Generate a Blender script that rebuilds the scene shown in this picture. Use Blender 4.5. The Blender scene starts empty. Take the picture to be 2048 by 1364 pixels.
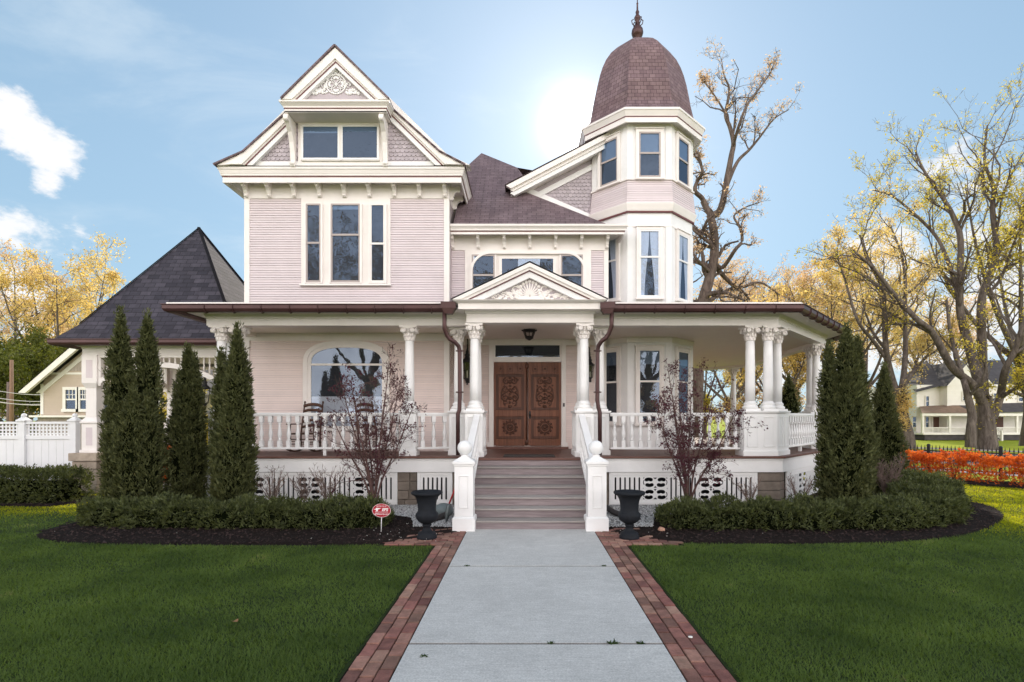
import bpy, bmesh, math, random
import numpy as np
from mathutils import Vector, Matrix

random.seed(7)
RNG = np.random.default_rng(7)
PI = math.pi
scene = bpy.context.scene
COL = scene.collection

# ---- survey of the place: eye height, and a level camera looking along +Y.
# px()/pz() turn a measured direction and a known depth into real coordinates.
EYE, FOC = 1.73, 1060.0
def px(x, Y): return (x - 1050.0) * Y / FOC
def pz(y, Y): return EYE - (y - 837.0) * Y / FOC

# ------------------------------------------------------------------ materials
def new_mat(name):
    m = bpy.data.materials.new(name); m.use_nodes = True
    nt = m.node_tree; nt.nodes.clear()
    out = nt.nodes.new('ShaderNodeOutputMaterial')
    return m, nt, out
def N(nt, typ, **kw):
    n = nt.nodes.new(typ)
    for k, v in kw.items():
        if k in n.inputs: n.inputs[k].default_value = v
        else: setattr(n, k, v)
    return n
def L(nt, a, b): nt.links.new(a, b)
def rgb(c): return (c[0], c[1], c[2], 1.0)

def paint(name, col, rough=0.5, var=0.08, scale=3.0, bump=0.0, bscale=60.0, metal=0.0, spec=0.4, dirt=0.0, island=0.0, col2=None):
    """weathered surface: two noise scales vary the colour, optional bump and per-piece variation"""
    m, nt, out = new_mat(name)
    p = N(nt, 'ShaderNodeBsdfPrincipled'); p.inputs['Roughness'].default_value = rough
    p.inputs['Metallic'].default_value = metal
    p.inputs['Specular IOR Level'].default_value = spec
    tc = N(nt, 'ShaderNodeTexCoord')
    n1 = N(nt, 'ShaderNodeTexNoise', Scale=scale, Detail=6.0, Roughness=0.6)
    L(nt, tc.outputs['Object'], n1.inputs['Vector'])
    mr = N(nt, 'ShaderNodeMapRange'); mr.inputs[1].default_value = .25; mr.inputs[2].default_value = .75
    mr.inputs[3].default_value = 1 - var; mr.inputs[4].default_value = 1 + var
    L(nt, n1.outputs['Fac'], mr.inputs[0])
    v = mr.outputs[0]
    if island:
        g = N(nt, 'ShaderNodeNewGeometry')
        mi = N(nt, 'ShaderNodeMapRange'); mi.inputs[3].default_value = 1 - island; mi.inputs[4].default_value = 1 + island
        L(nt, g.outputs['Random Per Island'], mi.inputs[0])
        mu = N(nt, 'ShaderNodeMath', operation='MULTIPLY'); L(nt, v, mu.inputs[0]); L(nt, mi.outputs[0], mu.inputs[1]); v = mu.outputs[0]
    sc = N(nt, 'ShaderNodeVectorMath', operation='SCALE'); sc.inputs[0].default_value = col
    L(nt, v, sc.inputs['Scale'])
    colout = sc.outputs[0]
    if col2:      # piece-to-piece change of hue
        g2 = N(nt, 'ShaderNodeNewGeometry'); fr = N(nt, 'ShaderNodeMath', operation='MULTIPLY'); fr.inputs[1].default_value = 7.31; L(nt, g2.outputs['Random Per Island'], fr.inputs[0])
        f2 = N(nt, 'ShaderNodeMath', operation='FRACT'); L(nt, fr.outputs[0], f2.inputs[0])
        m2 = N(nt, 'ShaderNodeMixRGB'); L(nt, f2.outputs[0], m2.inputs[0]); m2.inputs[1].default_value = rgb(col); m2.inputs[2].default_value = rgb(col2)
        L(nt, m2.outputs[0], sc.inputs[0])
    if dirt:
        n3 = N(nt, 'ShaderNodeTexNoise', Scale=1.3, Detail=8.0, Roughness=0.75)
        L(nt, tc.outputs['Object'], n3.inputs['Vector'])
        r3 = N(nt, 'ShaderNodeMapRange'); r3.inputs[1].default_value = .5; r3.inputs[2].default_value = .8; r3.inputs[3].default_value = 0; r3.inputs[4].default_value = dirt
        L(nt, n3.outputs['Fac'], r3.inputs[0])
        mx = N(nt, 'ShaderNodeMixRGB'); L(nt, r3.outputs[0], mx.inputs[0]); L(nt, colout, mx.inputs[1])
        mx.inputs[2].default_value = (col[0]*.45, col[1]*.43, col[2]*.38, 1); colout = mx.outputs[0]
    L(nt, colout, p.inputs['Base Color'])
    if bump:
        n2 = N(nt, 'ShaderNodeTexNoise', Scale=bscale, Detail=5.0)
        L(nt, tc.outputs['Object'], n2.inputs['Vector'])
        b = N(nt, 'ShaderNodeBump', Strength=bump, Distance=0.02); L(nt, n2.outputs['Fac'], b.inputs['Height'])
        L(nt, b.outputs[0], p.inputs['Normal'])
    L(nt, p.outputs[0], out.inputs[0])
    return m

def leafmat(name, c1, c2, trans=0.35, tcol=None, rough=0.6, c3=None, ns=1.7, iw=.55, nw=.45):
    """thin leaf: diffuse + translucent, colour varies from leaf to leaf and in patches"""
    m, nt, out = new_mat(name)
    g = N(nt, 'ShaderNodeNewGeometry')
    tc = N(nt, 'ShaderNodeTexCoord')
    n1 = N(nt, 'ShaderNodeTexNoise', Scale=ns, Detail=3.0); L(nt, tc.outputs['Object'], n1.inputs['Vector'])
    ad = N(nt, 'ShaderNodeMath', operation='MULTIPLY_ADD'); ad.inputs[1].default_value = iw
    L(nt, g.outputs['Random Per Island'], ad.inputs[0])
    m2 = N(nt, 'ShaderNodeMapRange'); m2.inputs[1].default_value = .3; m2.inputs[2].default_value = .7; m2.inputs[4].default_value = nw
    L(nt, n1.outputs['Fac'], m2.inputs[0]); L(nt, m2.outputs[0], ad.inputs[2])
    cr = N(nt, 'ShaderNodeValToRGB')
    cr.color_ramp.elements[0].color = rgb(c1); cr.color_ramp.elements[1].color = rgb(c2)
    if c3:
        e = cr.color_ramp.elements.new(.93); e.color = rgb(c2); cr.color_ramp.elements[-1].color = rgb(c3)
    L(nt, ad.outputs[0], cr.inputs[0])
    p = N(nt, 'ShaderNodeBsdfPrincipled', Roughness=rough); p.inputs['Specular IOR Level'].default_value = .25
    L(nt, cr.outputs[0], p.inputs['Base Color'])
    t = N(nt, 'ShaderNodeBsdfTranslucent')
    if tcol:
        mx = N(nt, 'ShaderNodeMixRGB', blend_type='MULTIPLY'); mx.inputs[0].default_value = 1; L(nt, cr.outputs[0], mx.inputs[1]); mx.inputs[2].default_value = rgb(tcol)
        L(nt, mx.outputs[0], t.inputs[0])
    else: L(nt, cr.outputs[0], t.inputs[0])
    ms = N(nt, 'ShaderNodeMixShader'); ms.inputs[0].default_value = trans
    L(nt, p.outputs[0], ms.inputs[1]); L(nt, t.outputs[0], ms.inputs[2]); L(nt, ms.outputs[0], out.inputs[0])
    return m

def shingle(name, c1, c2, mortar, w=0.3, h=0.13, squash=1.0):
    """asphalt shingles in courses; UVs are in metres along the eave and up the slope"""
    m, nt, out = new_mat(name)
    uv = N(nt, 'ShaderNodeUVMap')
    b = N(nt, 'ShaderNodeTexBrick', Scale=1.0); b.offset = 0.5
    b.inputs['Color1'].default_value = rgb(c1); b.inputs['Color2'].default_value = rgb(c2); b.inputs['Mortar'].default_value = rgb(mortar)
    b.inputs['Mortar Size'].default_value = 0.006; b.inputs['Mortar Smooth'].default_value = 0.2
    b.inputs['Brick Width'].default_value = w; b.inputs['Row Height'].default_value = h
    L(nt, uv.outputs[0], b.inputs['Vector'])
    n = N(nt, 'ShaderNodeTexNoise', Scale=9.0, Detail=8.0, Roughness=0.8); L(nt, uv.outputs[0], n.inputs['Vector'])
    mx = N(nt, 'ShaderNodeMixRGB', blend_type='MULTIPLY'); mx.inputs[0].default_value = .75
    L(nt, b.outputs['Color'], mx.inputs[1])
    r = N(nt, 'ShaderNodeMapRange'); r.inputs[3].default_value = .3; r.inputs[4].default_value = 1.5; L(nt, n.outputs['Fac'], r.inputs[0])
    L(nt, r.outputs[0], mx.inputs[2])
    mp = N(nt, 'ShaderNodeMapping'); mp.inputs['Scale'].default_value = (2.2, .35, 1); L(nt, uv.outputs[0], mp.inputs['Vector'])
    ns = N(nt, 'ShaderNodeTexNoise', Scale=1.6, Detail=6.0, Roughness=.7); L(nt, mp.outputs[0], ns.inputs['Vector'])      # rain streaks
    rs = N(nt, 'ShaderNodeMapRange'); rs.inputs[1].default_value = .3; rs.inputs[2].default_value = .7; rs.inputs[3].default_value = .74; rs.inputs[4].default_value = 1.2; L(nt, ns.outputs['Fac'], rs.inputs[0])
    ws = N(nt, 'ShaderNodeVectorMath', operation='SCALE'); L(nt, mx.outputs[0], ws.inputs[0]); L(nt, rs.outputs[0], ws.inputs['Scale'])
    p = N(nt, 'ShaderNodeBsdfPrincipled', Roughness=.85); p.inputs['Specular IOR Level'].default_value = .3
    L(nt, ws.outputs[0], p.inputs['Base Color'])
    # each course steps down to the one below
    sx = N(nt, 'ShaderNodeSeparateXYZ'); L(nt, uv.outputs[0], sx.inputs[0])
    dv = N(nt, 'ShaderNodeMath', operation='DIVIDE'); dv.inputs[1].default_value = h; L(nt, sx.outputs[1], dv.inputs[0])
    fr = N(nt, 'ShaderNodeMath', operation='FRACT'); L(nt, dv.outputs[0], fr.inputs[0])
    sb = N(nt, 'ShaderNodeMath', operation='SUBTRACT'); sb.inputs[0].default_value = 1; L(nt, fr.outputs[0], sb.inputs[1])
    ad = N(nt, 'ShaderNodeMath', operation='MULTIPLY_ADD'); ad.inputs[1].default_value = .25
    L(nt, n.outputs['Fac'], ad.inputs[0]); L(nt, sb.outputs[0], ad.inputs[2])
    bp = N(nt, 'ShaderNodeBump', Strength=.9, Distance=.02); L(nt, ad.outputs[0], bp.inputs['Height'])
    L(nt, bp.outputs[0], p.inputs['Normal'])
    L(nt, p.outputs[0], out.inputs[0])
    return m

def wood(name, c1, c2, rough=.55, axis=0, scale=3.0, island=.2, grey=0.0):
    m, nt, out = new_mat(name)
    tc = N(nt, 'ShaderNodeTexCoord'); mp = N(nt, 'ShaderNodeMapping')
    s = [14.0, 14.0, 14.0]; s[axis] = .9
    mp.inputs['Scale'].default_value = s
    L(nt, tc.outputs['Object'], mp.inputs['Vector'])
    n = N(nt, 'ShaderNodeTexNoise', Scale=scale, Detail=8.0, Roughness=.65, Distortion=.4); L(nt, mp.outputs[0], n.inputs['Vector'])
    cr = N(nt, 'ShaderNodeValToRGB'); cr.color_ramp.elements[0].position = .3; cr.color_ramp.elements[1].position = .72
    cr.color_ramp.elements[0].color = rgb(c1); cr.color_ramp.elements[1].color = rgb(c2)
    L(nt, n.outputs['Fac'], cr.inputs[0])
    g = N(nt, 'ShaderNodeNewGeometry')
    mi = N(nt, 'ShaderNodeMapRange'); mi.inputs[3].default_value = 1 - island; mi.inputs[4].default_value = 1 + island
    L(nt, g.outputs['Random Per Island'], mi.inputs[0])
    sc = N(nt, 'ShaderNodeVectorMath', operation='SCALE'); L(nt, cr.outputs[0], sc.inputs[0]); L(nt, mi.outputs[0], sc.inputs['Scale'])
    p = N(nt, 'ShaderNodeBsdfPrincipled', Roughness=rough); p.inputs['Specular IOR Level'].default_value = .35
    L(nt, sc.outputs[0], p.inputs['Base Color'])
    bp = N(nt, 'ShaderNodeBump', Strength=.3, Distance=.005); L(nt, n.outputs['Fac'], bp.inputs['Height']); L(nt, bp.outputs[0], p.inputs['Normal'])
    L(nt, p.outputs[0], out.inputs[0])
    return m

def glassmat(name, tint=(.9, .95, 1.0), refl=.22, wav=.35, gcol=(.48, .66, .95)):
    """old window glass: part mirror, part see-through, slightly wavy"""
    m, nt, out = new_mat(name)
    tr = N(nt, 'ShaderNodeBsdfTransparent'); tr.inputs[0].default_value = rgb(tint)
    gl = N(nt, 'ShaderNodeBsdfGlossy', Roughness=.015); gl.inputs[0].default_value = rgb(gcol)
    tc = N(nt, 'ShaderNodeTexCoord')
    n = N(nt, 'ShaderNodeTexNoise', Scale=4.5, Detail=1.0); L(nt, tc.outputs['Object'], n.inputs['Vector'])
    bp = N(nt, 'ShaderNodeBump', Strength=wav, Distance=.01); L(nt, n.outputs['Fac'], bp.inputs['Height']); L(nt, bp.outputs[0], gl.inputs['Normal'])
    lw = N(nt, 'ShaderNodeLayerWeight', Blend=.5)
    pw = N(nt, 'ShaderNodeMath', operation='POWER'); pw.inputs[1].default_value = 4.0; L(nt, lw.outputs['Facing'], pw.inputs[0])
    ad = N(nt, 'ShaderNodeMath', operation='MULTIPLY_ADD'); ad.inputs[1].default_value = .8; ad.inputs[2].default_value = .045+refl; ad.use_clamp = True
    L(nt, pw.outputs[0], ad.inputs[0])
    ms = N(nt, 'ShaderNodeMixShader'); L(nt, ad.outputs[0], ms.inputs[0]); L(nt, tr.outputs[0], ms.inputs[1]); L(nt, gl.outputs[0], ms.inputs[2])
    L(nt, ms.outputs[0], out.inputs[0])
    return m

def bark(name, c1, c2, sc=6.0):
    m, nt, out = new_mat(name)
    tc = N(nt, 'ShaderNodeTexCoord'); mp = N(nt, 'ShaderNodeMapping'); mp.inputs['Scale'].default_value = (1, 1, .22)
    L(nt, tc.outputs['Object'], mp.inputs['Vector'])
    n = N(nt, 'ShaderNodeTexNoise', Scale=sc, Detail=9.0, Roughness=.75, Distortion=.6); L(nt, mp.outputs[0], n.inputs['Vector'])
    cr = N(nt, 'ShaderNodeValToRGB'); cr.color_ramp.elements[0].position = .35; cr.color_ramp.elements[1].position = .68
    cr.color_ramp.elements[0].color = rgb(c1); cr.color_ramp.elements[1].color = rgb(c2); L(nt, n.outputs['Fac'], cr.inputs[0])
    p = N(nt, 'ShaderNodeBsdfPrincipled', Roughness=.9); p.inputs['Specular IOR Level'].default_value = .2
    L(nt, cr.outputs[0], p.inputs['Base Color'])
    bp = N(nt, 'ShaderNodeBump', Strength=1.0, Distance=.06); L(nt, n.outputs['Fac'], bp.inputs['Height']); L(nt, bp.outputs[0], p.inputs['Normal'])
    L(nt, p.outputs[0], out.inputs[0])
    return m

def ground_mat(name, c1, c2, c3, s1=1.2, s2=40.0, bump=.6, dist=.03):
    m, nt, out = new_mat(name)
    tc = N(nt, 'ShaderNodeTexCoord')
    a = N(nt, 'ShaderNodeTexNoise', Scale=s1, Detail=6.0, Roughness=.65); L(nt, tc.outputs['Object'], a.inputs['Vector'])
    b = N(nt, 'ShaderNodeTexNoise', Scale=s2, Detail=6.0, Roughness=.7); L(nt, tc.outputs['Object'], b.inputs['Vector'])
    cr = N(nt, 'ShaderNodeValToRGB'); cr.color_ramp.elements[0].position = .35; cr.color_ramp.elements[1].position = .68
    cr.color_ramp.elements[0].color = rgb(c1); cr.color_ramp.elements[1].color = rgb(c2); L(nt, a.outputs['Fac'], cr.inputs[0])
    mr = N(nt, 'ShaderNodeMapRange'); mr.inputs[1].default_value = .45; mr.inputs[2].default_value = .7; L(nt, b.outputs['Fac'], mr.inputs[0])
    mx = N(nt, 'ShaderNodeMixRGB'); L(nt, mr.outputs[0], mx.inputs[0]); L(nt, cr.outputs[0], mx.inputs[1]); mx.inputs[2].default_value = rgb(c3)
    p = N(nt, 'ShaderNodeBsdfPrincipled', Roughness=.95); p.inputs['Specular IOR Level'].default_value = .15
    L(nt, mx.outputs[0], p.inputs['Base Color'])
    bp = N(nt, 'ShaderNodeBump', Strength=bump, Distance=dist); L(nt, b.outputs['Fac'], bp.inputs['Height']); L(nt, bp.outputs[0], p.inputs['Normal'])
    L(nt, p.outputs[0], out.inputs[0])
    return m

def concrete_mat(name, col):
    m, nt, out = new_mat(name)
    tc = N(nt, 'ShaderNodeTexCoord')
    a = N(nt, 'ShaderNodeTexNoise', Scale=1.1, Detail=8.0, Roughness=.7); L(nt, tc.outputs['Object'], a.inputs['Vector'])
    mp = N(nt, 'ShaderNodeMapping'); mp.inputs['Scale'].default_value = (1.2, 34, 1); L(nt, tc.outputs['Object'], mp.inputs['Vector'])
    b = N(nt, 'ShaderNodeTexNoise', Scale=3.0, Detail=6.0, Roughness=.7); L(nt, mp.outputs[0], b.inputs['Vector'])   # broom strokes
    c = N(nt, 'ShaderNodeTexNoise', Scale=75.0, Detail=4.0, Roughness=.8); L(nt, tc.outputs['Object'], c.inputs['Vector'])
    d = N(nt, 'ShaderNodeTexNoise', Scale=7.0, Detail=2.0); L(nt, tc.outputs['Object'], d.inputs['Vector'])
    v = None
    for nd, lo, hi in ((a, .86, 1.08), (b, .78, 1.14), (c, .66, 1.28), (d, .95, 1.04)):
        r = N(nt, 'ShaderNodeMapRange'); r.inputs[1].default_value = .28; r.inputs[2].default_value = .72; r.inputs[3].default_value = lo; r.inputs[4].default_value = hi
        L(nt, nd.outputs['Fac'], r.inputs[0])
        if v is None: v = r.outputs[0]
        else:
            mu = N(nt, 'ShaderNodeMath', operation='MULTIPLY'); L(nt, v, mu.inputs[0]); L(nt, r.outputs[0], mu.inputs[1]); v = mu.outputs[0]
    # small dark pits
    vo = N(nt, 'ShaderNodeTexVoronoi', Scale=9.0); L(nt, tc.outputs['Object'], vo.inputs['Vector'])
    rp = N(nt, 'ShaderNodeMapRange'); rp.inputs[1].default_value = .02; rp.inputs[2].default_value = .06; rp.inputs[3].default_value = .45; rp.inputs[4].default_value = 1
    L(nt, vo.outputs['Distance'], rp.inputs[0])
    mu = N(nt, 'ShaderNodeMath', operation='MULTIPLY'); L(nt, v, mu.inputs[0]); L(nt, rp.outputs[0], mu.inputs[1])
    sc = N(nt, 'ShaderNodeVectorMath', operation='SCALE'); sc.inputs[0].default_value = col; L(nt, mu.outputs[0], sc.inputs['Scale'])
    p = N(nt, 'ShaderNodeBsdfPrincipled', Roughness=.85); p.inputs['Specular IOR Level'].default_value = .25
    L(nt, sc.outputs[0], p.inputs['Base Color'])
    bp = N(nt, 'ShaderNodeBump', Strength=.35, Distance=.004); L(nt, mu.outputs[0], bp.inputs['Height']); L(nt, bp.outputs[0], p.inputs['Normal'])
    L(nt, p.outputs[0], out.inputs[0])
    return m

M = {}
M['trim'] = paint('cream_white_paint', (.85, .80, .765), .45, .05, 2.0, .05, 40, dirt=.18)
M['white'] = paint('white_paint', (.83, .82, .81), .42, .05, 2.0, .05, 40, dirt=.18)
M['pink'] = paint('pink_clapboard_paint', (.685, .60, .615), .55, .05, 2.2, .05, 50, dirt=.14, island=.045)
M['pink_bounce'] = paint('porch_clapboard_bounce_tint', (.84, .715, .675), .55, .04, 2.2, .05, 50, dirt=.10, island=.04)  # same pink boards, warm bounce light under the porch put into the colour
M['lav'] = paint('lavender_paint', (.47, .41, .435), .6, .06, 5.0, .1, 60)
M['scale'] = paint('lavender_shingle_paint', (.44, .385, .41), .65, .06, 5.0, .1, 60, island=.10)
M['maroon'] = paint('maroon_paint', (.16, .05, .055), .5, .08)
M['ceil'] = paint('porch_ceiling_paint', (.85, .77, .69), .5, .03)
M['sash'] = paint('taupe_sash_paint', (.42, .36, .34), .45, .05)
M['copper'] = paint('aged_copper', (.072, .032, .031), .42, .25, 3.0, .1, 20, metal=.35, spec=.5, dirt=.3)
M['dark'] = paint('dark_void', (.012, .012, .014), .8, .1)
M['room'] = paint('dim_room', (.035, .034, .038), .8, .2)
M['blind'] = paint('window_blind', (.16, .20, .26), .7, .06)
M['curtain'] = paint('lace_curtain', (.62, .60, .62), .9, .12, 22.0)
M['glass'] = glassmat('window_glass', (.78, .86, .95), .012)
M['glassdark'] = glassmat('porch_window_glass', (.8, .85, .9), .07, .05, (.62, .74, .90))
M['glassb'] = glassmat('lamp_glass', (.85, .85, .85), .02, .05, (.6, .6, .6))
M['iron'] = paint('black_iron', (.018, .018, .02), .5, .2, 8, .1, 50)
M['urn'] = paint('dark_urn_iron', (.012, .014, .018), .7, .25, 7, .25, 60, spec=.2, dirt=.2)
M['deck'] = wood('oiled_deck_boards', (.10, .045, .035), (.22, .11, .085), .5, 0)
M['tread'] = wood('weathered_step_wood', (.23, .20, .185), (.42, .385, .36), .75, 0, 2.4)
M['riser'] = wood('weathered_riser_wood', (.17, .135, .14), (.30, .25, .25), .75, 0, 2.4)
M['doorw'] = wood('carved_oak', (.11, .037, .018), (.27, .105, .055), .42, 2, 1.6, .12)
M['doord'] = wood('carved_oak_dark', (.055, .021, .013), (.125, .05, .028), .45, 2, 1.6, .12)
M['chair'] = wood('brown_rocker_wood', (.05, .022, .014), (.11, .05, .03), .5, 2)
M['stone'] = paint('rock_faced_stone', (.20, .165, .135), .9, .3, 4.0, 1.0, 14, island=.22)
M['tan_stone'] = paint('tan_pier_stone', (.40, .33, .26), .9, .25, 4.0, 1.0, 16, island=.2)
M['roof'] = shingle('plum_brown_shingles', (.155, .108, .118), (.21, .152, .16), (.08, .052, .056), .22, .11)
M['dome'] = shingle('plum_slate_dome', (.175, .115, .126), (.24, .165, .172), (.085, .053, .058), .15, .105)
M['slate'] = shingle('charcoal_shingles', (.034, .031, .042), (.074, .066, .084), (.013, .011, .014), .26, .135)
M['flat_roof'] = paint('dark_roof_felt', (.05, .045, .05), .85, .3, 6, .5, 40)
M['brick'] = paint('red_paving_brick', (.21, .082, .068), .85, .35, 12.0, .8, 60, island=.38, dirt=.7, col2=(.29, .17, .125))
M['concrete'] = concrete_mat('broomed_concrete', (.56, .55, .53))
M['walk'] = concrete_mat('far_sidewalk', (.42, .38, .36))
M['soil'] = ground_mat('lawn_soil', (.026, .048, .012), (.042, .070, .018), (.045, .042, .020), 1.5, 60)
M['mulch'] = ground_mat('dark_mulch', (.010, .007, .006), (.022, .013, .011), (.032, .02, .017), 4.0, 55.0, 1.0, .05)
M['chips'] = paint('mulch_chips', (.032, .019, .017), .9, .3, 30, island=.85)
M['gravel'] = paint('pale_gravel_stones', (.40, .40, .40), .85, .3, 30, island=.5)
M['farlawn'] = ground_mat('far_lawn', (.30, .36, .018), (.40, .43, .035), (.18, .25, .015), .35, 22.0, .8, .06)
M['asphalt'] = ground_mat('asphalt', (.055, .055, .056), (.07, .068, .066), (.045, .045, .047), .6, 90.0, .3, .01)
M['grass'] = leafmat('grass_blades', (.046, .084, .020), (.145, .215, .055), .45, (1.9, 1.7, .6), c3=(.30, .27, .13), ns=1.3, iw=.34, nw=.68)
M['grass_sunlit'] = leafmat('sun_coloured_grass_blades', (.16, .21, .014), (.31, .32, .028), .65, (2.4, 2.1, .5), c3=(.40, .33, .08), ns=2.0)  # brighter copy of the lawn grass, sunlight put into the blade colour
M['arb'] = leafmat('arborvitae_sprays', (.016, .024, .009), (.165, .178, .070), .22, (1.4, 1.25, .7), c3=(.22, .15, .07), ns=11)
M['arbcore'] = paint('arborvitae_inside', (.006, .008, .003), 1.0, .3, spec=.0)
M['yew'] = leafmat('yew_needles', (.009, .014, .006), (.165, .190, .078), .3, (1.8, 1.7, .5), ns=10)
M['orange'] = leafmat('barberry_leaves', (.50, .08, .02), (.70, .25, .05), .6, (1.4, 1.2, .8))
M['purple'] = leafmat('maple_purple_leaves', (.045, .012, .022), (.12, .035, .05), .35, (1.5, .9, .9))
M['gold'] = leafmat('spring_gold_leaves', (.56, .43, .17), (.78, .65, .34), .6, (1.3, 1.15, .7))
M['peach'] = leafmat('spring_peach_buds', (.56, .38, .22), (.76, .58, .38), .55, (1.2, 1.1, .9))
M['olive'] = leafmat('young_green_leaves', (.34, .30, .05), (.60, .50, .11), .6, (1.4, 1.3, .6))
M['green'] = leafmat('dark_green_leaves', (.05, .07, .015), (.16, .17, .035), .4, (1.4, 1.3, .5))
M['bark'] = bark('grey_brown_bark', (.05, .038, .032), (.20, .165, .14))
M['barkw'] = bark('warm_grey_bark', (.06, .044, .036), (.21, .16, .13), 9)
M['barkd'] = bark('dark_bark', (.03, .02, .017), (.09, .066, .055), 9)
M['twig'] = paint('red_brown_twigs', (.10, .052, .045), .7, .25, 12)
M['twiggrey'] = paint('grey_bare_twigs', (.17, .12, .10), .8, .25, 12)
M['fence'] = paint('white_vinyl_fence', (.78, .78, .79), .4, .03)
M['beige'] = paint('beige_siding_paint', (.50, .41, .32), .6, .05)
M['tanscale'] = paint('tan_shingle_paint', (.42, .36, .31), .7, .05, island=.06)
M['nstone'] = paint('neighbour_stone', (.30, .26, .23), .9, .3, 9, .6, 20)
M['nwhite'] = paint('neighbour_white_siding', (.80, .77, .70), .6, .05)
M['nroof'] = paint('neighbour_roof', (.07, .063, .065), .9, .3, 3, .5, 30)
M['nroofb'] = paint('neighbour_porch_roof', (.24, .16, .11), .9, .25, 3, .5, 30)
M['pole'] = wood('pole_wood', (.14, .08, .05), (.32, .2, .13), .9, 2)
M['wire'] = paint('pale_cable', (.55, .52, .5), .6, .05)
M['signred'] = paint('sign_red', (.42, .008, .025), .4, .04)
M['signwhite'] = paint('sign_white', (.85, .83, .82), .45, .02)
M['metal'] = paint('steel_blade', (.13, .15, .15), .45, .3, 8, metal=.6)
M['red'] = paint('red_handle', (.45, .03, .03), .4, .1)
M['greyplastic'] = paint('grey_green_plastic', (.13, .16, .165), .55, .08)
M['rock'] = paint('pink_rock', (.42, .24, .17), .9, .2, 9, .5, 30)
M['pebble'] = paint('white_pebble', (.75, .73, .68), .8, .1, 20)
M['mat'] = paint('dark_doormat', (.045, .035, .032), .95, .2, 60, .5, 120)
M['weed'] = leafmat('weed_leaves', (.03, .06, .015), (.07, .11, .025), .3)
M['dryleaf'] = leafmat('dry_leaf', (.28, .15, .07), (.36, .2, .1), .3)
M['pipe'] = paint('black_drain_pipe', (.03, .026, .026), .6, .2, 10, .3, 30)

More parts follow.
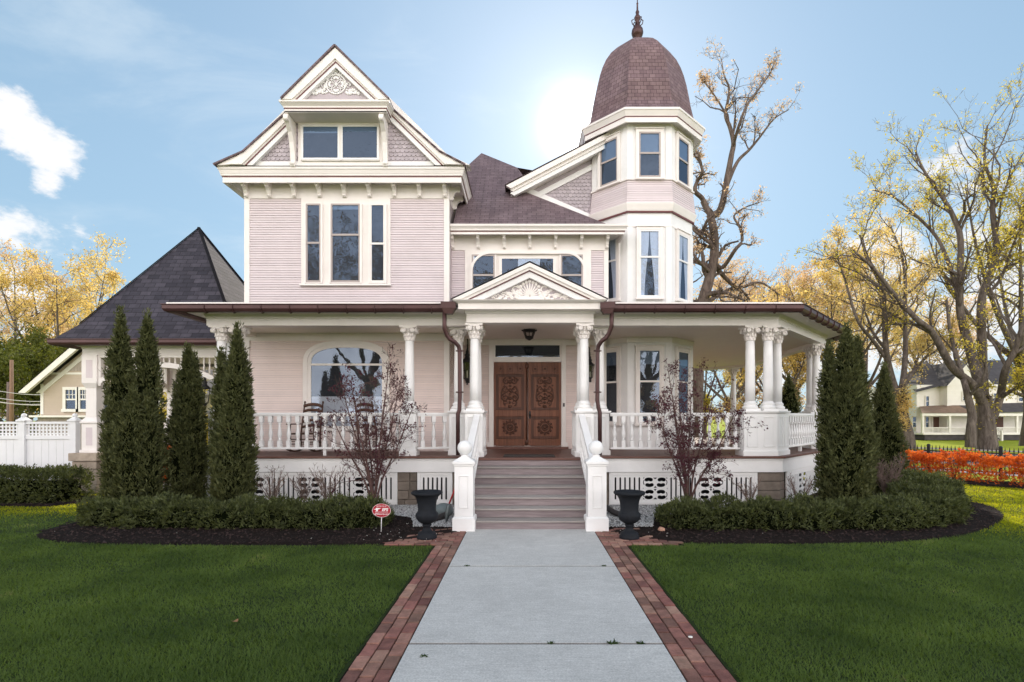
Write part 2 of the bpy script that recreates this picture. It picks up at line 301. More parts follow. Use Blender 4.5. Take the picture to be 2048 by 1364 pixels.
# ------------------------------------------------------------------ geometry
WORLD = []     # things whose parts are modelled in world coordinates
class MB:
    """collects shapes, then links them as ONE mesh object"""
    def __init__(s): s.v = []; s.f = []; s.mi = []; s.uv = {}; s.T = None; s.sm = []
    def add(s, vs, fs, mat=0, smooth=False):
        b = len(s.v)
        if s.T is not None: vs = [tuple(s.T @ Vector(p)) for p in vs]
        s.v.extend(tuple(p) for p in vs)
        for f in fs: s.f.append(tuple(i + b for i in f)); s.mi.append(mat); s.sm.append(smooth)
        return b
    def box(s, x0, x1, y0, y1, z0, z1, mat=0):
        vs = [(x0,y0,z0),(x1,y0,z0),(x1,y1,z0),(x0,y1,z0),(x0,y0,z1),(x1,y0,z1),(x1,y1,z1),(x0,y1,z1)]
        s.add(vs, [(0,3,2,1),(4,5,6,7),(0,1,5,4),(1,2,6,5),(2,3,7,6),(3,0,4,7)], mat)
    def cbox(s, cx, cy, w, d, z0, z1, mat=0): s.box(cx-w/2, cx+w/2, cy-d/2, cy+d/2, z0, z1, mat)
    def frust(s, cx, cy, w0, d0, z0, w1, d1, z1, mat=0):
        vs = [(cx-w0/2,cy-d0/2,z0),(cx+w0/2,cy-d0/2,z0),(cx+w0/2,cy+d0/2,z0),(cx-w0/2,cy+d0/2,z0),
              (cx-w1/2,cy-d1/2,z1),(cx+w1/2,cy-d1/2,z1),(cx+w1/2,cy+d1/2,z1),(cx-w1/2,cy+d1/2,z1)]
        s.add(vs, [(0,3,2,1),(4,5,6,7),(0,1,5,4),(1,2,6,5),(2,3,7,6),(3,0,4,7)], mat)
    def bar(s, a, b, w, h, up=(0,0,1), mat=0):
        a = Vector(a); b = Vector(b); d = (b-a).normalized(); u = Vector(up)
        r = d.cross(u)
        if r.length < 1e-6: r = d.cross(Vector((1,0,0)))
        r.normalize(); u = r.cross(d).normalized()
        vs = []
        for p in (a, b):
            for i, j in ((-1,-1),(1,-1),(1,1),(-1,1)): vs.append(p + r*(i*w/2) + u*(j*h/2))
        s.add(vs, [(0,1,2,3),(7,6,5,4),(0,4,5,1),(1,5,6,2),(2,6,7,3),(3,7,4,0)], mat)
    def poly(s, pts, mat=0): s.add(pts, [tuple(range(len(pts)))], mat)
    def prism(s, pts, vec, mat=0):
        """closed polygon extruded along vec"""
        n = len(pts); vec = Vector(vec)
        vs = [Vector(p) for p in pts] + [Vector(p)+vec for p in pts]
        s.add(vs, [tuple(range(n-1,-1,-1)), tuple(range(n,2*n))] + [(i,(i+1)%n,n+(i+1)%n,n+i) for i in range(n)], mat)
    def lathe(s, prof, c=(0,0,0), n=20, mat=0, smooth=True, sq=False, rot=0.0):
        vs = []
        for r, z in prof:
            for k in range(n):
                a = 2*PI*k/n + rot
                vs.append((c[0]+r*math.cos(a), c[1]+r*math.sin(a), c[2]+z))
        fs = [(i*n+k, i*n+(k+1)%n, (i+1)*n+(k+1)%n, (i+1)*n+k) for i in range(len(prof)-1) for k in range(n)]
        fs.append(tuple(range(n-1,-1,-1))); fs.append(tuple((len(prof)-1)*n+k for k in range(n)))
        s.add(vs, fs, mat, smooth)
    def tube(s, pts, rad, n=8, mat=0, smooth=True, cap=True):
        pts = [Vector(p) for p in pts]; m = len(pts)
        if not hasattr(rad, '__len__'): rad = [rad]*m
        vs = []; ref = None
        for i, p in enumerate(pts):
            d = (pts[min(i+1,m-1)] - pts[max(i-1,0)])
            if d.length < 1e-9: d = Vector((0,0,1))
            d.normalize()
            if ref is None or abs(ref.dot(d)) > .95:
                ref = Vector((0,0,1)) if abs(d.z) < .9 else Vector((1,0,0))
            u = d.cross(ref).normalized(); w = d.cross(u); ref = u.cross(d)
            for k in range(n):
                a = 2*PI*k/n; vs.append(p + (u*math.cos(a)+w*math.sin(a))*rad[i])
        fs = [(i*n+k, i*n+(k+1)%n, (i+1)*n+(k+1)%n, (i+1)*n+k) for i in range(m-1) for k in range(n)]
        if cap: fs += [tuple(range(n-1,-1,-1)), tuple((m-1)*n+k for k in range(n))]
        s.add(vs, fs, mat, smooth)
    def ball(s, c, r, mat=0, n=12, sx=1, sy=1, sz=1, R=None):
        vs = []; fs = []
        for i in range(n//2+1):
            t = PI*i/(n//2)
            for k in range(n):
                a = 2*PI*k/n
                p = Vector((sx*r*math.sin(t)*math.cos(a), sy*r*math.sin(t)*math.sin(a), sz*r*math.cos(t)))
                if R is not None: p = R @ p
                vs.append((c[0]+p.x, c[1]+p.y, c[2]+p.z))
        for i in range(n//2):
            for k in range(n): fs.append((i*n+k, (i+1)*n+k, (i+1)*n+(k+1)%n, i*n+(k+1)%n))
        s.add(vs, fs, mat, True)
    def sweep(s, prof, path, closed=False, mat=0, closeprof=False):
        """profile of (outward, z) carried along a 2-D path with mitred corners; outward is to the right of travel"""
        m = len(path); P = [Vector((p[0], p[1])) for p in path]
        def nrm(a, b):
            d = (b-a).normalized(); return Vector((d.y, -d.x))
        off = []
        for i in range(m):
            if closed: n1 = nrm(P[i-1], P[i]); n2 = nrm(P[i], P[(i+1)%m])
            elif i == 0: n1 = n2 = nrm(P[0], P[1])
            elif i == m-1: n1 = n2 = nrm(P[-2], P[-1])
            else: n1 = nrm(P[i-1], P[i]); n2 = nrm(P[i], P[i+1])
            off.append((n1+n2)/(1+n1.dot(n2)))
        k = len(prof); vs = []
        for i in range(m):
            for o, z in prof: vs.append((P[i].x+off[i].x*o, P[i].y+off[i].y*o, z))
        fs = []
        for i in range(m if closed else m-1):
            j = (i+1) % m
            for q in range(k if closeprof else k-1):
                r = (q+1) % k
                fs.append((i*k+q, i*k+r, j*k+r, j*k+q))
        if closeprof and not closed: fs += [tuple(range(k)), tuple((m-1)*k+q for q in range(k-1,-1,-1))]
        s.add(vs, fs, mat)
    def build(s, name, mats, parent=None, bevel=0, auto=False, loc=None):
        me = bpy.data.meshes.new(name)
        me.from_pydata(s.v, [], s.f)
        if not isinstance(mats, (list, tuple)): mats = [mats]
        for mm in mats: me.materials.append(mm)
        me.polygons.foreach_set('material_index', s.mi)
        me.polygons.foreach_set('use_smooth', s.sm)
        if s.uv:
            uvl = me.uv_layers.new(name='UVMap')
            for fi, uvs in s.uv.items():
                for li, u in zip(me.polygons[fi].loop_indices, uvs): uvl.data[li].uv = u
        bm = bmesh.new(); bm.from_mesh(me); bmesh.ops.recalc_face_normals(bm, faces=bm.faces); bm.to_mesh(me); bm.free()
        me.update()
        o = bpy.data.objects.new(name, me); COL.objects.link(o)
        if parent: o.parent = parent
        if loc: o.location = loc
        if parent in WORLD: o.matrix_parent_inverse = Matrix.Translation(-Vector(parent.location))
        if bevel:
            b = o.modifiers.new('bevel', 'BEVEL'); b.width = bevel; b.segments = 2; b.limit_method = 'ANGLE'; b.angle_limit = math.radians(40)
        return o
    def roof(s, pts, mat=0, base=None):
        """planar roof face with UVs in metres (u along the eave, v up the slope)"""
        P = [Vector(p) for p in pts]
        n = (P[1]-P[0]).cross(P[2]-P[0]).normalized()
        if n.z < 0: n = -n
        u = Vector((0,0,1)).cross(n)
        u = u.normalized() if u.length > 1e-5 else Vector((1,0,0))
        v = n.cross(u)
        fi = len(s.f); s.add(P, [tuple(range(len(P)))], mat)
        s.uv[fi] = [(p.dot(u)+50, p.dot(v)+50) for p in P]

def empty(name, loc=(0,0,0), rz=0.0):
    o = bpy.data.objects.new(name, None); COL.objects.link(o); o.location = loc; o.rotation_euler = (0,0,rz)
    o.empty_display_size = .2
    return o
def tag(o, label=None, cat=None, group=None, kind=None):
    if label: o['label'] = label
    if cat: o['category'] = cat
    if group: o['group'] = group
    if kind: o['kind'] = kind
    return o
def copy_tree(o, parent=None):
    c = o.copy(); COL.objects.link(c); c.parent = parent
    for ch in list(o.children): copy_tree(ch, c)
    return c
def inst(src, name, parent, loc, rz=0.0, scale=None):
    o = bpy.data.objects.new(name, src.data if hasattr(src, 'data') else src); COL.objects.link(o)
    o.parent = parent; o.location = loc; o.rotation_euler = (0,0,rz)
    if parent in WORLD: o.matrix_parent_inverse = Matrix.Translation(-Vector(parent.location))
    if scale: o.scale = scale
    return o
def npmesh(name, V, F, mat, parent=None, smooth=False, mats=None, midx=None):
    """fast mesh from numpy arrays, F is (n,3) or (n,4)"""
    me = bpy.data.meshes.new(name)
    k = F.shape[1]
    me.vertices.add(len(V)); me.vertices.foreach_set('co', np.asarray(V, dtype=np.float32).ravel())
    me.loops.add(F.size); me.loops.foreach_set('vertex_index', F.astype(np.int32).ravel())
    me.polygons.add(len(F)); me.polygons.foreach_set('loop_start', np.arange(0, F.size, k, dtype=np.int32))
    for mm in (mats or [mat]): me.materials.append(mm)
    if midx is not None: me.polygons.foreach_set('material_index', midx.astype(np.int32))
    if smooth: me.polygons.foreach_set('use_smooth', np.ones(len(F), dtype=bool))
    me.update(calc_edges=True); me.validate()
    o = bpy.data.objects.new(name, me); COL.objects.link(o)
    if parent:
        o.parent = parent
        if parent in WORLD: o.matrix_parent_inverse = Matrix.Translation(-Vector(parent.location))
    return o
def frame(p0, p1):
    """local frame of a wall: x along the wall, y outward to the right of travel, z up"""
    d = Vector((p1[0]-p0[0], p1[1]-p0[1], 0)); ln = d.length; d.normalize()
    n = Vector((d.y, -d.x, 0))
    T = Matrix(((d.x, n.x, 0, p0[0]), (d.y, n.y, 0, p0[1]), (0, 0, 1, 0), (0, 0, 0, 1)))
    return T, ln
CLR = random.Random(17)
def clap(mb, p0, p1, z0, z1, e=.0535, th=.014, mat=0):
    """clapboards: every board leans out at its foot and shades the one below"""
    T, ln = frame(p0, p1); old = mb.T; mb.T = T
    n = max(1, round((z1-z0)/e)); e = (z1-z0)/n
    for i in range(n):
        a = z0+i*e; b = a+e
        g = a+e*.105     # open shadow gap under each board
        x = 0.0; first = True
        while x < ln-1e-6:      # boards butt end to end at random lengths
            x1 = min(ln, x+CLR.uniform(1.0, 3.4)) if first else min(ln, x+CLR.uniform(2.2, 4.2))
            if ln-x1 < .4: x1 = ln
            t_ = th*CLR.uniform(.82, 1.12); first = False; xe = x1-.003 if x1 < ln else x1
            mb.add([(x,-.018,g),(xe,-.018,g),(xe,t_,g),(x,t_,g),(xe,.003,b),(x,.003,b),(xe,-.018,b),(x,-.018,b)], [(0,1,2,3),(3,2,4,5),(5,4,6,7)], mat)
            x = x1
    mb.T = old
SKY_MIX, SKY_TINT = .85, (2.75, 4.2, 5.3)
CLOUD_L, CLOUD_R, WISP, CLOUD_FILL = (6.9, 6.9, 7.0), (6.9, 6.7, 6.5), (5.5, 6.2, 6.7), (25.2, 23.8, 23.6)
SUN_E = 5.0
# ================================================================== THE HOUSE
H = empty('victorian_house', (-1.0, 12.5, 0))
WORLD.append(H)
tag(H, 'large pink Victorian house with white trim, round-topped corner tower and wraparound front porch', 'house')
YW, YE, YD = 12.0, 12.45, 12.95          # front of the left bay, upper entry wall, front-door wall
BX0, BX1 = px(491, YW), px(897, YW)      # left bay
EX1 = px(1215, YE)                       # right end of entry wall
ZD, ZC = .99, 3.66                       # porch deck, porch ceiling
DIR = [(0, -1), (1, 0), (0, 1), (-1, 0)]

# -- solid walls (behind the boards)
w = MB()
w.box(BX0+.02, BX1-.02, YW+.02, 22, .3, 7.1)
w.box(BX1-.03, EX1-.02, YE+.02, 21.9, 3.7, 6.2)
w.box(BX1-.04, EX1+.0, YD+.02, 21.8, .3, 3.72)
w.box(BX1-.05, 3.93, 14.02, 21.7, .3, 6.25)
w.build('wall', M['pink'], H)

# -- clapboards
def boards(p0, p1, z0, z1, mat='pink', parent=None, e=.0535, th=.014):
    c = MB(); clap(c, p0, p1, z0, z1, e, th); return c.build('clapboard_siding', M[mat], parent or H)
boards((BX0+.1, YW), (BX1-.1, YW), 4.0, 6.70); boards((BX1, YW+.1), (BX1, YE+1.2), 4.0, 6.7)
boards((BX1, YE), (EX1-.08, YE), 4.1, 5.67); boards((EX1, YE+.05), (EX1, 14), 4.0, 5.67)
boards((BX0, 18), (BX0, YW+.1), 3.9, 6.7); boards((3.95, 14.6), (3.95, 21.7), .95, ZC)
boards((BX0+.1, YW), (BX1-.1, YW), .95, ZC, 'pink_bounce'); boards((BX1, YW+.1), (BX1, YD), .95, ZC, 'pink_bounce'); boards((BX1, YD), (EX1, YD), .95, ZC, 'pink_bounce')

# -- corner boards and friezes
cbs = []
for z0, z1 in ((3.95, 6.70), (.95, ZC)): cbs += [(BX0-.018, BX0+.1, YW-.026, YW+.1, z0, z1), (BX1-.1, BX1+.02, YW-.026, YW+.1, z0, z1)]
cbs += [(EX1-.085, EX1+.02, YE-.024, YE+.09, 4.0, 5.67), (EX1-.1, EX1+.05, YD-.026, YD+.05, .95, ZC)]
for b in cbs:
    t = MB(); t.box(*b); t.build('corner_board', M['trim'], H, bevel=.004)
fz = MB()
fz.box(BX0-.022, BX1+.022, YW-.028, YW+3.2, 6.70, 7.10)
fz.build('frieze', M['trim'], H, bevel=.004); fz = MB()
fz.box(BX1+.023, EX1+.022, YE-.028, YE+.8, 5.672, 6.12)
fz.build('frieze', M['trim'], H, bevel=.004); fz = MB()
# porch-wall friezes just under the porch ceiling
fz.box(BX0, BX1+.03, YW-.03, YW+.2, ZC-.17, ZC+.02)
fz.build('frieze', M['trim'], H, bevel=.004); fz = MB()
fz.box(BX1+.04, EX1+.05, YD-.03, YD+.2, ZC-.14, ZC+.02)
fz.build('frieze', M['trim'], H, bevel=.004)

# -- porch-wall water table
# -- main cornices
def cornice(path, zs, o1, o2, zfl, name='cornice', closed=False):
    """soffit, fascia, dark bead and crown; zs = soffit z, zfl = (fascia foot, bead z, crown top)"""
    f0, bz, ct = zfl
    a = MB()
    a.sweep([(-.02, zs), (o1-.03, zs), (o1-.03, f0), (o1, f0), (o1, bz)], path, closed)
    a.sweep([(o1+.012, bz+.018), (o1+.028, bz+.024), (o1+.03, bz+.05), (o1+.04, bz+.07), (o2-.02, ct-.06), (o2-.004, ct-.045), (o2, ct), (-.02, ct+.01)], path, closed)
    r = a.build(name, M['trim'], H)
    b = MB(); b.sweep([(o1-.01, bz), (o1+.012, bz), (o1+.012, bz+.018), (o1-.01, bz+.018)], path, closed, closeprof=True)
    b.build('maroon_bead', M['maroon'], r)
    return r
cornice([(BX0, 19), (BX0, YW), (BX1, YW), (BX1, 15.5)], 7.03, .33, .41, (6.925, 7.045, 7.24))
cornice([(BX1+.03, YE), (EX1, YE), (EX1, 13.3)], 6.06, .33, .41, (5.945, 6.0, 6.155))

# -- small brackets under the cornices
def bracket_mesh(h, d, wd):
    b = MB()
    pr = [(0,0),(.22*d,0),(.30*d,.10*h),(.26*d,.20*h),(.34*d,.30*h),(.42*d,.46*h),(.62*d,.60*h),(.86*d,.66*h),(1.0*d,.72*h),(1.0*d,.84*h),(.92*d,.88*h),(.92*d,h),(0,h)]
    b.prism([(-wd/2, -o, z) for o, z in pr], (wd, 0, 0))
    b.ball((0, -.80*d, .66*h), .11*h, n=8, sx=wd/(.22*h)*1.05)
    b.ball((0, -.25*d, .12*h), .10*h, n=8, sx=wd/(.20*h)*1.05)
    return b
br0 = bracket_mesh(.31, .25, .085).build('bracket', M['trim'], H, bevel=.004)
br0.location = (px(490, YW)+.06, YW-.02, 6.715)
xs = [px(400+v/2.4357, YW) for v in (344, 465, 587, 708, 829, 951, 1073, 1195)]
for x in xs: inst(br0, 'bracket', H, (x, YW-.02, 6.715))
for k in range(3): inst(br0, 'bracket', H, (BX1+.02, YW+.12+.52*k, 6.715), PI/2)
for v in (97, 290, 487, 680, 875, 1070, 1265):
    inst(br0, 'bracket', H, (px(880+v/3.789, YE-.05), YE-.02, 5.70), 0, (.85, 1.0, .98))

# -- generic window: casing, sashes, glass, dim room behind
def window(p0, p1, a0, a1, z0, z1, casing=.09, meet=None, curtain=None, sash='sash', glass='glass', sill=True, head=True, proud=.06, lights=1, blind=0.0):
    T, ln = frame(p0, p1)
    f = MB(); f.T = T
    cs = casing
    f.box(a0-cs, a0, 0, proud, z0-.02, z1+(cs if head else 0)); f.box(a1, a1+cs, 0, proud, z0-.02, z1+(cs if head else 0))
    if head: f.box(a0, a1, 0, proud-.003, z1, z1+cs); f.box(a0-cs-.015, a1+cs+.015, 0, proud+.025, z1+cs, z1+cs+.022)
    if sill: f.box(a0-cs-.02, a1+cs+.02, 0, proud+.035, z0-.06, z0-.02)
    f.box(a0, a1, .004, proud-.02, z0-.02, z0)
    W = f.build('window', M['trim'], H, bevel=.004)
    s = MB(); s.T = T
    sw = .035
    zm = meet if meet else z1
    d0, d1 = .020, .041
    def sashbox(A0, A1, Z0, Z1, y0, y1):
        s.box(A0, A0+sw, y0, y1, Z0, Z1); s.box(A1-sw, A1, y0, y1, Z0, Z1)
        s.box(A0+sw, A1-sw, y0, y1, Z0, Z0+sw*1.25); s.box(A0+sw, A1-sw, y0, y1, Z1-sw, Z1)
    cols = [(a0+(a1-a0)*k/lights, a0+(a1-a0)*(k+1)/lights) for k in range(lights)]
    for A0, A1 in cols:
        if meet: sashbox(A0, A1, z0, zm+.02, d0, d1); sashbox(A0, A1, zm-.02, z1, d0+.012, d1+.010)
        else: sashbox(A0, A1, z0, z1, d0, d1)
    s.build('sash', M[sash], W)
    g = MB(); g.T = T
    for A0, A1 in cols:
        if meet:
            g.add([(A0+sw,.030,z0+sw),(A1-sw,.030,z0+sw),(A1-sw,.030,zm),(A0+sw,.030,zm)], [(0,1,2,3)])
            g.add([(A0+sw,.041,zm),(A1-sw,.041,zm),(A1-sw,.041,z1-sw),(A0+sw,.041,z1-sw)], [(0,1,2,3)])
        else: g.add([(A0+sw,.032,z0+sw),(A1-sw,.032,z0+sw),(A1-sw,.032,z1-sw),(A0+sw,.032,z1-sw)], [(0,1,2,3)])
    g.build('pane', M[glass], W)
    b = MB(); b.T = T
    b.add([(a0,.0185,z0),(a1,.0185,z0),(a1,.0185,z1),(a0,.0185,z1)], [(0,1,2,3)])
    b.build('dark_interior', M['room'], W)
    if blind:
        bl = MB(); bl.T = T
        for A0, A1 in cols: bl.add([(A0+sw,.0205,z1-blind*(z1-z0)),(A1-sw,.0205,z1-blind*(z1-z0)),(A1-sw,.0205,z1),(A0+sw,.0205,z1)], [(0,1,2,3)])
        bl.build('blind', M['blind'], W)
    if curtain:
        q = MB(); q.T = T
        for A, B, Aw in curtain:     # hanging folds from A to B, gathered to width Aw at mid height
            nn = 22; vs = []; rows = 9
            for r in range(rows):
                z = z1-.03-(z1-z0-.06)*r/(rows-1)
                k = r/(rows-1)
                wd = (B-A)*(1-(1-Aw)*k*k*(3-2*k))
                st = A if A < (a0+a1)/2 else B-wd
                for i in range(nn):
                    vs.append((st+wd*i/(nn-1), .0240+.0022*math.sin(i*1.9), z))
            q.add(vs, [(r*nn+i, r*nn+i+1, (r+1)*nn+i+1, (r+1)*nn+i) for r in range(rows-1) for i in range(nn-1)], 0, True)
        q.build('curtain', M['curtain'], W)
    return W

# -- triple window of the left bay
fr = ((BX0, YW), (BX1, YW))
def bx(x): return px(x, YW)-BX0
zt, zb = pz(410, YW), pz(567, YW)
trip = MB(); trip.T = frame(*fr)[0]
A0, A1 = bx(603.3), bx(781.5)
trip.box(A0, A1, 0, .03, pz(570, YW), 6.72)
trip.box(A0-.02, A1+.02, 0, .085, pz(572.5, YW), pz(568.8, YW))
trip.build('window_surround', M['trim'], H, bevel=.004)
wf = ((BX0, YW-.0305), (BX1, YW-.0305))
window(*wf, bx(614.5), bx(644), zb+.01, zt, .04, pz(488, YW), sash='sash', sill=False, head=False)
window(*wf, bx(664), bx(722), zb+.01, zt, .045, pz(472, YW), sash='sash', sill=False, head=False, blind=.07)
window(*wf, bx(742), bx(771.5), zb+.01, zt, .04, pz(489.5, YW), sash='trim', sill=False, head=False)

# -- big arched window under the porch
def arch_pts(x0, x1, z0, zs, z1, n=14, pw=2.6):
    """stadium-like arch: straight sides to zs, then a flattened curve up to z1"""
    cx = (x0+x1)/2; a = (x1-x0)/2; pts = [(x0, z0), (x0, zs)]
    for k in range(1, n):
        t = PI - PI*k/n
        c, s_ = math.cos(t), math.sin(t)
        pts.append((cx + a*abs(c)**(2/pw)*(1 if c > 0 else -1), zs+(z1-zs)*abs(s_)**(2/pw)))
    return pts + [(x1, zs), (x1, z0)]
def ring(mb, outer, inner, y0, y1, mat=0):
    """frame between two matching open outlines (local x,z), y0 back, y1 front"""
    n = len(outer)
    vs = [(p[0], y0, p[1]) for p in outer]+[(p[0], y1, p[1]) for p in outer]+[(p[0], y0, p[1]) for p in inner]+[(p[0], y1, p[1]) for p in inner]
    fs = []
    for i in range(n-1):
        fs += [(i, i+1, n+i+1, n+i), (n+i, n+i+1, 3*n+i+1, 3*n+i), (2*n+i, 3*n+i, 3*n+i+1, 2*n+i+1)]
    fs += [(0, n, 3*n, 2*n), (n-1, 3*n-1, 4*n-1, 2*n-1)]
    mb.add(vs, fs, mat)
T = frame(*fr)[0]
ao = arch_pts(bx(607.5), bx(780), pz(862, YW), pz(727, YW), pz(681.5, YW))
a1_ = arch_pts(bx(616), bx(771.5), pz(862, YW), pz(727, YW), pz(689, YW))
a2_ = arch_pts(bx(623.5), bx(765), pz(860, YW), pz(727, YW), pz(695.5, YW))
m = MB(); m.T = T; ring(m, ao, a1_, 0, .06)
AW = m.build('arched_window', M['trim'], H, bevel=.004)
m = MB(); m.T = T; ring(m, a1_, a2_, .016, .046)
m.box(bx(616), bx(771.5), .012, .05, pz(731.5, YW), pz(727.5, YW))
m.box(bx(623.5), bx(765), .0125, .045, pz(862, YW), pz(852, YW))
m.build('sash', M['trim'], AW, bevel=.003)
m = MB(); m.T = T; m.add([(p[0], .032, p[1]) for p in a2_], [tuple(range(len(a2_)))])
m.build('pane', M['glassdark'], AW)
m = MB(); m.T = T; m.add([(p[0], .0185, p[1]) for p in a1_], [tuple(range(len(a1_)))])
m.build('dark_interior', M['room'], AW)
m = MB(); m.T = T
nn = 60; x0, x1 = bx(624), bx(765)
m.add([(x0+(x1-x0)*i/nn, .025+.003*math.sin(i*1.3), z) for z in (pz(793, YW), pz(855, YW)) for i in range(nn+1)], [(i, i+1, nn+2+i, nn+1+i) for i in range(nn)], 0, True)
m.build('cafe_curtain', M['curtain'], AW)

# -- entry upper windows with rounded surround
T = frame((BX1, YE), (EX1, YE))[0]
def ex(x): return px(x, YE)-BX1
m = MB(); m.T = T
m.box(ex(930), ex(1182), 0, .03, 4.2, 5.68)
SU = m.build('window_surround', M['trim'], H, bevel=.004)
ef = ((BX1, YE-.0305), (EX1, YE-.0305))
window(*ef, ex(944), ex(990), pz(600, YE), pz(511, YE), .03, pz(552, YE), sill=False, head=False, proud=.05)
window(*ef, ex(1001), ex(1109), pz(600, YE), pz(516, YE), .03, None, curtain=[(ex(1036), ex(1080), .8)], sash='trim', sill=False, head=False, proud=.05)
window(*ef, ex(1121), ex(1165), pz(600, YE), pz(511, YE), .03, pz(552, YE), sill=False, head=False, proud=.05)
def stadium(x0, x1, z0, z1, r, n=10):
    pts = [(x0, z0), (x0, z1-r)]
    for k in range(1, n+1):
        a = PI-PI/2*k/n; pts.append((x0+r+r*math.cos(a), z1-r+r*math.sin(a)))
    for k in range(0, n):
        a = PI/2-PI/2*k/n; pts.append((x1-r+r*math.cos(a), z1-r+r*math.sin(a)))
    return pts+[(x1, z1-r), (x1, z0)]
m = MB(); m.T = T
ring(m, stadium(ex(940.5), ex(1172), 4.3, pz(506, YE), .46), stadium(ex(945.5), ex(1167), 4.3, pz(510, YE), .42), .03, .10)
m.build('rounded_arch', M['trim'], SU)
m = MB(); m.T = T
for sx, x in ((1, ex(947)), (-1, ex(1165.5))):   # pierced corner fret outside the arch
    for k in range(3): m.tube([(x+sx*.02*k, .05, pz(511, YE)-.0), (x+sx*.02, .05, pz(520+4*k, YE))], .008, 6)
    m.box(min(x, x-sx*.01), max(x, x-sx*.01)+.01, .03, .08, pz(535, YE), pz(510, YE))
m.build('corner_fret', M['trim'], SU)

# ------------------------------------------------------------ main front gable
YG = 11.67
gx0, gx1, gax = px(445, YG), px(916, YG), px(670, YG)
g = MB()
g.prism([(gx0, YG, 7.2), (gx1, YG, 7.2), ((gx0+gx1)/2, YG, 9.4)], (0, .3, 0))
G = g.build('gable', M['lav'], H)
# fish-scale shingles
s = MB()
sw_, sh_ = .098, .088
row = 0; z = 7.34
while z < 9.0:
    off = (row % 2)*sw_/2
    x = gx0-.2+off
    while x < gx1+.2:
        cx = (gx0+gx1)/2; half = (9.42-z)*1.03
        if abs(x-cx) < half and not (px(598, YG) < x < px(766, YG)):
            tx = (abs(x-cx) < half)
            vs = [(x-sw_*.49, YG-.004, z+sh_*1.15), (x+sw_*.49, YG-.004, z+sh_*1.15)]
            for k in range(7):
                a = -PI*k/6; vs.append((x+sw_*.49*math.cos(a), YG-.026, z+sh_*.02+sw_*.40*math.sin(a)+.01))
            n0 = len(vs)
            vs += [(p[0], YG-.002, p[2]) for p in vs[2:]]
            s.add(vs, [tuple(range(n0))]+[(2+k, 3+k, n0+k+1, n0+k) for k in range(6)])
        x += sw_
    z += sh_; row += 1
s.build('scallop_shingles', M['scale'], G)
# base board and ledge flashing
b = MB(); b.box(px(500, YG), px(868, YG), YG-.03, YG+.02, 7.24, pz(324, YG)); b.build('base_board', M['white'], G)
b = MB(); b.box(px(463, 11.7), px(893, 11.7), 11.595, YG, 7.235, 7.262); b.build('ledge_flashing', M['flat_roof'], G)

# raking boards: (crown, bead, white band), each from foot to top
def rake(y, foot, top, widths, sgn, name, parent, back=.35, flare=None):
    """foot/top: outer edge points (x,z); widths: horizontal thickness of crown and white band"""
    w1, w2 = widths
    (xf, zf), (xt, zt_) = foot, top
    def strip(o0, o1, y0, y1, mat, nm):
        m = MB()
        d = (zt_-zf)/abs(xt-xf) if xt != xf else 1
        # strips are cut vertically at the apex side and horizontally at the foot
        pts = [(xf+sgn*o0, zf), (xf+sgn*o1, zf), (xt, zt_-o1*d), (xt, zt_-o0*d)]
        m.prism([(p[0], y0, p[1]) for p in pts], (0, y1-y0, 0))
        return m.build(nm, mat, parent)
    strip(0, w1*.82, y, y+back, M['trim'], name)
    strip(w1*.80, w1*.96, y+.035, y+back-.01, M['trim'], name)
    strip(w1*.96, w1*1.07, y+.04, y+back-.015, M['maroon'], 'maroon_bead')
    strip(w1*1.07, w1+w2, y+.05, y+back-.01, M['white'], 'rake_board')
YR = 11.52
zlow = 7.262
cxr = (px(670, 11.2))
for sgn, xo, xt in ((1, px(459, YR), px(575, YR)), (-1, px(914, YR), px(776, YR))):
    # outer edge, 45 degree pitch
    zt2 = zlow+abs(xt-xo)*.985
    rake(YR, (xo, zlow), (xt, zt2), (.325, .15), sgn, 'rake_cornice', G, back=.155)
    # flared foot of the roof edge
    f = MB(); x_t = xo-sgn*.285
    f.prism([(x_t-sgn*.0, YR+.012, 7.245), (xo+sgn*.05, YR+.012, 7.265), (xo+sgn*.27, YR+.012, 7.265+.27), (xo+sgn*.24, YR+.012, 7.50)], (0, .3, 0))
    f.build('flared_eave', M['trim'], G)

# projecting pediment over the attic window
YP = 11.12
P0, P1 = px(561, YP), px(778.5, YP); PA = px(670, YP)
zP = pz(198, YP); zA = pz(95, YP)
pm = MB()
pm.prism([(P0+.2, YP+.14, zP), (P1-.2, YP+.14, zP), (PA, YP+.14, zA-.28)], (0, .1, 0))
PED = pm.build('pediment', M['lav'], H)
for sgn, xf in ((1, P0), (-1, P1)): rake(YP, (xf, zP), (PA, zA), (.285, .115), sgn, 'rake_cornice', PED, back=.145)
m = MB(); Q0, Q1 = px(569, YP+.1), px(772.5, YP+.1)
path = [(Q0, 12.6), (Q0, YP+.1), (Q1, YP+.1), (Q1, 12.6)]
zb1 = pz(215.5, YP+.06); zb0 = pz(224.5, YP+.1)
m.sweep([(-.03, zb0), (0, zb0), (0, zb1)], path)
m.sweep([(.015, zb1+.018), (.02, zb1+.05), (.07, zP-.05), (.085, zP-.04), (.085, zP), (-.1, zP+.012)], path)
m.box(Q0, Q1, YP+.1, YG+.1, zb0+.004, zb0+.03)
m.build('pediment_cornice', M['trim'], PED)
m = MB(); m.sweep([(-.01, zb1), (.013, zb1), (.013, zb1+.018), (-.01, zb1+.018)], path, closeprof=True); m.build('maroon_bead', M['maroon'], PED)
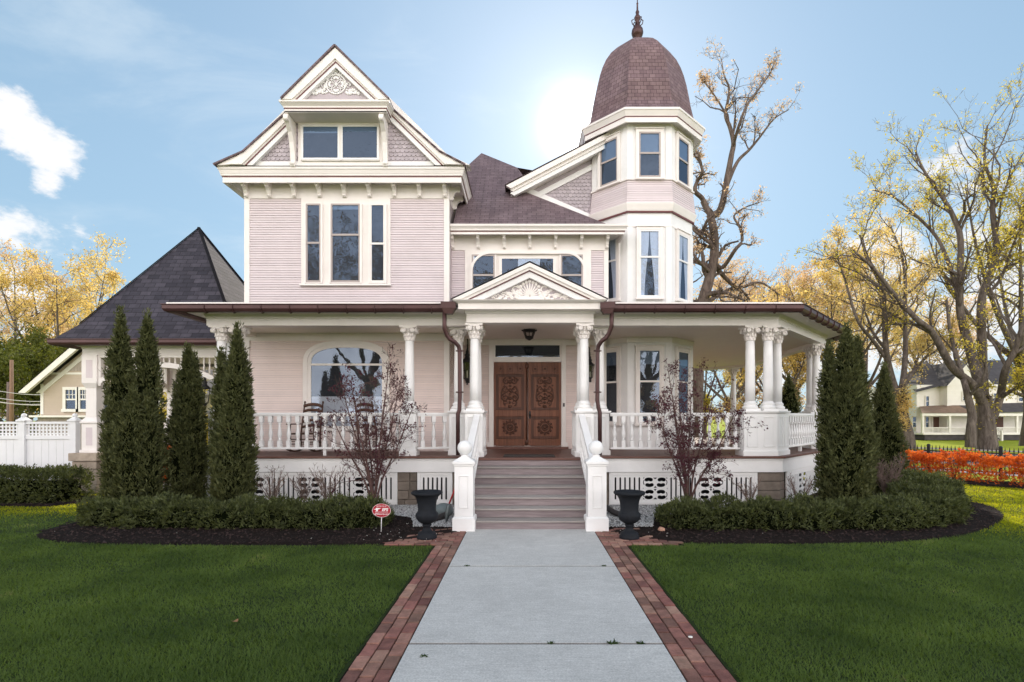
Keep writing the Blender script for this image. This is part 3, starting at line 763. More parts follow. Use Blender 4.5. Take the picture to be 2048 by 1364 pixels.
# carved roundel
o = MB(); yo = YP+.13
cx_, cz_ = px(672, yo), pz(168.5, yo)
def ringtube(mb, cx, cy, cz, R, r, n=28, a0=0, a1=2*PI):
    mb.tube([(cx+R*math.cos(a0+(a1-a0)*k/n), cy, cz+R*math.sin(a0+(a1-a0)*k/n)) for k in range(n+1)], r, 6)
ringtube(o, cx_, yo, cz_, .205, .016)
for k in range(4):
    a = PI/4+k*PI/2 + PI/4
    ringtube(o, cx_+.1*math.cos(a), yo, cz_+.1*math.sin(a), .095, .009, 20)
    for q in range(5):
        b_ = a+(q-2)*.5
        o.ball((cx_+.1*math.cos(a)+.045*math.cos(b_), yo, cz_+.1*math.sin(a)+.045*math.sin(b_)), .03, n=8, sx=1, sy=.5, sz=1)
for sgn in (-1, 1):
    ringtube(o, cx_+sgn*.26, yo, cz_-.02, .05, .010, 14, 0, 5)
    for q in range(34):
        u = q/33; xx = cx_+sgn*(.2+.29*u+random.uniform(-.02, .02)); top = .27*(1-u)**1.1
        o.ball((xx, yo, cz_-.2+random.uniform(.0, 1)*top), random.uniform(.018, .036), n=6, sx=1.2, sy=.5)
    for q in range(10):
        o.ball((cx_+sgn*(.03+.012*q)*1.1, yo, cz_+.225+.06*random.random()-.006*q), .018, n=6, sy=.5)
for q in range(5): o.ball((cx_, yo, cz_+.235+.026*q), .024-.003*q, n=6, sy=.5)
o.build('carved_roundel', M['white'], PED)

# attic window
af = ((BX0, YG-.005), (BX1, YG-.005))
m = MB(); m.T = frame(*af)[0]
def agx(x): return px(x, YG)-BX0
m.box(agx(597.5), agx(766.5), 0, .035, 7.27, pz(225, YG)); SA = m.build('window_surround', M['trim'], H, bevel=.004)
af2 = ((BX0, YG-.0405), (BX1, YG-.0405))
window(*af2, agx(606), agx(681), pz(323, YG), pz(254, YG), .018, None, sash='white', sill=False, head=False, proud=.05, blind=.22)
window(*af2, agx(684.5), agx(759), pz(323, YG), pz(254, YG), .018, None, sash='white', sill=False, head=False, proud=.05, blind=.18)
# tall scroll brackets carrying the pediment
for sgn, xx in ((1, px(582, 11.5)), (-1, px(768.5, 11.5))):
    b = MB(); zt_ = zb0-.005; h = .97; d = YG-YP-.14
    pr = [(0,0),(.10,0),(.12,.06),(.08,.12),(.10,.3),(.14,.5),(.22,.68),(.34,.80),(.44,.86),(.44,.93),(d,.95),(d,h),(0,h)]
    b.prism([(-.05, -o_, z_) for o_, z_ in pr], (.1, 0, 0)); b.ball((0, -.40, .87), .055, n=10, sx=1.0); b.ball((0, -.09, .06), .05, n=10, sx=1.1)
    bo = b.build('scroll_bracket', M['trim'], PED, bevel=.004, loc=None)
    bo.location = (xx, YG-.01, zt_-h)

# -- roof of the left bay (two slopes with flared feet), ridge along Y
r = MB()
zr, cxm = 9.56, (P0+P1)/2
for sgn in (-1, 1):
    x1_ = cxm+sgn*2.14; z1_ = 7.53; x2_ = (BX0-.44) if sgn < 0 else (BX1+.43); z2_ = 7.25
    xm_ = cxm+sgn*1.13; zm_ = 8.44
    r.roof([(cxm, YP-.03, zr), (cxm, 19.5, zr), (xm_, 19.5, zm_), (xm_, YP-.03, zm_)])
    r.roof([(xm_, YR-.03, zm_), (xm_, 19.5, zm_), (x1_, 19.5, z1_), (x1_, YR-.03, z1_)])
    r.roof([(x1_, YR-.03, z1_), (x1_, 19.5, z1_), (x2_, 19.5, z2_), (x2_, YR-.03, z2_)])
RO = r.build('roof', M['roof'], H)
so = RO.modifiers.new('thick', 'SOLIDIFY'); so.thickness = .035; so.offset = 0

# -- main hip roof behind the entry
def onroof(x, y, pitch=1.0):
    """point where the line of sight (x,y) meets the entry roof plane"""
    k = (837-y)/FOC
    Y = (6.165-12.08*pitch-EYE)/(k-pitch)
    return (px(x, Y), Y, EYE+k*Y)
YS_ = 13.4                                   # small gable wall
rA = onroof(963, 306); rL = onroof(905, 335); rR = onroof(1034, 335); rS = onroof(1050, 356)
A_ = (px(1046, YS_), YS_, 6.165+YS_-12.08); B_ = (px(1180, YS_), YS_, pz(439, YS_)); E_ = (1.86, 12.08, 6.165)
r = MB()
r.roof([(BX1+.1, 12.08, 6.165), E_, A_, rS, rR, rA, (BX1+.1, rL[1], rL[2])])
r.roof([A_, E_, (B_[0]+.1, YS_, B_[2]-.04)])
r.roof([rA, rR, (4.2, 17, 9.0), (1, 21, 9.4), (-1.3, 21, 9.4)])
r.roof([rA, (BX1+.1, rL[1], rL[2]), (-3, 19, 9.3), (-1.3, 21, 9.4)])
r.build('roof', M['roof'], H)
# -- small gable between entry roof and tower
sl = .52; YF = 12.95                         # pitch of its rake, front of its overhang
fx0, fz0 = px(1012, YF), pz(371, YF)         # foot of the fascia
def rz(x, d=0): return fz0+(x-fx0)*sl-d
q = MB(); q.add([(A_[0]-.1, YS_, A_[2]-.1), (2.2, YS_, 6.3), (2.2, YS_, rz(2.2, .1)), (A_[0]-.1, YS_, rz(A_[0]-.1, .1))], [(0, 1, 2, 3)])
SG = q.build('gable', M['lav'], H)
q = MB(); q.prism([(A_[0], YS_-.035, A_[2]-.02), (B_[0]+.15, YS_-.035, B_[2]-.09), (B_[0]+.15, YS_-.035, B_[2]+.06), (A_[0], YS_-.035, A_[2]+.13)], (0, .03, 0)); q.build('base_board', M['white'], SG)
q = MB(); z_ = 6.6; row = 0
while z_ < 9:
    x = A_[0]+(row % 2)*.05
    while x < 1.9:
        lo = A_[2]+(B_[2]-A_[2])*(x-A_[0])/(B_[0]-A_[0])
        if lo+.06 < z_ < rz(x, .52):
            q.add([(x-.048, YS_-.004, z_+.1), (x+.048, YS_-.004, z_+.1), (x+.048, YS_-.018, z_+.03), (x+.02, YS_-.02, z_), (x-.02, YS_-.02, z_), (x-.048, YS_-.018, z_+.03)], [(0, 1, 2, 3, 4, 5)])
        x += .1
    z_ += .09; row += 1
q.build('scallop_shingles', M['scale'], SG)
for o0, o1, y0, y1, mm, nm in ((.0, .13, YF, YF+.1, 'trim', 'rake_cornice'), (.125, .20, YF+.06, YF+.2, 'trim', 'rake_cornice'), (.20, .31, YF+.09, YF+.2, 'white', 'rake_board'), (.40, .54, YS_-.05, YS_-.01, 'white', 'rake_board')):
    q = MB(); xa = fx0+(.10 if o0 > .1 else 0)+(.25 if o0 > .35 else 0)
    q.prism([(xa, y0, rz(xa, o0)), (2.3, y0, rz(2.3, o0)), (2.3, y0, rz(2.3, o1)), (xa+(o1-o0)*.9, y0, rz(xa+(o1-o0)*.9, o1))], (0, y1-y0, 0)); q.build(nm, M[mm], SG)
q = MB(); q.prism([(fx0, YF+.2, rz(fx0, .24)), (2.3, YF+.2, rz(2.3, .24)), (2.3, YF+.2, rz(2.3, .26)), (fx0, YF+.2, rz(fx0, .26))], (0, YS_-YF-.2, 0)); q.build('soffit', M['trim'], SG)
q = MB()
xr_ = 2.95
q.roof([(fx0-.03, YF-.02, rz(fx0, -.015)), (xr_, YF-.02, rz(xr_, -.03)), (xr_, 19, rz(xr_, -.03)), (fx0-.03, 19, rz(fx0, -.015))])
q.roof([(3.95, 14.6, rz(xr_-1.0, -.03)), (xr_, 14.6, rz(xr_, -.03)), (xr_, 19, rz(xr_, -.03)), (3.95, 19, rz(xr_-1.0, -.03))])
q.build('roof', M['roof'], SG)

# ------------------------------------------------------------------ the tower
TX, TY, TA = px(1298.7, 12.6), 13.85, 1.25
def octagon(ap, cx=TX, cy=TY):
    R = ap/math.cos(PI/8)
    return [(cx+R*math.cos(a), cy+R*math.sin(a)) for a in [-5*PI/8+k*PI/4 for k in range(8)]]
OC = octagon(TA)       # OC[0] front-left corner, OC[1] front-right, counter-clockwise
def octz(y): return pz(y, TY-TA)
tz_sill = octz(361); tz_band = octz(408); tz_b2 = octz(423)
tw = MB()
tw.prism([(p[0], p[1], .4) for p in OC], (0, 0, ZC+.05-.4))
tw.prism([(p[0], p[1], ZC+.06) for p in OC], (0, 0, tz_b2-ZC-.06))
tw.prism([(p[0], p[1], tz_b2+.002) for p in OC], (0, 0, 8.8-tz_b2))
TW = tw.build('tower', M['white'], H)
fl = MB()
e0_, e1_ = TA*0, 0
nb = 10
for k in range(nb):            # flared clapboard skirt
    z0 = tz_band+(tz_sill-tz_band)*k/nb; z1 = tz_band+(tz_sill-tz_band)*(k+1)/nb
    o0 = .06*(1-k/nb)+.022; o1 = .06*(1-(k+1)/nb)+.012
    fl.sweep([(o1, z0), (o0, z0), (o1, z1)], OC, True)
fl.build('flared_siding', M['pink'], TW)
zf = octz(454)
for pr_ in ([(0, tz_b2-.02), (.05, tz_b2), (.06, tz_b2+.02), (.10, tz_band-.03), (.105, tz_band), (.02, tz_band+.01)],
            [(0, tz_sill), (.05, tz_sill), (.05, tz_sill+.035), (0, tz_sill+.04)], [(0, zf), (.025, zf), (.025, zf+.03), (0, zf+.035)],
            [(0, 4.28), (.06, 4.28), (.06, 4.36), (0, 4.38)], [(0, ZC-.12), (.03, ZC-.12), (.045, ZC), (0, ZC)],
            [(0, octz(252)), (.02, octz(252)), (.02, octz(248)), (0, octz(248))]):
    mo = MB(); mo.sweep(pr_, OC, True); mo.build('moulding', M['trim'], TW)
mb_ = MB(); mb_.sweep([(0, tz_b2-.035), (.045, tz_b2-.035), (.05, tz_b2-.004), (0, tz_b2-.004)], OC, True, closeprof=True); mb_.build('maroon_bead', M['maroon'], TW)
# corner pilasters: one folded board per corner and storey
for i in range(8):
    p, q, r_ = OC[i-1], OC[i], OC[(i+1) % 8]
    def tow(a, b, d):
        v = Vector((b[0]-a[0], b[1]-a[1])).normalized()*d; return (a[0]+v.x, a[1]+v.y)
    for za, zb_ in ((tz_sill+.042, octz(252)), (4.382, zf), (1.0, ZC-.122)):
        cp = MB(); cp.sweep([(.001, za), (.018, za), (.018, zb_), (.001, zb_)], [tow(q, p, .13), q, tow(q, r_, .13)], closeprof=True)
        cp.build('corner_board', M['white'], TW)
S_ = 2*TA*math.tan(PI/8)
for i in (7, 0, 1):
    p0, p1 = OC[i], OC[(i+1) % 8]
    c0, c1 = S_/2-.245, S_/2+.245
    window(p0, p1, c0-.01, c1+.01, octz(356), octz(266), .07, octz(308), curtain=[(c0+.02, c1-.02, .98)] if i != 9 and False else None, sash='sash', blind=.5)
    window(p0, p1, c0+.005, c1-.005, octz(595), octz(461), .075, octz(515), curtain=[(c0+.03, S_/2-.01, .45), (S_/2+.01, c1-.03, .45)], sash='white')
    window(p0, p1, c0-.02, c1+.02, 1.62, pz(699, 12.6), .075, pz(763, 12.6), sash='trim', glass='glassdark', blind=.2)
# tower eave
ez = 8.97
ec = MB()
ec.sweep([(-.05, 8.73), (.18, 8.73), (.18, 8.66), (.21, 8.66), (.21, 8.78)], OC, True)
ec.sweep([(.222, 8.80), (.235, 8.83), (.275, 8.915), (.29, 8.92), (.29, ez), (-.1, ez+.02)], OC, True)
ec.build('eave_cornice', M['trim'], TW)
ec = MB(); ec.sweep([(.2, 8.78), (.222, 8.78), (.222, 8.80), (.2, 8.80)], OC, True, closeprof=True); ec.build('maroon_bead', M['maroon'], TW)
# dome
dp = [(1.53, 8.965), (1.45, 9.03), (1.37, 9.16), (1.31, 9.33), (1.255, 9.6), (1.21, 9.9), (1.155, 10.22), (1.09, 10.5), (1.02, 10.73), (.92, 10.97), (.78, 11.2), (.60, 11.4), (.40, 11.56), (.22, 11.66), (.07, 11.70)]
dp = [(r_*(.972 if z_ > 9.1 else 1), 8.965+(z_-8.965)*.943) for r_, z_ in dp]
d = MB()
for i in range(8):
    acc = 0
    for k in range(len(dp)-1):
        a0, a1 = octagon(dp[k][0]), octagon(dp[k+1][0])
        q = [(a0[i][0], a0[i][1], dp[k][1]), (a0[(i+1) % 8][0], a0[(i+1) % 8][1], dp[k][1]), (a1[(i+1) % 8][0], a1[(i+1) % 8][1], dp[k+1][1]), (a1[i][0], a1[i][1], dp[k+1][1])]
        st = math.hypot(dp[k+1][0]-dp[k][0], dp[k+1][1]-dp[k][1])
        w0, w1 = dp[k][0]*.414, dp[k+1][0]*.414
        fi = len(d.f); d.add(q, [(0, 1, 2, 3)], 0, True)
        d.uv[fi] = [(50-w0+i*.07, 50+acc), (50+w0+i*.07, 50+acc), (50+w1+i*.07, 50+acc+st), (50-w1+i*.07, 50+acc+st)]
        acc += st
DO = d.build('dome', M['dome'], H)
fn = MB()
fx, fy = TX-.02, TY
fn.lathe([(.13, 0), (.10, .06), (.07, .12), (.06, .16), (.13, .22), (.155, .30), (.14, .39), (.085, .46), (.07, .50), (.055, .62), (.075, .65), (.085, .70), (.06, .75), (.035, .78), (.05, .85), (.025, .9), (.02, 1.05), (.028, 1.07), (.014, 1.1), (.006, 1.65)], (fx, fy, 11.50), 14)
for k in range(6):
    a = k*PI/3
    fn.tube([(fx+.06*math.cos(a), fy+.06*math.sin(a), 11.98), (fx+.13*math.cos(a), fy+.13*math.sin(a), 12.04), (fx+.15*math.cos(a), fy+.15*math.sin(a), 12.13), (fx+.10*math.cos(a), fy+.10*math.sin(a), 12.16)], .013, 5)
fn.build('finial', M['copper'], H)
# ================================================================== THE PORCH
def mitre(path, d):
    P = [Vector(p) for p in path]; out = []
    for i in range(len(P)):
        def nr(a, b): v = (b-a).normalized(); return Vector((v.y, -v.x))
        n1 = nr(P[i-1], P[i]) if i else nr(P[0], P[1]); n2 = nr(P[i], P[i+1]) if i < len(P)-1 else n1
        o = (n1+n2)/(1+n1.dot(n2)); out.append((P[i].x+o.x*d, P[i].y+o.y*d))
    return out
PL0, PR0 = px(933, 10.2), px(1187, 10.2)            # portico beam ends
YB = 10.48
pathL = [(-6.30, 12.0), (-6.30, YB), (PL0-.01, YB)]
pathR = [(PR0+.01, YB), (5.01, YB), (7.5, 13.2), (8.12, 18.9), (6.9, 20.4)]
pathP = [(PL0, 10.75), (PL0, 10.19), (PR0, 10.19), (PR0, 10.75)]
bm_ = MB()
prof = [(-.24, ZC+.02), (-.24, 3.57), (0, 3.57), (0, 3.70), (.012, 3.71), (.012, 3.74), (.03, 3.77), (.05, 3.80), (.36, 3.815), (.36, 3.87), (-.02, 3.95)]
bm_.sweep(prof, pathL); bm_.sweep(prof, pathR)
BE = bm_.build('porch_beam', M['trim'], H)
pb = MB()
pb.sweep([(-.24, ZC+.02), (-.24, 3.575), (0, 3.575), (0, 3.74), (.02, 3.75), (.04, 3.79), (.04, 3.84), (-.05, 3.85)], pathP)
pb.build('portico_beam', M['trim'], H)
# roof of the porch
r = MB()
EL = mitre(pathL, .47); ER = mitre(pathR, .47); zE = 3.905
r.roof([(EL[0][0], EL[0][1], zE), (EL[1][0], EL[1][1], zE), (BX0, YW-.05, 4.33), (BX0, YW+.0, 4.33)])
r.roof([(EL[1][0], EL[1][1], zE), (PL0-.2, EL[1][1], zE), (PL0-.2, YW-.02, 4.33), (BX0, YW-.02, 4.33)])
r.roof([(PL0-.2, EL[1][1]+.9, 4.11), (PR0+.2, EL[1][1]+.9, 4.11), (PR0+.2, YE, 4.42), (PL0-.2, YE, 4.42)])
r.roof([(PR0+.2, ER[1][1], zE), (ER[1][0], ER[1][1], zE), (3.9, 12.55, 4.30), (PR0+.2, 12.55, 4.30)])
r.roof([(ER[1][0], ER[1][1], zE), (ER[2][0], ER[2][1], zE), (4.6, 14.3, 4.45), (3.9, 12.55, 4.30)])
r.roof([(ER[2][0], ER[2][1], zE), (ER[3][0], ER[3][1], zE), (4.2, 19, 4.5), (4.6, 14.3, 4.45)])
r.roof([(ER[3][0], ER[3][1], zE), (ER[4][0], ER[4][1], zE), (4.2, 20.4, 4.5), (4.2, 19, 4.5)])
r.build('porch_roof', M['flat_roof'], H)
dr = MB()
for p in (pathL, pathR): dr.sweep([(.36, 3.885), (.475, 3.885), (.475, 3.925), (.30, 3.965)], p)
dr.build('drip_edge', M['trim'], H)
# ceiling
ce = MB()
ce.prism([(-6.25, 10.55, ZC), (PL0, 10.55, ZC), (PL0+.05, 10.25, ZC), (PR0-.05, 10.25, ZC), (PR0, 10.55, ZC), (4.95, 10.55, ZC), (7.42, 13.25, ZC), (8.05, 18.9, ZC), (6.9, 20.3, ZC), (-1.9, 20.3, ZC), (-1.9, 12.4, ZC), (-6.25, 12.4, ZC)], (0, 0, .02))
ce.build('porch_ceiling', M['ceil'], H)
# copper gutters with hangers, conductor heads and downspouts
gu = MB()
gp = [(.38, 3.87), (.375, 3.80), (.40, 3.755), (.45, 3.735), (.50, 3.755), (.525, 3.80), (.525, 3.865), (.545, 3.875), (.545, 3.885), (.515, 3.885)]
gu.sweep(gp, [(-6.30, 11.9), (-6.30, YB), (px(905, 10), YB)]); gu.sweep(gp, [(px(1213, 10), YB)]+pathR[1:])
def hang(a, b, n, mb=gu):
    for k in range(n):
        t = (k+.5)/n; x = a[0]+(b[0]-a[0])*t; y = a[1]+(b[1]-a[1])*t
        d = Vector((b[0]-a[0], b[1]-a[1])).normalized(); nn = Vector((d.y, -d.x))
        for q in range(len(gp)-4):
            o, z = gp[q]; o2, z2 = gp[q+1]
            mb.bar((x+nn.x*(o+.003), y+nn.y*(o+.003), z-.006), (x+nn.x*(o2+.003), y+nn.y*(o2+.003), z2-.006), .03, .014, (d.x, d.y, 0))
hang((-6.30, YB), (-1.5, YB), 9); hang((1.6, YB), (5.01, YB), 6); hang((5.01, YB), (7.5, 13.2), 8); hang((7.5, 13.2), (8.1, 18.9), 6)
GUT = gu.build('gutter', M['copper'], H)
for sgn, x in ((1, -1.60), (-1, 1.70)):
    q = MB(); xx = px(888, 10.0) if sgn > 0 else px(1224, 10.0)
    q.frust(xx+sgn*.09, 10.0, .14, .13, 3.70, .26, .17, 3.80); q.box(xx+sgn*.09-.14, xx+sgn*.09+.14, 9.91, 10.09, 3.80, 3.92)
    q.build('conductor_head', M['copper'], GUT)
    q = MB()
    if sgn > 0: pp = [(889, 626), (889, 660), (893, 672), (901, 679), (911, 685), (917, 692), (919, 702), (919.5, 790), (918.5, 820), (915.5, 828), (915.5, 911)]
    else: pp = [(1223.5, 626), (1223, 655), (1219, 668), (1211, 676), (1202, 683), (1197, 691), (1195.5, 702), (1195, 800), (1197, 815), (1200, 825), (1200, 911)]
    q.tube([(px(a, 10.02 if i < 3 else 10.18), 10.02 if i < 2 else (10.1 if i < 5 else 10.2), pz(b, 10.15)) for i, (a, b) in enumerate(pp)], .041, 10)
    for yy in (703, 786):
        a = 919.2 if sgn > 0 else 1195.4
        q.lathe([(.047, 0), (.047, .035)], (px(a, 10.18), 10.2, pz(yy, 10.15)), 10); q.cbox(px(a, 10.18), 10.2, .15, .014, pz(yy, 10.15)+.006, pz(yy, 10.15)+.03)
    q.build('downspout', M['copper'], H)

# ---- pediment of the portico
YQ = 9.85
q0, q1, qa = px(904, YQ), px(1214.5, YQ), px(1059.4, YQ)
zq0, zq1, zqa = pz(618, YQ+.1), pz(598.5, YQ), pz(525, YQ)
pm = MB(); pm.prism([(q0+.2, YQ+.16, zq1), (q1-.2, YQ+.16, zq1), (qa, YQ+.16, zqa-.12)], (0, .1, 0))
PD = pm.build('portico_pediment', M['lav'], H)
def rake2(y, foot, top, w1, w2, sgn, parent):
    d = (top[1]-foot[1])/abs(top[0]-foot[0])
    for a, b, y0, y1, mm, nm in ((0, w1*.55, y, y+.3, M['trim'], 'rake_cornice'), (w1*.53, w1*.92, y+.03, y+.28, M['trim'], 'rake_cornice'), (w1*.92, w1*1.06, y+.05, y+.27, M['maroon'], 'maroon_bead'), (w1*1.06, w1+w2, y+.07, y+.26, M['white'], 'rake_board')):
        m = MB(); m.prism([(p[0], y0, p[1]) for p in [(foot[0]+sgn*a, foot[1]), (foot[0]+sgn*b, foot[1]), (top[0], top[1]-b*d), (top[0], top[1]-a*d)]], (0, y1-y0, 0)); m.build(nm, mm, parent)
for sgn, x in ((1, q0), (-1, q1)): rake2(YQ, (x, zq1), (qa, zqa), .29, .26, sgn, PD)
m = MB()
pth = [(q0+.1, 11.0), (q0+.1, YQ+.1), (q1-.1, YQ+.1), (q1-.1, 11.0)]
m.sweep([(-.3, zq0+.004), (0, zq0), (0, zq1-.05), (.03, zq1-.045), (.085, zq1-.015), (.095, zq1), (-.2, zq1+.01)], pth)
m.sweep([(-.22, 3.80), (-.22, zq0+.01), (-.12, zq0+.008)], [(q0+.1, 11.0), (q0+.1, YQ+.1), (q1-.1, YQ+.1), (q1-.1, 11.0)])
m.build('pediment_cornice', M['trim'], PD)
rr = MB()
for sgn, x in ((1, q0-.02), (-1, q1+.02)): rr.roof([(x, YQ-.015, zq1+.012), (qa, YQ-.015, zqa+.025), (qa, 12.45, zqa+.025), (x, 12.45, zq1+.012)])
rr.build('pediment_roof', M['flat_roof'], PD)
# carved shell and leaves
o = MB(); yo = YQ+.155; cz = zq1+.06; cx_ = px(1059.4, yo)
for k in range(13):
    a = PI*k/12; R = .235 if 2 < k < 10 else .20
    R2 = R*(1.12-.12*abs(math.cos(a)))
    o.ball((cx_+R2*.52*math.cos(a), yo, cz+.03+R2*.55*math.sin(a)), R2*.52, n=10, sx=1.0, sy=.10, sz=.115, R=Matrix.Rotation(-a, 3, 'Y'))
    o.ball((cx_+R2*1.0*math.cos(a), yo, cz+.03+R2*1.06*math.sin(a)), .036, n=8, sy=.6)
for sgn in (-1, 1):
    for q in range(46):
        u = q/45; hh = .23*(1-u)**1.3+.05
        x = cx_+sgn*(.17+.55*u); z = cz-.02+random.random()*hh
        o.ball((x, yo, z), random.uniform(.025, .05)*(1-.45*u), n=6, sx=1.5, sy=.35, sz=.75, R=Matrix.Rotation(sgn*random.uniform(-.9, .3), 3, 'Y'))
    ringtube(o, cx_+sgn*.27, yo, cz+.16, .055, .016, 14, .5, 5.5)
    ringtube(o, cx_+sgn*.30, yo, cz+.05, .05, .014, 14, 0, 5)
o.box(cx_-.2, cx_+.2, yo-.02, yo+.02, cz-.03, cz+.02)
o.build('carved_shell', M['trim'], PD)

# ---- columns: one shaft / capital / base, shared by every column
CZ0, CZ1 = 1.885, 3.57
sh = MB()
hgt = CZ1-CZ0
sh.lathe([(.094, .16), (.096, .5), (.094, .8), (.088, 1.1), (.082, hgt-.29)], n=24)
SHAFT = sh.build('porch_column', M['white'], H)
ba = MB()
ba.cbox(0, 0, .30, .30, 0, .04)
ba.lathe([(.14, .04), (.15, .055), (.15, .08), (.135, .095), (.125, .10), (.118, .115), (.125, .128), (.128, .14), (.12, .155), (.105, .165), (.097, .19)], n=24)
BASE = ba.build('base', M['white'], SHAFT)
ca = MB(); z0 = hgt-.29
ca.lathe([(.082, z0), (.094, z0+.004), (.097, z0+.015), (.092, z0+.026), (.083, z0+.03), (.084, z0+.07), (.092, z0+.13), (.108, z0+.19), (.125, z0+.225), (.135, z0+.24)], n=24)
for k in range(8):               # acanthus leaves
    a = k*PI/4+PI/8
    for rr_, zz, s_ in ((.092, z0+.05, 1.0), (.108, z0+.12, .9)):
        aa = a + (PI/8 if rr_ > .1 else 0)
        R = Matrix.Rotation(aa, 3, 'Z')
        ca.ball((rr_*math.cos(aa), rr_*math.sin(aa), zz), .042*s_, n=8, sx=.35, sy=.62, sz=1.15, R=R)
        ca.ball(((rr_+.022)*math.cos(aa), (rr_+.022)*math.sin(aa), zz+.038), .02*s_, n=8, sx=.8, sy=1.1, sz=.6, R=R)
for k in range(4):               # corner volutes and face scrolls
    a = k*PI/2+PI/4
    R = Matrix.Rotation(a, 4, 'Z')
    for off in (-1, 1):
        pts = []
        for i in range(26):
            t = i/25*3.6*PI; rad = .052*(1-i/25*.82)
            pts.append(R @ Vector((.135+rad*math.sin(t), off*.022, z0+.20+rad*math.cos(t))))
        ca.tube(pts, [.0135*(1-.4*i/25) for i in range(26)], 6)
    ca.ball(tuple(R @ Vector((.135, 0, z0+.20))), .038, n=10, sx=1, sy=.75, sz=1, R=R.to_3x3())
    fa = k*PI/2; F = Matrix.Rotation(fa, 4, 'Z')
    for off in (-1, 1):          # round scroll seen on each face
        pts = []
        for i in range(22):
            t = i/21*3.2*PI; rad = .046*(1-i/21*.8)
            pts.append(F @ Vector((.150-.0*i, off*(.088)+off*rad*math.sin(t)*-1, z0+.20+rad*math.cos(t))))
        ca.tube(pts, [.012]*22, 6)
        ca.ball(tuple(F @ Vector((.142, off*.088, z0+.20))), .03, n=8, sx=.6, sy=1, sz=1, R=F.to_3x3())
    ca.ball(tuple(F @ Vector((.128, 0, z0+.235))), .028, n=8, sx=.7, R=F.to_3x3())
    ca.ball(tuple(F @ Vector((.12, 0, z0+.19))), .022, n=8)
    ca.bar(tuple(F @ Vector((.138, -.10, z0+.24))), tuple(F @ Vector((.138, .10, z0+.24))), .03, .016)
ab = [(-.17, -.17), (-.09, -.148), (0, -.143), (.09, -.148), (.17, -.17), (.148, -.09), (.143, 0), (.148, .09), (.17, .17), (.09, .148), (0, .143), (-.09, .148), (-.17, .17), (-.148, .09), (-.143, 0), (-.148, -.09)]
ca.prism([(p[0], p[1], z0+.252) for p in ab], (0, 0, .037))
CAP = ca.build('capital', M['trim'], SHAFT)
SHAFT.location = (-6.08, 10.62, CZ0)
first = [True]
cols = [(-6.08, 10.62), (-5.73, 10.62), (-6.08, 10.98), (px(819, 10.62), 10.62),
        (-.985, 10.36), (-1.36, 10.86), (-.985, 10.86), (1.155, 10.36), (1.53, 10.86), (1.155, 10.86),
        (4.51, 10.62), (4.87, 10.62), (5.23, 11.0), (7.2, 13.1), (7.27, 13.5), (7.9, 18.6), (7.65, 19.45), (7.55, 16.0)]
for i, (x, y) in enumerate(cols):
    if i == 0: continue
    cc = inst(SHAFT, 'porch_column', H, (x, y, CZ0))
    for src, nm in ((BASE, 'base'), (CAP, 'capital')):
        s_ = bpy.data.objects.new(nm, src.data); COL.objects.link(s_); s_.parent = cc
# pedestals with recessed panels
def pedestal(poly, name='pedestal', panels=()):
    m = MB()
    def P(z, d): return [(p[0], p[1], z) for p in mitre_closed(poly, d)]
    m.prism(P(ZD+.001, .022), (0, 0, .10)); m.prism(P(ZD+.10, 0), (0, 0, .74)); m.prism(P(1.835, .022), (0, 0, .02)); m.prism(P(1.855, .035), (0, 0, .03))
    n = len(poly)
    for i in range(n):
        a, b = poly[i], poly[(i+1) % n]; ln = math.hypot(b[0]-a[0], b[1]-a[1])
        if ln < .2: continue
        T, l = frame(a, b); m.T = T
        k = max(1, round(ln/.36)); wd = l/k
        for q in range(k):
            x0, x1 = q*wd+.06, (q+1)*wd-.06; y = .006
            for A in ((x0, x0+.016, 1.17, 1.77), (x1-.016, x1, 1.17, 1.77), (x0+.016, x1-.016, 1.17, 1.186), (x0+.016, x1-.016, 1.754, 1.77)): m.box(A[0], A[1], .0005, .012, A[2], A[3])
        m.T = None
    return m.build(name, M['white'], H, bevel=.005)
def mitre_closed(poly, d):
    n = len(poly); P = [Vector(p) for p in poly]; out = []
    for i in range(n):
        def nr(a, b): v = (b-a).normalized(); return Vector((v.y, -v.x))
        n1 = nr(P[i-1], P[i]); n2 = nr(P[i], P[(i+1) % n]); o = (n1+n2)/(1+n1.dot(n2)); out.append((P[i].x+o.x*d, P[i].y+o.y*d))
    return out
def sq(x, y, w=.34): return [(x-w/2, y-w/2), (x+w/2, y-w/2), (x+w/2, y+w/2), (x-w/2, y+w/2)]
pedestal([(-6.25, 10.45), (-5.56, 10.45), (-5.56, 10.79), (-5.91, 10.79), (-5.91, 11.15), (-6.25, 11.15)])
pedestal(sq(px(819, 10.62), 10.62, .30))
pedestal([(-1.155, 10.19), (-.815, 10.19), (-.815, 11.03), (-1.53, 11.03), (-1.53, 10.69), (-1.155, 10.69)])
pedestal([(.985, 10.19), (1.325, 10.19), (1.325, 10.69), (1.70, 10.69), (1.70, 11.03), (.985, 11.03)])
pedestal([(4.31, 10.43), (4.97, 10.43), (5.44, 10.93), (5.19, 11.19), (4.82, 10.79), (4.31, 10.79)])
pedestal([(7.0, 12.93), (7.2, 12.9), (7.42, 13.1), (7.46, 13.7), (7.1, 13.7)])
pedestal(sq(7.55, 16.0, .3)); pedestal([(7.7, 18.4), (8.08, 18.4), (8.08, 18.8), (7.85, 19.62), (7.45, 19.62)])

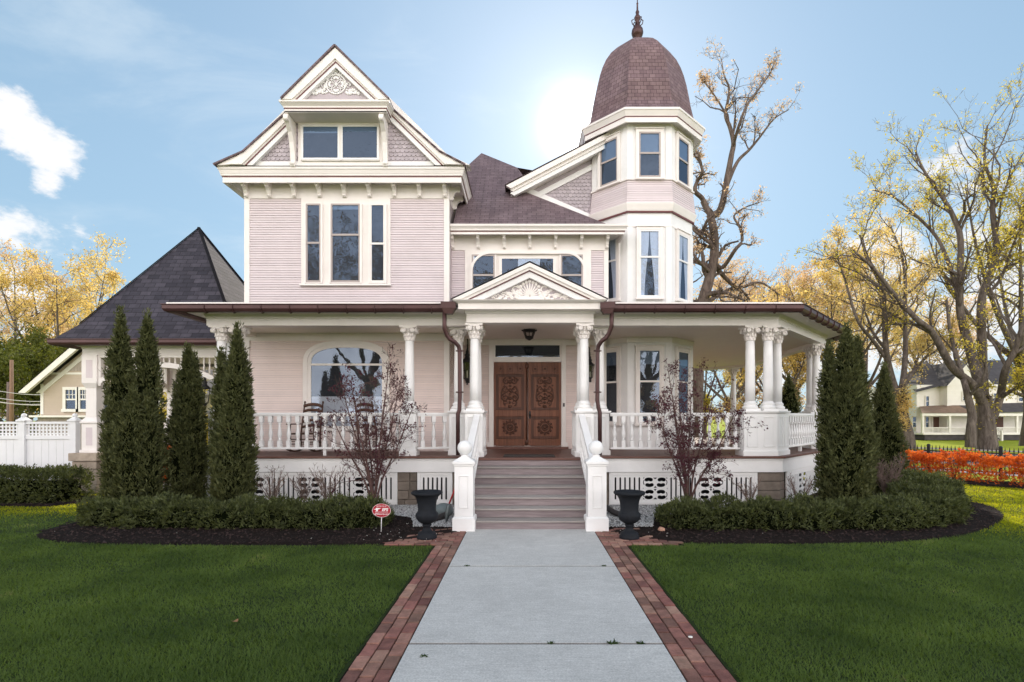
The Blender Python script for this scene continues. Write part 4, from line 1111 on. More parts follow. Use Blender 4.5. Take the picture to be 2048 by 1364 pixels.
# ---- balustrades
bl = MB(); w_ = .038
bl.box(-w_, w_, -w_, w_, 0, .13); bl.box(-w_, w_, -w_, w_, .50, .62)
bl.lathe([(.026, .13), (.034, .14), (.034, .155), (.022, .17), (.034, .21), (.042, .25), (.040, .28), (.028, .36), (.022, .42), (.020, .45), (.032, .465), (.032, .48), (.026, .50)], n=12)
BAL = None
def balustrade(p0, p1, zb0=1.115, sp=.172, nb=None, foot=True):
    global BAL
    T, ln = frame(p0, p1)
    m = MB(); m.T = T
    m.box(0, ln, -.055, .055, 1.80, 1.845); m.box(.001, ln-.001, -.04, .04, 1.775, 1.80)
    R = m.build('balustrade', M['white'], H, bevel=.004)
    m = MB(); m.T = T; m.box(.002, ln-.002, -.05, .05, zb0, zb0+.042)
    if foot and ln > 2: m.box(ln*.5-.03, ln*.5+.03, -.03, .03, ZD, zb0)
    m.build('bottom_rail', M['white'], R, bevel=.004)
    n = nb if nb is not None else max(1, int(ln/sp))
    a = math.atan2(p1[1]-p0[1], p1[0]-p0[0])
    for k in range(n):
        t = (k+.5)/n; x = p0[0]+(p1[0]-p0[0])*t; y = p0[1]+(p1[1]-p0[1])*t
        if BAL is None:
            BAL = bl.build('baluster', M['white'], R); BAL.location = (x, y, zb0+.041); BAL.rotation_euler = (0, 0, a)
        else: inst(BAL, 'baluster', R, (x, y, zb0+.041), a)
    return R
xc = px(819, 10.62)
balustrade((-5.55, 10.62), (xc-.15, 10.62)); balustrade((xc+.15, 10.62), (-1.54, 10.86))
balustrade((1.71, 10.86-.24), (4.30, 10.62)); balustrade((5.37, 11.06), (7.08, 12.95), sp=.178)
balustrade((7.35, 13.72), (7.53, 15.84), nb=10); balustrade((7.58, 16.16), (7.85, 18.38), nb=10)
balustrade((-6.1, 11.16), (-6.1, 11.98), nb=4)

# ---- deck, skirt, piers, pierced panels
DP = [(-6.36, 10.37), (-1.22, 10.37), (-1.22, 9.92), (1.40, 9.92), (1.40, 10.37), (5.10, 10.37), (7.70, 13.15), (8.3, 19.0), (7, 20.6), (-1.9, 20.6), (-1.9, 12.2), (-6.36, 12.2)]
m = MB(); m.prism([(p[0], p[1], .945) for p in DP], (0, 0, .045)); m.build('porch_deck', M['deck'], H, bevel=.008)
sk = [(-6.32, 12.2), (-6.32, 10.42), (-.95, 10.42)]
sk2 = [(1.10, 10.42), (5.07, 10.42), (7.66, 13.17), (8.25, 19.0)]
m = MB()
for p in (sk, sk2): m.sweep([(-.05, .675), (0, .675), (0, .90), (.012, .905), (.012, .944), (-.05, .944)], p, closeprof=True)
m.build('skirt_board', M['white'], H)
m = MB(); m.box(-6.2, 4.9, 11.3, 11.35, 0, .94); m.bar((4.9, 11.3, .47), (7.2, 13.8, .47), .05, .94); m.build('underporch_shade', M['dark'], H)  # dark sheet added to stand for the shade under the deck
def pier(x0, x1, y0, y1, z0, z1, name='stone_pier', mat='stone', rows=4, parent=None):
    m = MB(); rnd = random.Random(int(x0*100)+7)
    for k in range(rows):
        za = z0+(z1-z0)*k/rows; zb = z0+(z1-z0)*(k+1)/rows-.008
        s_ = x0+(x1-x0)*rnd.uniform(.35, .65); j = rnd.uniform(0, .02)
        if (x1-x0) > .3: m.box(x0, s_-.005, y0-j, y1, za, zb); m.box(s_+.005, x1, y0-rnd.uniform(0, .02), y1, za, zb)
        else: m.box(x0, x1, y0-j, y1, za, zb)
    m.box(x0+.01, x1-.01, y0+.02, y1-.01, z0, z1-.002)
    return m.build(name, M[mat], parent or H, bevel=.012)
pier(px(795, 10.5), px(834, 10.5), 10.48, 10.9, -.05, .672)
pier(px(905, 10.5)-.03, -.95, 10.485, 10.9, -.05, .672)
pier(1.12, px(1218, 10.5), 10.485, 10.9, -.05, .672)
m_ = MB(); rnd = random.Random(3)
for k in range(4):
    za, zb = -.05+.18*k, -.05+.18*(k+1)-.008; j = rnd.uniform(0, .02)
    m_.prism([(4.60, 10.48-j, za), (5.04, 10.48-j, za), (5.24, 10.70, za), (5.1, 10.9, za), (4.6, 10.9, za)], (0, 0, zb-za))
m_.build('stone_pier', M['stone'], H, bevel=.012)

def curve_panel(name, outer, holes, thick, mat, parent):
    """flat board with real pierced holes"""
    cu = bpy.data.curves.new(name, 'CURVE'); cu.dimensions = '2D'; cu.fill_mode = 'BOTH'; cu.extrude = thick/2
    for pts in [outer]+holes:
        sp = cu.splines.new('POLY'); sp.points.add(len(pts)-1); sp.use_cyclic_u = True
        for p, q in zip(sp.points, pts): p.co = (q[0], q[1], 0, 1)
    ob = bpy.data.objects.new(name, cu); COL.objects.link(ob)
    dg = bpy.context.evaluated_depsgraph_get()
    me = bpy.data.meshes.new_from_object(ob.evaluated_get(dg)); me.name = name
    bpy.data.objects.remove(ob); bpy.data.curves.remove(cu)
    me.materials.clear(); me.materials.append(mat)
    return me
def slot(x, z0, z1, w): 
    r = w/2; return [(x-r, z0+r*.6), (x-r*.5, z0), (x+r*.5, z0), (x+r, z0+r*.6), (x+r, z1-r*.6), (x+r*.5, z1), (x-r*.5, z1), (x-r, z1-r*.6)]
def kidney(cx, cz, w, h, flip=1, up=1):
    """rounded bean with a bite taken out of its inner side, as in the scroll-sawn skirt"""
    pts = []
    for k in range(22):
        a = 2*PI*k/22; x = math.cos(a); z = math.sin(a)
        r = 1.0
        d = (a-(1.5*PI if up > 0 else .5*PI)+PI) % (2*PI)-PI
        r -= .55*math.exp(-(d/.42)**2)
        if abs(x) > .75 and abs(z) < .5: r *= .97
        pts.append((cx+flip*w/2*r*x, cz+h/2*r*z))
    return pts
def scroll(cx, z0, z1, w):
    H_ = []; zc = (z0+z1)/2; hw = w/2; hh = (z1-z0)/2
    for sx in (-1, 1):
        for sz in (-1, 1):
            ccx = cx+sx*hw*.52
            H_.append(kidney(ccx, zc+sz*hh*.78, w*.35, hh*.42, sx, 1 if sz > 0 else -1))
            H_.append(kidney(ccx-sx*w*.03, zc+sz*hh*.325, w*.36, hh*.42, sx, -1 if sz > 0 else 1))
            # hooked notch at the outer side
            an = [-.62+1.24*k/8 for k in range(9)]; r0_, r1_ = w*.195, w*.235
            H_.append([(ccx-sx*.0+sx*r1_*math.cos(t), zc+sz*hh*.55+r1_*.75*math.sin(t)) for t in an]+[(ccx+sx*r0_*math.cos(t), zc+sz*hh*.55+r0_*.75*math.sin(t)) for t in reversed(an)])
            H_.append([(cx+sx*hw*.98, zc+sz*hh*.98), (cx+sx*hw*.80, zc+sz*hh*.98), (cx+sx*hw*.98, zc+sz*hh*.86)])
        H_.append([(cx+sx*hw*.99, zc-.022), (cx+sx*hw*.92, zc), (cx+sx*hw*.99, zc+.022)])
    for sz in (-1, 1):
        H_.append([(cx-w*.07, zc+sz*.012), (cx+w*.07, zc+sz*.012), (cx, zc+sz*hh*.24)])
        H_.append([(cx-w*.09, zc+sz*hh*.98), (cx+w*.09, zc+sz*hh*.98), (cx, zc+sz*hh*.8)])
    return H_
def skirt_panel(p0, p1, pattern, z0=.03, z1=.668, name='pierced_panel'):
    T, ln = frame(p0, p1)
    holes = []; bz0, bz1 = z0+.10, z1-.10
    sw, cw = .088, .50
    tot = sum(6*sw if c == 's' else (3*sw if c == 't' else cw) for c in pattern)
    k = (ln-.16)/tot; x = .08
    for c in pattern:
        if c in 'st':
            n = 6 if c == 's' else 3
            for i in range(n):
                holes.append(slot(x+(i+.5)*sw*k, bz0, bz1, .034))
            x += n*sw*k
        else:
            holes += scroll(x+cw*k/2, bz0, bz1, cw*k*.92); x += cw*k
    me = curve_panel(name, [(0, z0), (ln, z0), (ln, z1), (0, z1)], holes, .02, M['white'], H)
    me.transform(T @ Matrix(((1,0,0,0),(0,0,-1,0),(0,1,0,0),(0,0,0,1))))
    o = bpy.data.objects.new(name, me); COL.objects.link(o); o.parent = H; o.matrix_parent_inverse = Matrix.Translation(-Vector(H.location))
    m = MB(); m.T = T
    for A in ((0, .06, z0, z1), (ln-.06, ln, z0, z1), (.06, ln-.06, z0, z0+.055), (.06, ln-.06, z1-.055, z1)): m.box(A[0], A[1], .0105, .024, A[2], A[3])
    m.build('panel_frame', M['white'], o, bevel=.003)
skirt_panel((-6.28, 10.47), (px(795, 10.47), 10.47), 'scscsct')
skirt_panel((px(835, 10.47), 10.47), (px(905, 10.47), 10.47), 's')
skirt_panel((px(1218, 10.47), 10.47), (4.585, 10.47), 'scscs')
skirt_panel((5.25, 10.66), (7.62, 13.2), 'scscs')

# ---- front steps, newels, hand rails
ST = MB(); RS = .99/7; XC = .085
tr = MB()
for k in range(7):
    y = 8.24+.283*k
    ST.box(XC-.985, XC+.985, y, y+.02, RS*k+.001, RS*(k+1)-.028)
    if k < 6: tr.box(XC-1.0, XC+1.0, y-.025, y+.283, RS*(k+1)-.028, RS*(k+1), 0)
SO = ST.build('front_steps', M['riser'], H)
tr.build('treads', M['tread'], SO, bevel=.006)
m = MB()
for sx in (-1, 1):
    x0 = XC+sx*1.0; x1 = XC+sx*1.035
    m.prism([(min(x0, x1), 8.25, 0), (min(x0, x1), 10.05, 0), (min(x0, x1), 10.05, .94), (min(x0, x1), 9.95, .98), (min(x0, x1), 8.25, .14)], (.035, 0, 0))
m.build('step_stringer', M['white'], SO)
for nx in (-.937, 1.105):
    m = MB()
    m.cbox(nx, 8.245, .345, .345, 0, .205); m.frust(nx, 8.245, .345, .345, .205, .30, .30, .225)
    m.cbox(nx, 8.245, .285, .285, .225, 1.015)
    for A in ((-.075, -.062, .36, .86), (.062, .075, .36, .86), (-.062, .062, .36, .373), (-.062, .062, .847, .86)): m.box(nx+A[0], nx+A[1], 8.0905, 8.1025, A[2], A[3])
    m.cbox(nx, 8.245, .31, .31, 1.0, 1.03); m.cbox(nx, 8.245, .345, .345, 1.03, 1.075); m.frust(nx, 8.245, .335, .335, 1.075, .10, .10, 1.145)
    NW = m.build('newel_post', M['white'], H, bevel=.006)
    m = MB(); m.lathe([(.055, 1.14), (.06, 1.155), (.045, 1.165)], (nx, 8.245, 0), 16)
    m.ball((nx, 8.245, 1.275), .115, n=24); m.build('ball_finial', M['white'], NW)
    hx = nx+(.02 if nx < 0 else -.02)
    m = MB()
    m.bar((hx, 8.38, 1.06), (hx, 10.19, 1.79), .12, .055); m.bar((hx, 8.38, 1.02), (hx, 10.19, 1.75), .085, .03); m.bar((hx, 8.38, .34), (hx, 10.19, 1.09), .09, .045)
    HR = m.build('hand_rail', M['white'], H, bevel=.006)
    for k in range(9):
        t = (k+.6)/9.3; y = 8.38+1.81*t; zb = .365+.75*t; ht = .66
        inst(BAL, 'baluster', HR, (hx, y, zb), 0, (.9, .9, 1.03))

# ---- front door
T, _ = frame((BX1, YD), (EX1, YD))
def dx(x): return px(x, YD)-BX1
m = MB(); m.T = T
m.box(dx(978), dx(987.5), 0, .07, ZD, pz(681, YD)); m.box(dx(1122.5), dx(1131.5), 0, .07, ZD, pz(681, YD))
m.box(dx(987.5), dx(1122.5), 0, .065, pz(721.5, YD)-.035, pz(714.5, YD)); m.box(dx(987.5), dx(1122.5), 0, .066, pz(691, YD), pz(681, YD))
m.box(dx(976), dx(1133.5), 0, .09, pz(681, YD), pz(678, YD))
m.box(dx(987.5), dx(991), 0, .05, pz(714.5, YD), pz(691, YD)); m.box(dx(1119), dx(1122.5), 0, .05, pz(714.5, YD), pz(691, YD))
m.box(dx(974.5), dx(988), 0, .09, ZD, ZD+.16); m.box(dx(1122), dx(1135), 0, .09, ZD, ZD+.16)
DF = m.build('door_frame', M['trim'], H, bevel=.005)
m = MB(); m.T = T; m.add([(dx(991), .03, pz(714.5, YD)), (dx(1119), .03, pz(714.5, YD)), (dx(1119), .03, pz(691, YD)), (dx(991), .03, pz(691, YD))], [(0, 1, 2, 3)]); m.build('transom_pane', M['glassdark'], DF)
m = MB(); m.T = T; m.add([(dx(991), .0185, pz(714.5, YD)), (dx(1119), .0185, pz(714.5, YD)), (dx(1119), .0185, pz(691, YD)), (dx(991), .0185, pz(691, YD))], [(0, 1, 2, 3)]); m.build('dark_interior', M['dark'], DF)
m = MB(); m.T = T; m.box(dx(974), dx(1136), 0, .16, ZD, ZD+.055); m.build('door_sill', M['deck'], DF)
zt0, zt1 = pz(890, YD), pz(724.8, YD)
def dz(v): return pz(640+v/4.8714, YD)
def ddx(v): return dx(980+v/4.8714)
def spiral(mb, cx, y, cz, R, turns, a0, dirn, r, n=26):
    pts = []
    for i in range(n):
        t = i/(n-1); a = a0+dirn*turns*2*PI*t; rad = R*(1-.85*t); pts.append((cx+rad*math.cos(a), y, cz+rad*math.sin(a)))
    mb.tube(pts, [r*(1-.4*i/n) for i in range(n)], 6)
for side, (l0, l1) in enumerate(((40, 358), (372, 690))):
    m = MB(); m.T = T
    X0, X1 = ddx(l0), ddx(l1); cx_ = (X0+X1)/2
    pl0, pl1 = ddx(58 if side == 0 else 398), ddx(332 if side == 0 else 670)
    m.box(X0, X1, .0, .030, zt0, zt1)
    m.box(X0, pl0, .030, .05, zt0, zt1); m.box(pl1, X1, .030, .05, zt0, zt1)
    for a, b in ((1225, 1160), (940, 880), (528, 413)): m.box(pl0, pl1, .030, .0495, dz(a), dz(b))
    LEAF = m.build('front_door', M['doorw'], H, bevel=.004)
    for za, zb in ((878, 530), (1158, 942)):
        f = MB(); f.T = T; b_ = .065
        f.box(pl0, pl0+b_, .0302, .044, dz(za), dz(zb)); f.box(pl1-b_, pl1, .0302, .044, dz(za), dz(zb)); f.box(pl0+b_, pl1-b_, .0302, .044, dz(za), dz(za)+b_); f.box(pl0+b_, pl1-b_, .0302, .044, dz(zb)-b_, dz(zb))
        f.build('panel_moulding', M['doord'], LEAF, bevel=.006)
    cvx = (pl0+pl1)/2; y = .034
    o = MB(); o.T = T
    zc = dz(700)
    for s_ in (-1, 1):
        spiral(o, cvx+s_*.09, y, zc+.26, .085, 1.4, PI/2, -s_, .020)
        spiral(o, cvx+s_*.09, y, zc+.04, .09, 1.2, PI/2, -s_, .018)
        spiral(o, cvx+s_*.12, y, zc-.14, .10, 1.5, PI/2, -s_, .020)
        spiral(o, cvx+s_*.10, y, zc-.27, .07, 1.2, -PI/2, s_, .016)
        o.tube([(cvx+s_*.02, y, zc+.02), (cvx+s_*.12, y, zc+.14), (cvx+s_*.19, y, zc+.06), (cvx+s_*.21, y, zc-.10), (cvx+s_*.15, y, zc-.24)], .014, 6)
        for q in range(7): o.ball((cvx+s_*random.uniform(.02, .2), y, zc+random.uniform(-.3, .33)), .024, n=6, sy=.5)
    for q in range(8): o.ball((cvx, y, zc+.34-.1*q), .035+.012*(q % 2), n=8, sx=1.2, sy=.45)
    o.build('carved_scrollwork', M['doord'], LEAF)
    o = MB(); o.T = T; zc = dz(1045)
    ringtube(o, cvx, y, zc, .13, .022, 24); ringtube(o, cvx, y, zc, .07, .02, 18)
    for q in range(12): o.ball((cvx+.165*math.cos(q*PI/6), y, zc+.165*math.sin(q*PI/6)), .032, n=6, sy=.5)
    o.ball((cvx, y, zc), .05, n=10, sy=.5); o.build('carved_wreath', M['doord'], LEAF)
    o = MB(); o.T = T
    for q in range(3):
        xx = X0+(X1-X0)*(.2+.3*q)+(.01 if side else 0); zz = dz(477)
        for A in ((-.065, -.055, -.065, .065), (.055, .065, -.065, .065), (-.055, .055, -.065, -.055), (-.055, .055, .055, .065)): o.box(xx+A[0], xx+A[1], .0498, .058, zz+A[2], zz+A[3])
        o.ball((xx, .05, zz), .03, n=8, sy=.3)
    o.build('rosette_panel', M['doord'], LEAF)
    if side == 1:
        o = MB(); o.T = T; o.ball((ddx(388), .09, dz(925)), .03, n=10); o.tube([(ddx(388), .04, dz(925)), (ddx(388), .09, dz(925))], .012, 8); o.box(ddx(388)-.022, ddx(388)+.022, .0502, .056, dz(960), dz(890)); o.build('door_knob', M['iron'], LEAF)
o = MB(); o.T = T; o.tube([(ddx(358), .055, zt0), (ddx(358), .055, zt1)], .022, 8); o.ball((ddx(358), .06, dz(450)), .05, n=8, sy=.5, sz=1.6); o.ball((ddx(358), .06, dz(1190)), .05, n=8, sy=.5, sz=1.4); o.build('astragal', M['doord'], DF)
m = MB(); m.T = T; m.box(ddx(710), ddx(724), .07, .095, dz(845), dz(810)); m.build('doorbell', M['iron'], H)
# ================================================================== CARRIAGE PORCH (left)
CP = empty('carriage_porch', (-8.6, 14.0, 0)); WORLD.append(CP)
tag(CP, 'white carriage porch with steep charcoal shingle roof and spindled arches, left of the house', 'carriage porch')
cx0, cx1, cy0, cy1 = -10.36, -6.83, 12.4, 15.56
apex = (-8.6, 13.98, 6.75)
ex0, ex1, ey0, ey1 = -10.72, -6.48, 12.03, 15.93
fl_ = .16
def lerp(a, b, t): return tuple(a[i]+(b[i]-a[i])*t for i in range(3))
r = MB()
co = [(ex0, ey0, 3.53), (ex1, ey0, 3.53), (ex1, ey1, 3.53), (ex0, ey1, 3.53)]
mids = [lerp((p[0], p[1], 3.38), apex, fl_) for p in co]
for i in range(4):
    j = (i+1) % 4
    r.roof([co[i], co[j], mids[j], mids[i]]); r.roof([mids[i], mids[j], apex])
RO2 = r.build('roof', M['slate'], CP)
hp = MB()
for i in range(4):
    hp.bar(lerp(mids[i], (mids[i][0], mids[i][1], mids[i][2]+.02), 1), (apex[0], apex[1], apex[2]+.02), .07, .02)
hp.build('hip_cap', M['slate'], RO2)
m = MB()
pth = [(cx0, cy0), (cx1, cy0), (cx1, cy1), (cx0, cy1)]
m.sweep([(-.3, 3.22), (0, 3.22), (0, 3.36), (.015, 3.37), (.015, 3.40), (.05, 3.44), (.28, 3.45), (.28, 3.50), (-.3, 3.51)], pth, closed=True)
m.prism([(p[0], p[1], 3.30) for p in [(cx0+.2, cy0+.2), (cx1-.2, cy0+.2), (cx1-.2, cy1-.2), (cx0+.2, cy1-.2)]], (0, 0, .02))
m.build('beam', M['trim'], CP)
g = MB(); g.sweep([(o-.09, z-.35) for o, z in gp], pth, closed=True)
for i in range(4):
    a, b = pth[i], pth[(i+1) % 4]
    hang_gp = 0
g.build('gutter', M['copper'], CP)
for x in (cx0+.17, cx1-.17):
    for y in (cy0+.17, cy1-.17):
        m = MB()
        m.cbox(x, y, .42, .42, .93, 1.0); m.cbox(x, y, .36, .36, 1.0, 1.62); m.cbox(x, y, .42, .42, 1.62, 1.66); m.frust(x, y, .40, .40, 1.66, .26, .26, 1.76)
        m.cbox(x, y, .25, .25, 1.76, 2.44); m.frust(x, y, .25, .25, 2.44, .36, .36, 2.56); m.cbox(x, y, .36, .36, 2.56, 3.22)
        PO = m.build('post', M['trim'], CP, bevel=.006)
        for sx, sy in ((0, -1), (1, 0), (-1, 0)):
            for za, zb in ((1.10, 1.52), (2.68, 3.10)):
                q = MB()
                if sy: q.box(x-.075, x+.075, y-.1825, y-.1805, za, zb)
                else: q.box(x+sx*.1815-.001, x+sx*.1815+.001, y-.075, y+.075, za, zb)
                q.build('inset_panel', M['pink'], PO)
        rows = 5; pm = MB(); rnd = random.Random(int(x*10+y))
        for k in range(rows):
            za = .93/rows*k; zb = .93/rows*(k+1)-.008
            if k == rows-1: pm.box(x-.36, x+.30, y-.34, y+.30, za, zb+.008)
            else:
                s_ = x+rnd.uniform(-.1, .1); j = rnd.uniform(0, .02)
                pm.box(x-.31-j, s_-.004, y-.29-j, y+.27, za, zb); pm.box(s_+.004, x+.27, y-.29-rnd.uniform(0, .02), y+.27, za, zb)
        pm.build('stone_pier', M['tan_stone'], CP, bevel=.014)
def arch(p0, p1):
    T, ln = frame(p0, p1)
    m = MB(); m.T = T; nseg = 24; za, zc_ = 2.50, 2.93
    lo = []; hi = []
    for k in range(nseg+1):
        u = k/nseg; c = math.sin(PI*u)**.75
        lo.append((ln*u, za+(zc_-za)*c)); hi.append((ln*u, za+.12+(zc_-za)*c))
    vs = [(x, -.13, z) for x, z in lo]+[(x, -.02, z) for x, z in lo]+[(x, -.13, z) for x, z in hi]+[(x, -.02, z) for x, z in hi]
    n = nseg+1; fs = []
    for i in range(nseg): fs += [(i, i+1, n+i+1, n+i), (2*n+i, 3*n+i, 3*n+i+1, 2*n+i+1), (n+i, n+i+1, 3*n+i+1, 3*n+i), (i, 2*n+i, 2*n+i+1, i+1)]
    m.add(vs, fs); m.box(0, ln, -.13, -.02, 3.16, 3.22)
    m.box(.0, .06, -.125, -.025, za, 3.16); m.box(ln-.06, ln, -.125, -.025, za, 3.16)
    m.box(ln*.5-.035, ln*.5+.035, -.12, -.03, zc_+.1, 3.16)
    A = m.build('arch', M['trim'], CP)
    k = 0; x = .16
    while x < ln-.1:
        u = x/ln; zz = za+.12+(zc_-za)*math.sin(PI*u)**.75
        if zz < 3.13 and abs(x-ln/2) > .06:
            q = MB(); q.T = T; q.lathe([(.016, zz-.02), (.022, zz+(3.16-zz)*.3), (.014, zz+(3.16-zz)*.5), (.022, zz+(3.16-zz)*.7), (.016, 3.17)], (x, -.075, 0), 8)
            q.build('spindle', M['trim'], A)
        x += .135
arch((cx0+.35, cy0), (cx1-.35, cy0)); arch((cx1-.35, cy1), (cx0+.35, cy1)); arch((cx0, cy1-.35), (cx0, cy0+.35)); arch((cx1, cy0+.35), (cx1, cy1-.35))

# ================================================================== WHITE FENCE
WF = empty('privacy_fence', (-12, 12.55, 0)); WORLD.append(WF)
tag(WF, 'white board privacy fence with lattice top and capped posts beside the carriage porch', 'fence')
FY = 12.55
posts = [px(150, FY), px(48, FY), px(-62, FY)]
for i, x in enumerate(posts):
    m = MB(); m.cbox(x, FY, .15, .15, 0, 1.66); m.cbox(x, FY, .21, .21, 1.66, 1.70); m.frust(x, FY, .19, .19, 1.70, .07, .07, 1.76)
    P_ = m.build('fence_post', M['fence'], WF, bevel=.005)
    q = MB(); q.ball((x, FY, 1.80), .055, n=14); q.build('ball_cap', M['fence'], P_)
for i in range(2):
    a, b = posts[i+1]+.075, posts[i]-.075
    m = MB(); n = max(4, round((b-a)/.165)); w_ = (b-a)/n
    for k in range(n): m.box(a+k*w_+.002, a+(k+1)*w_-.004, FY-.018, FY+.018, .06, 1.25)
    m.build('board_panel', M['fence'], WF, bevel=.003)
    m = MB(); m.box(a, b, FY-.045, FY+.045, 1.24, 1.33); m.box(a, b, FY-.045, FY+.045, 1.60, 1.655); m.box(a, b, FY-.045, FY+.045, .04, .12); m.build('rail', M['fence'], WF, bevel=.004)
    m = MB(); x = a+.03
    while x < b: m.box(x, x+.035, FY-.012, FY, 1.33, 1.60); x += .085
    z = 1.355
    while z < 1.59: m.box(a, b, FY+.001, FY+.012, z, z+.035); z += .082
    m.build('lattice', M['fence'], WF)

# ================================================================== NEIGHBOUR HOUSE, LEFT (beige)
NB = empty('beige_house', (px(215, 22), 25, 0)); WORLD.append(NB)
tag(NB, 'beige house with white trimmed gable and stone base behind the white fence', 'house')
YN = 22.0
def nx_(x): return px(x, YN)
zn0, zn1 = pz(843, YN), pz(768, YN)
nx0, nx1, nxa = nx_(83), nx_(352), nx_(218); zna = zn1+(nxa-nx0)*.80
m = MB(); m.prism([(nx0, YN, 1.85), (nx1, YN, 1.85), (nx1, YN, zn1), (nxa, YN, zna), (nx0, YN, zn1)], (0, 8, 0)); m.build('wall', M['beige'], NB)
boards((nx0+.1, YN), (nx1-.1, YN), 1.9, pz(748, YN), 'beige', NB, .10)
m = MB(); zz = pz(742, YN)
while zz < zna-.3:
    hw = (zna-.25-zz)/.80; x = nxa-hw
    while x < nxa+hw: m.box(x, x+.12, YN-.02, YN-.002, zz, zz+.15); x += .13
    zz += .16
m.build('gable_shingles', M['tanscale'], NB)
m = MB(); m.box(nx0-.02, nx1+.02, YN-.03, YN, pz(749, YN), pz(745, YN)); m.box(nx0-.02, nx0+.1, YN-.03, YN+.1, 1.9, zn1); m.box(nx1-.1, nx1+.02, YN-.03, YN+.1, 1.9, zn1)
m.box(nx0-.25, nx1+.25, YN-.30, YN, 1.78, 1.86); m.build('trim', M['nwhite'], NB)
m = MB(); m.box(nx0-.05, nx1+.05, YN-.12, YN+8, -.1, 1.78); m.build('stone_base', M['nstone'], NB)
m = MB()
for s_, x in ((1, nx0), (-1, nx1)):
    xo = x-s_*.5; zo = zn1-.5*.80
    m.prism([(xo, YN-.5, zo+.02), (xo+s_*.28, YN-.5, zo), (nxa, YN-.5, zna-.08), (nxa, YN-.5, zna+.24)], (0, .12, 0))
    m.prism([(xo+s_*.3, YN-.04, zo+.02), (xo+s_*.55, YN-.04, zo+.02), (nxa, YN-.04, zna-.34), (nxa, YN-.04, zna-.12)], (0, .04, 0))
m.build('rake_board', M['nwhite'], NB)
m = MB()
for s_, x in ((1, nx0), (-1, nx1)):
    xo = x-s_*.52; zo = zn1-.5*.80+.03
    m.roof([(xo, YN-.52, zo), (nxa, YN-.52, zna+.26), (nxa, YN+8.3, zna+.26), (xo, YN+8.3, zo)])
m.build('roof', M['nroof'], NB)
def nwin(parent, x0, x1, z0, z1, y, mull=1, name='window', cs=.12, grid=True, dark='room'):
    m = MB(); m.box(x0-cs, x0, y-.07, y, z0-cs, z1+cs); m.box(x1, x1+cs, y-.07, y, z0-cs, z1+cs); m.box(x0, x1, y-.07, y, z1, z1+cs); m.box(x0-cs-.03, x1+cs+.03, y-.1, y, z0-cs, z0)
    zm = (z0+z1)/2; m.box(x0, x1, y-.055, y-.02, zm-.03, zm+.03)
    if grid:
        for k in (1, 2): xx = x0+(x1-x0)*k/3; m.box(xx-.012, xx+.012, y-.05, y-.03, zm, z1)
        m.box(x0, x1, y-.049, y-.031, (zm+z1)/2-.012, (zm+z1)/2+.012)
    W = m.build(name, M['nwhite'], parent)
    q = MB(); q.add([(x0, y-.028, z0), (x1, y-.028, z0), (x1, y-.028, z1), (x0, y-.028, z1)], [(0, 1, 2, 3)]); q.build('pane', M['glass'], W)
    q = MB(); q.add([(x0, y-.018, z0), (x1, y-.018, z0), (x1, y-.018, z1), (x0, y-.018, z1)], [(0, 1, 2, 3)]); q.build('dark_interior', M[dark], W)
for xa, xb in ((134, 154), (163, 177), (203, 217), (300, 318)): nwin(NB, nx_(xa), nx_(xb), pz(818, YN), pz(780, YN), YN-.015)

# ================================================================== UTILITY POLES + CABLES
for i, (x, Y, yt, lab) in enumerate(((23, 30, 720, 'weathered brown utility pole standing beyond the white fence'), (17, 32, 764, 'grey shorter pole just behind the brown utility pole'))):
    m = MB(); m.lathe([(.11, 0), (.085, pz(yt, Y))], (0, 0, 0), 12)
    o = m.build('utility_pole', M['pole'] if i == 0 else M['twiggrey']); o.location = (px(x, Y), Y, 0); tag(o, lab, 'pole')
for i, (ya, yb, lab) in enumerate(((774, 784, 'highest thin pale cable strung left of the beige house'), (789, 797, 'second thin cable, dimmer, strung left of the beige house'), (799, 801, 'lower cable crossing level by the utility pole'), (796, 805, 'lowest sagging cable by the utility pole'))):
    Y = 29; m = MB(); A = (px(-60, Y), Y, pz(ya-4, Y)); B = (px(110, Y), Y+1, pz(yb+2, Y))
    m.tube([(A[0]+(B[0]-A[0])*t, A[1]+t, A[2]+(B[2]-A[2])*t-.25*math.sin(PI*t)) for t in [k/10 for k in range(11)]], .02, 5)
    o = m.build('overhead_cable', M['wire']); tag(o, lab, 'cable', 'cables strung from the utility poles')

# ================================================================== NEIGHBOUR HOUSE, RIGHT (white)
YW2 = 43.0
NW_ = empty('white_farmhouse', (px(1960, YW2), 46, 0)); WORLD.append(NW_)
tag(NW_, 'white two storey farmhouse with long railed porch and dark roofs across the street', 'house')
def wx(x): return px(x, YW2)
def wz(y): return pz(y, YW2)
m = MB(); yb_ = YW2+1.7
m.box(wx(1864), wx(2120), yb_, yb_+8, .0, wz(767)); m.box(wx(1912), wx(1997), yb_-.8, yb_+1, .0, wz(767))
m.prism([(wx(1912), yb_-.8, wz(767)), (wx(1997), yb_-.8, wz(767)), (wx(1954), yb_-.8, wz(722))], (0, 2, 0)); m.build('wall', M['nwhite'], NW_)
for xa, xb, yy in ((1864, 1912, yb_), (1912, 1997, yb_-.8), (1997, 2120, yb_)): boards((wx(xa), yy), (wx(xb), yy), wz(815), wz(768), 'nwhite', NW_, .2, .02)
m = MB()
zr_ = wz(705)
m.roof([(wx(1985), yb_-.4, wz(768)), (wx(2130), yb_-.4, wz(768)), (wx(2130), yb_+4, zr_), (wx(1995), yb_+4, zr_)])
m.roof([(wx(1855), yb_-.4, wz(783)), (wx(1914), yb_-.4, wz(768)), (wx(1960), yb_+4, zr_), (wx(1900), yb_+4, wz(745))])
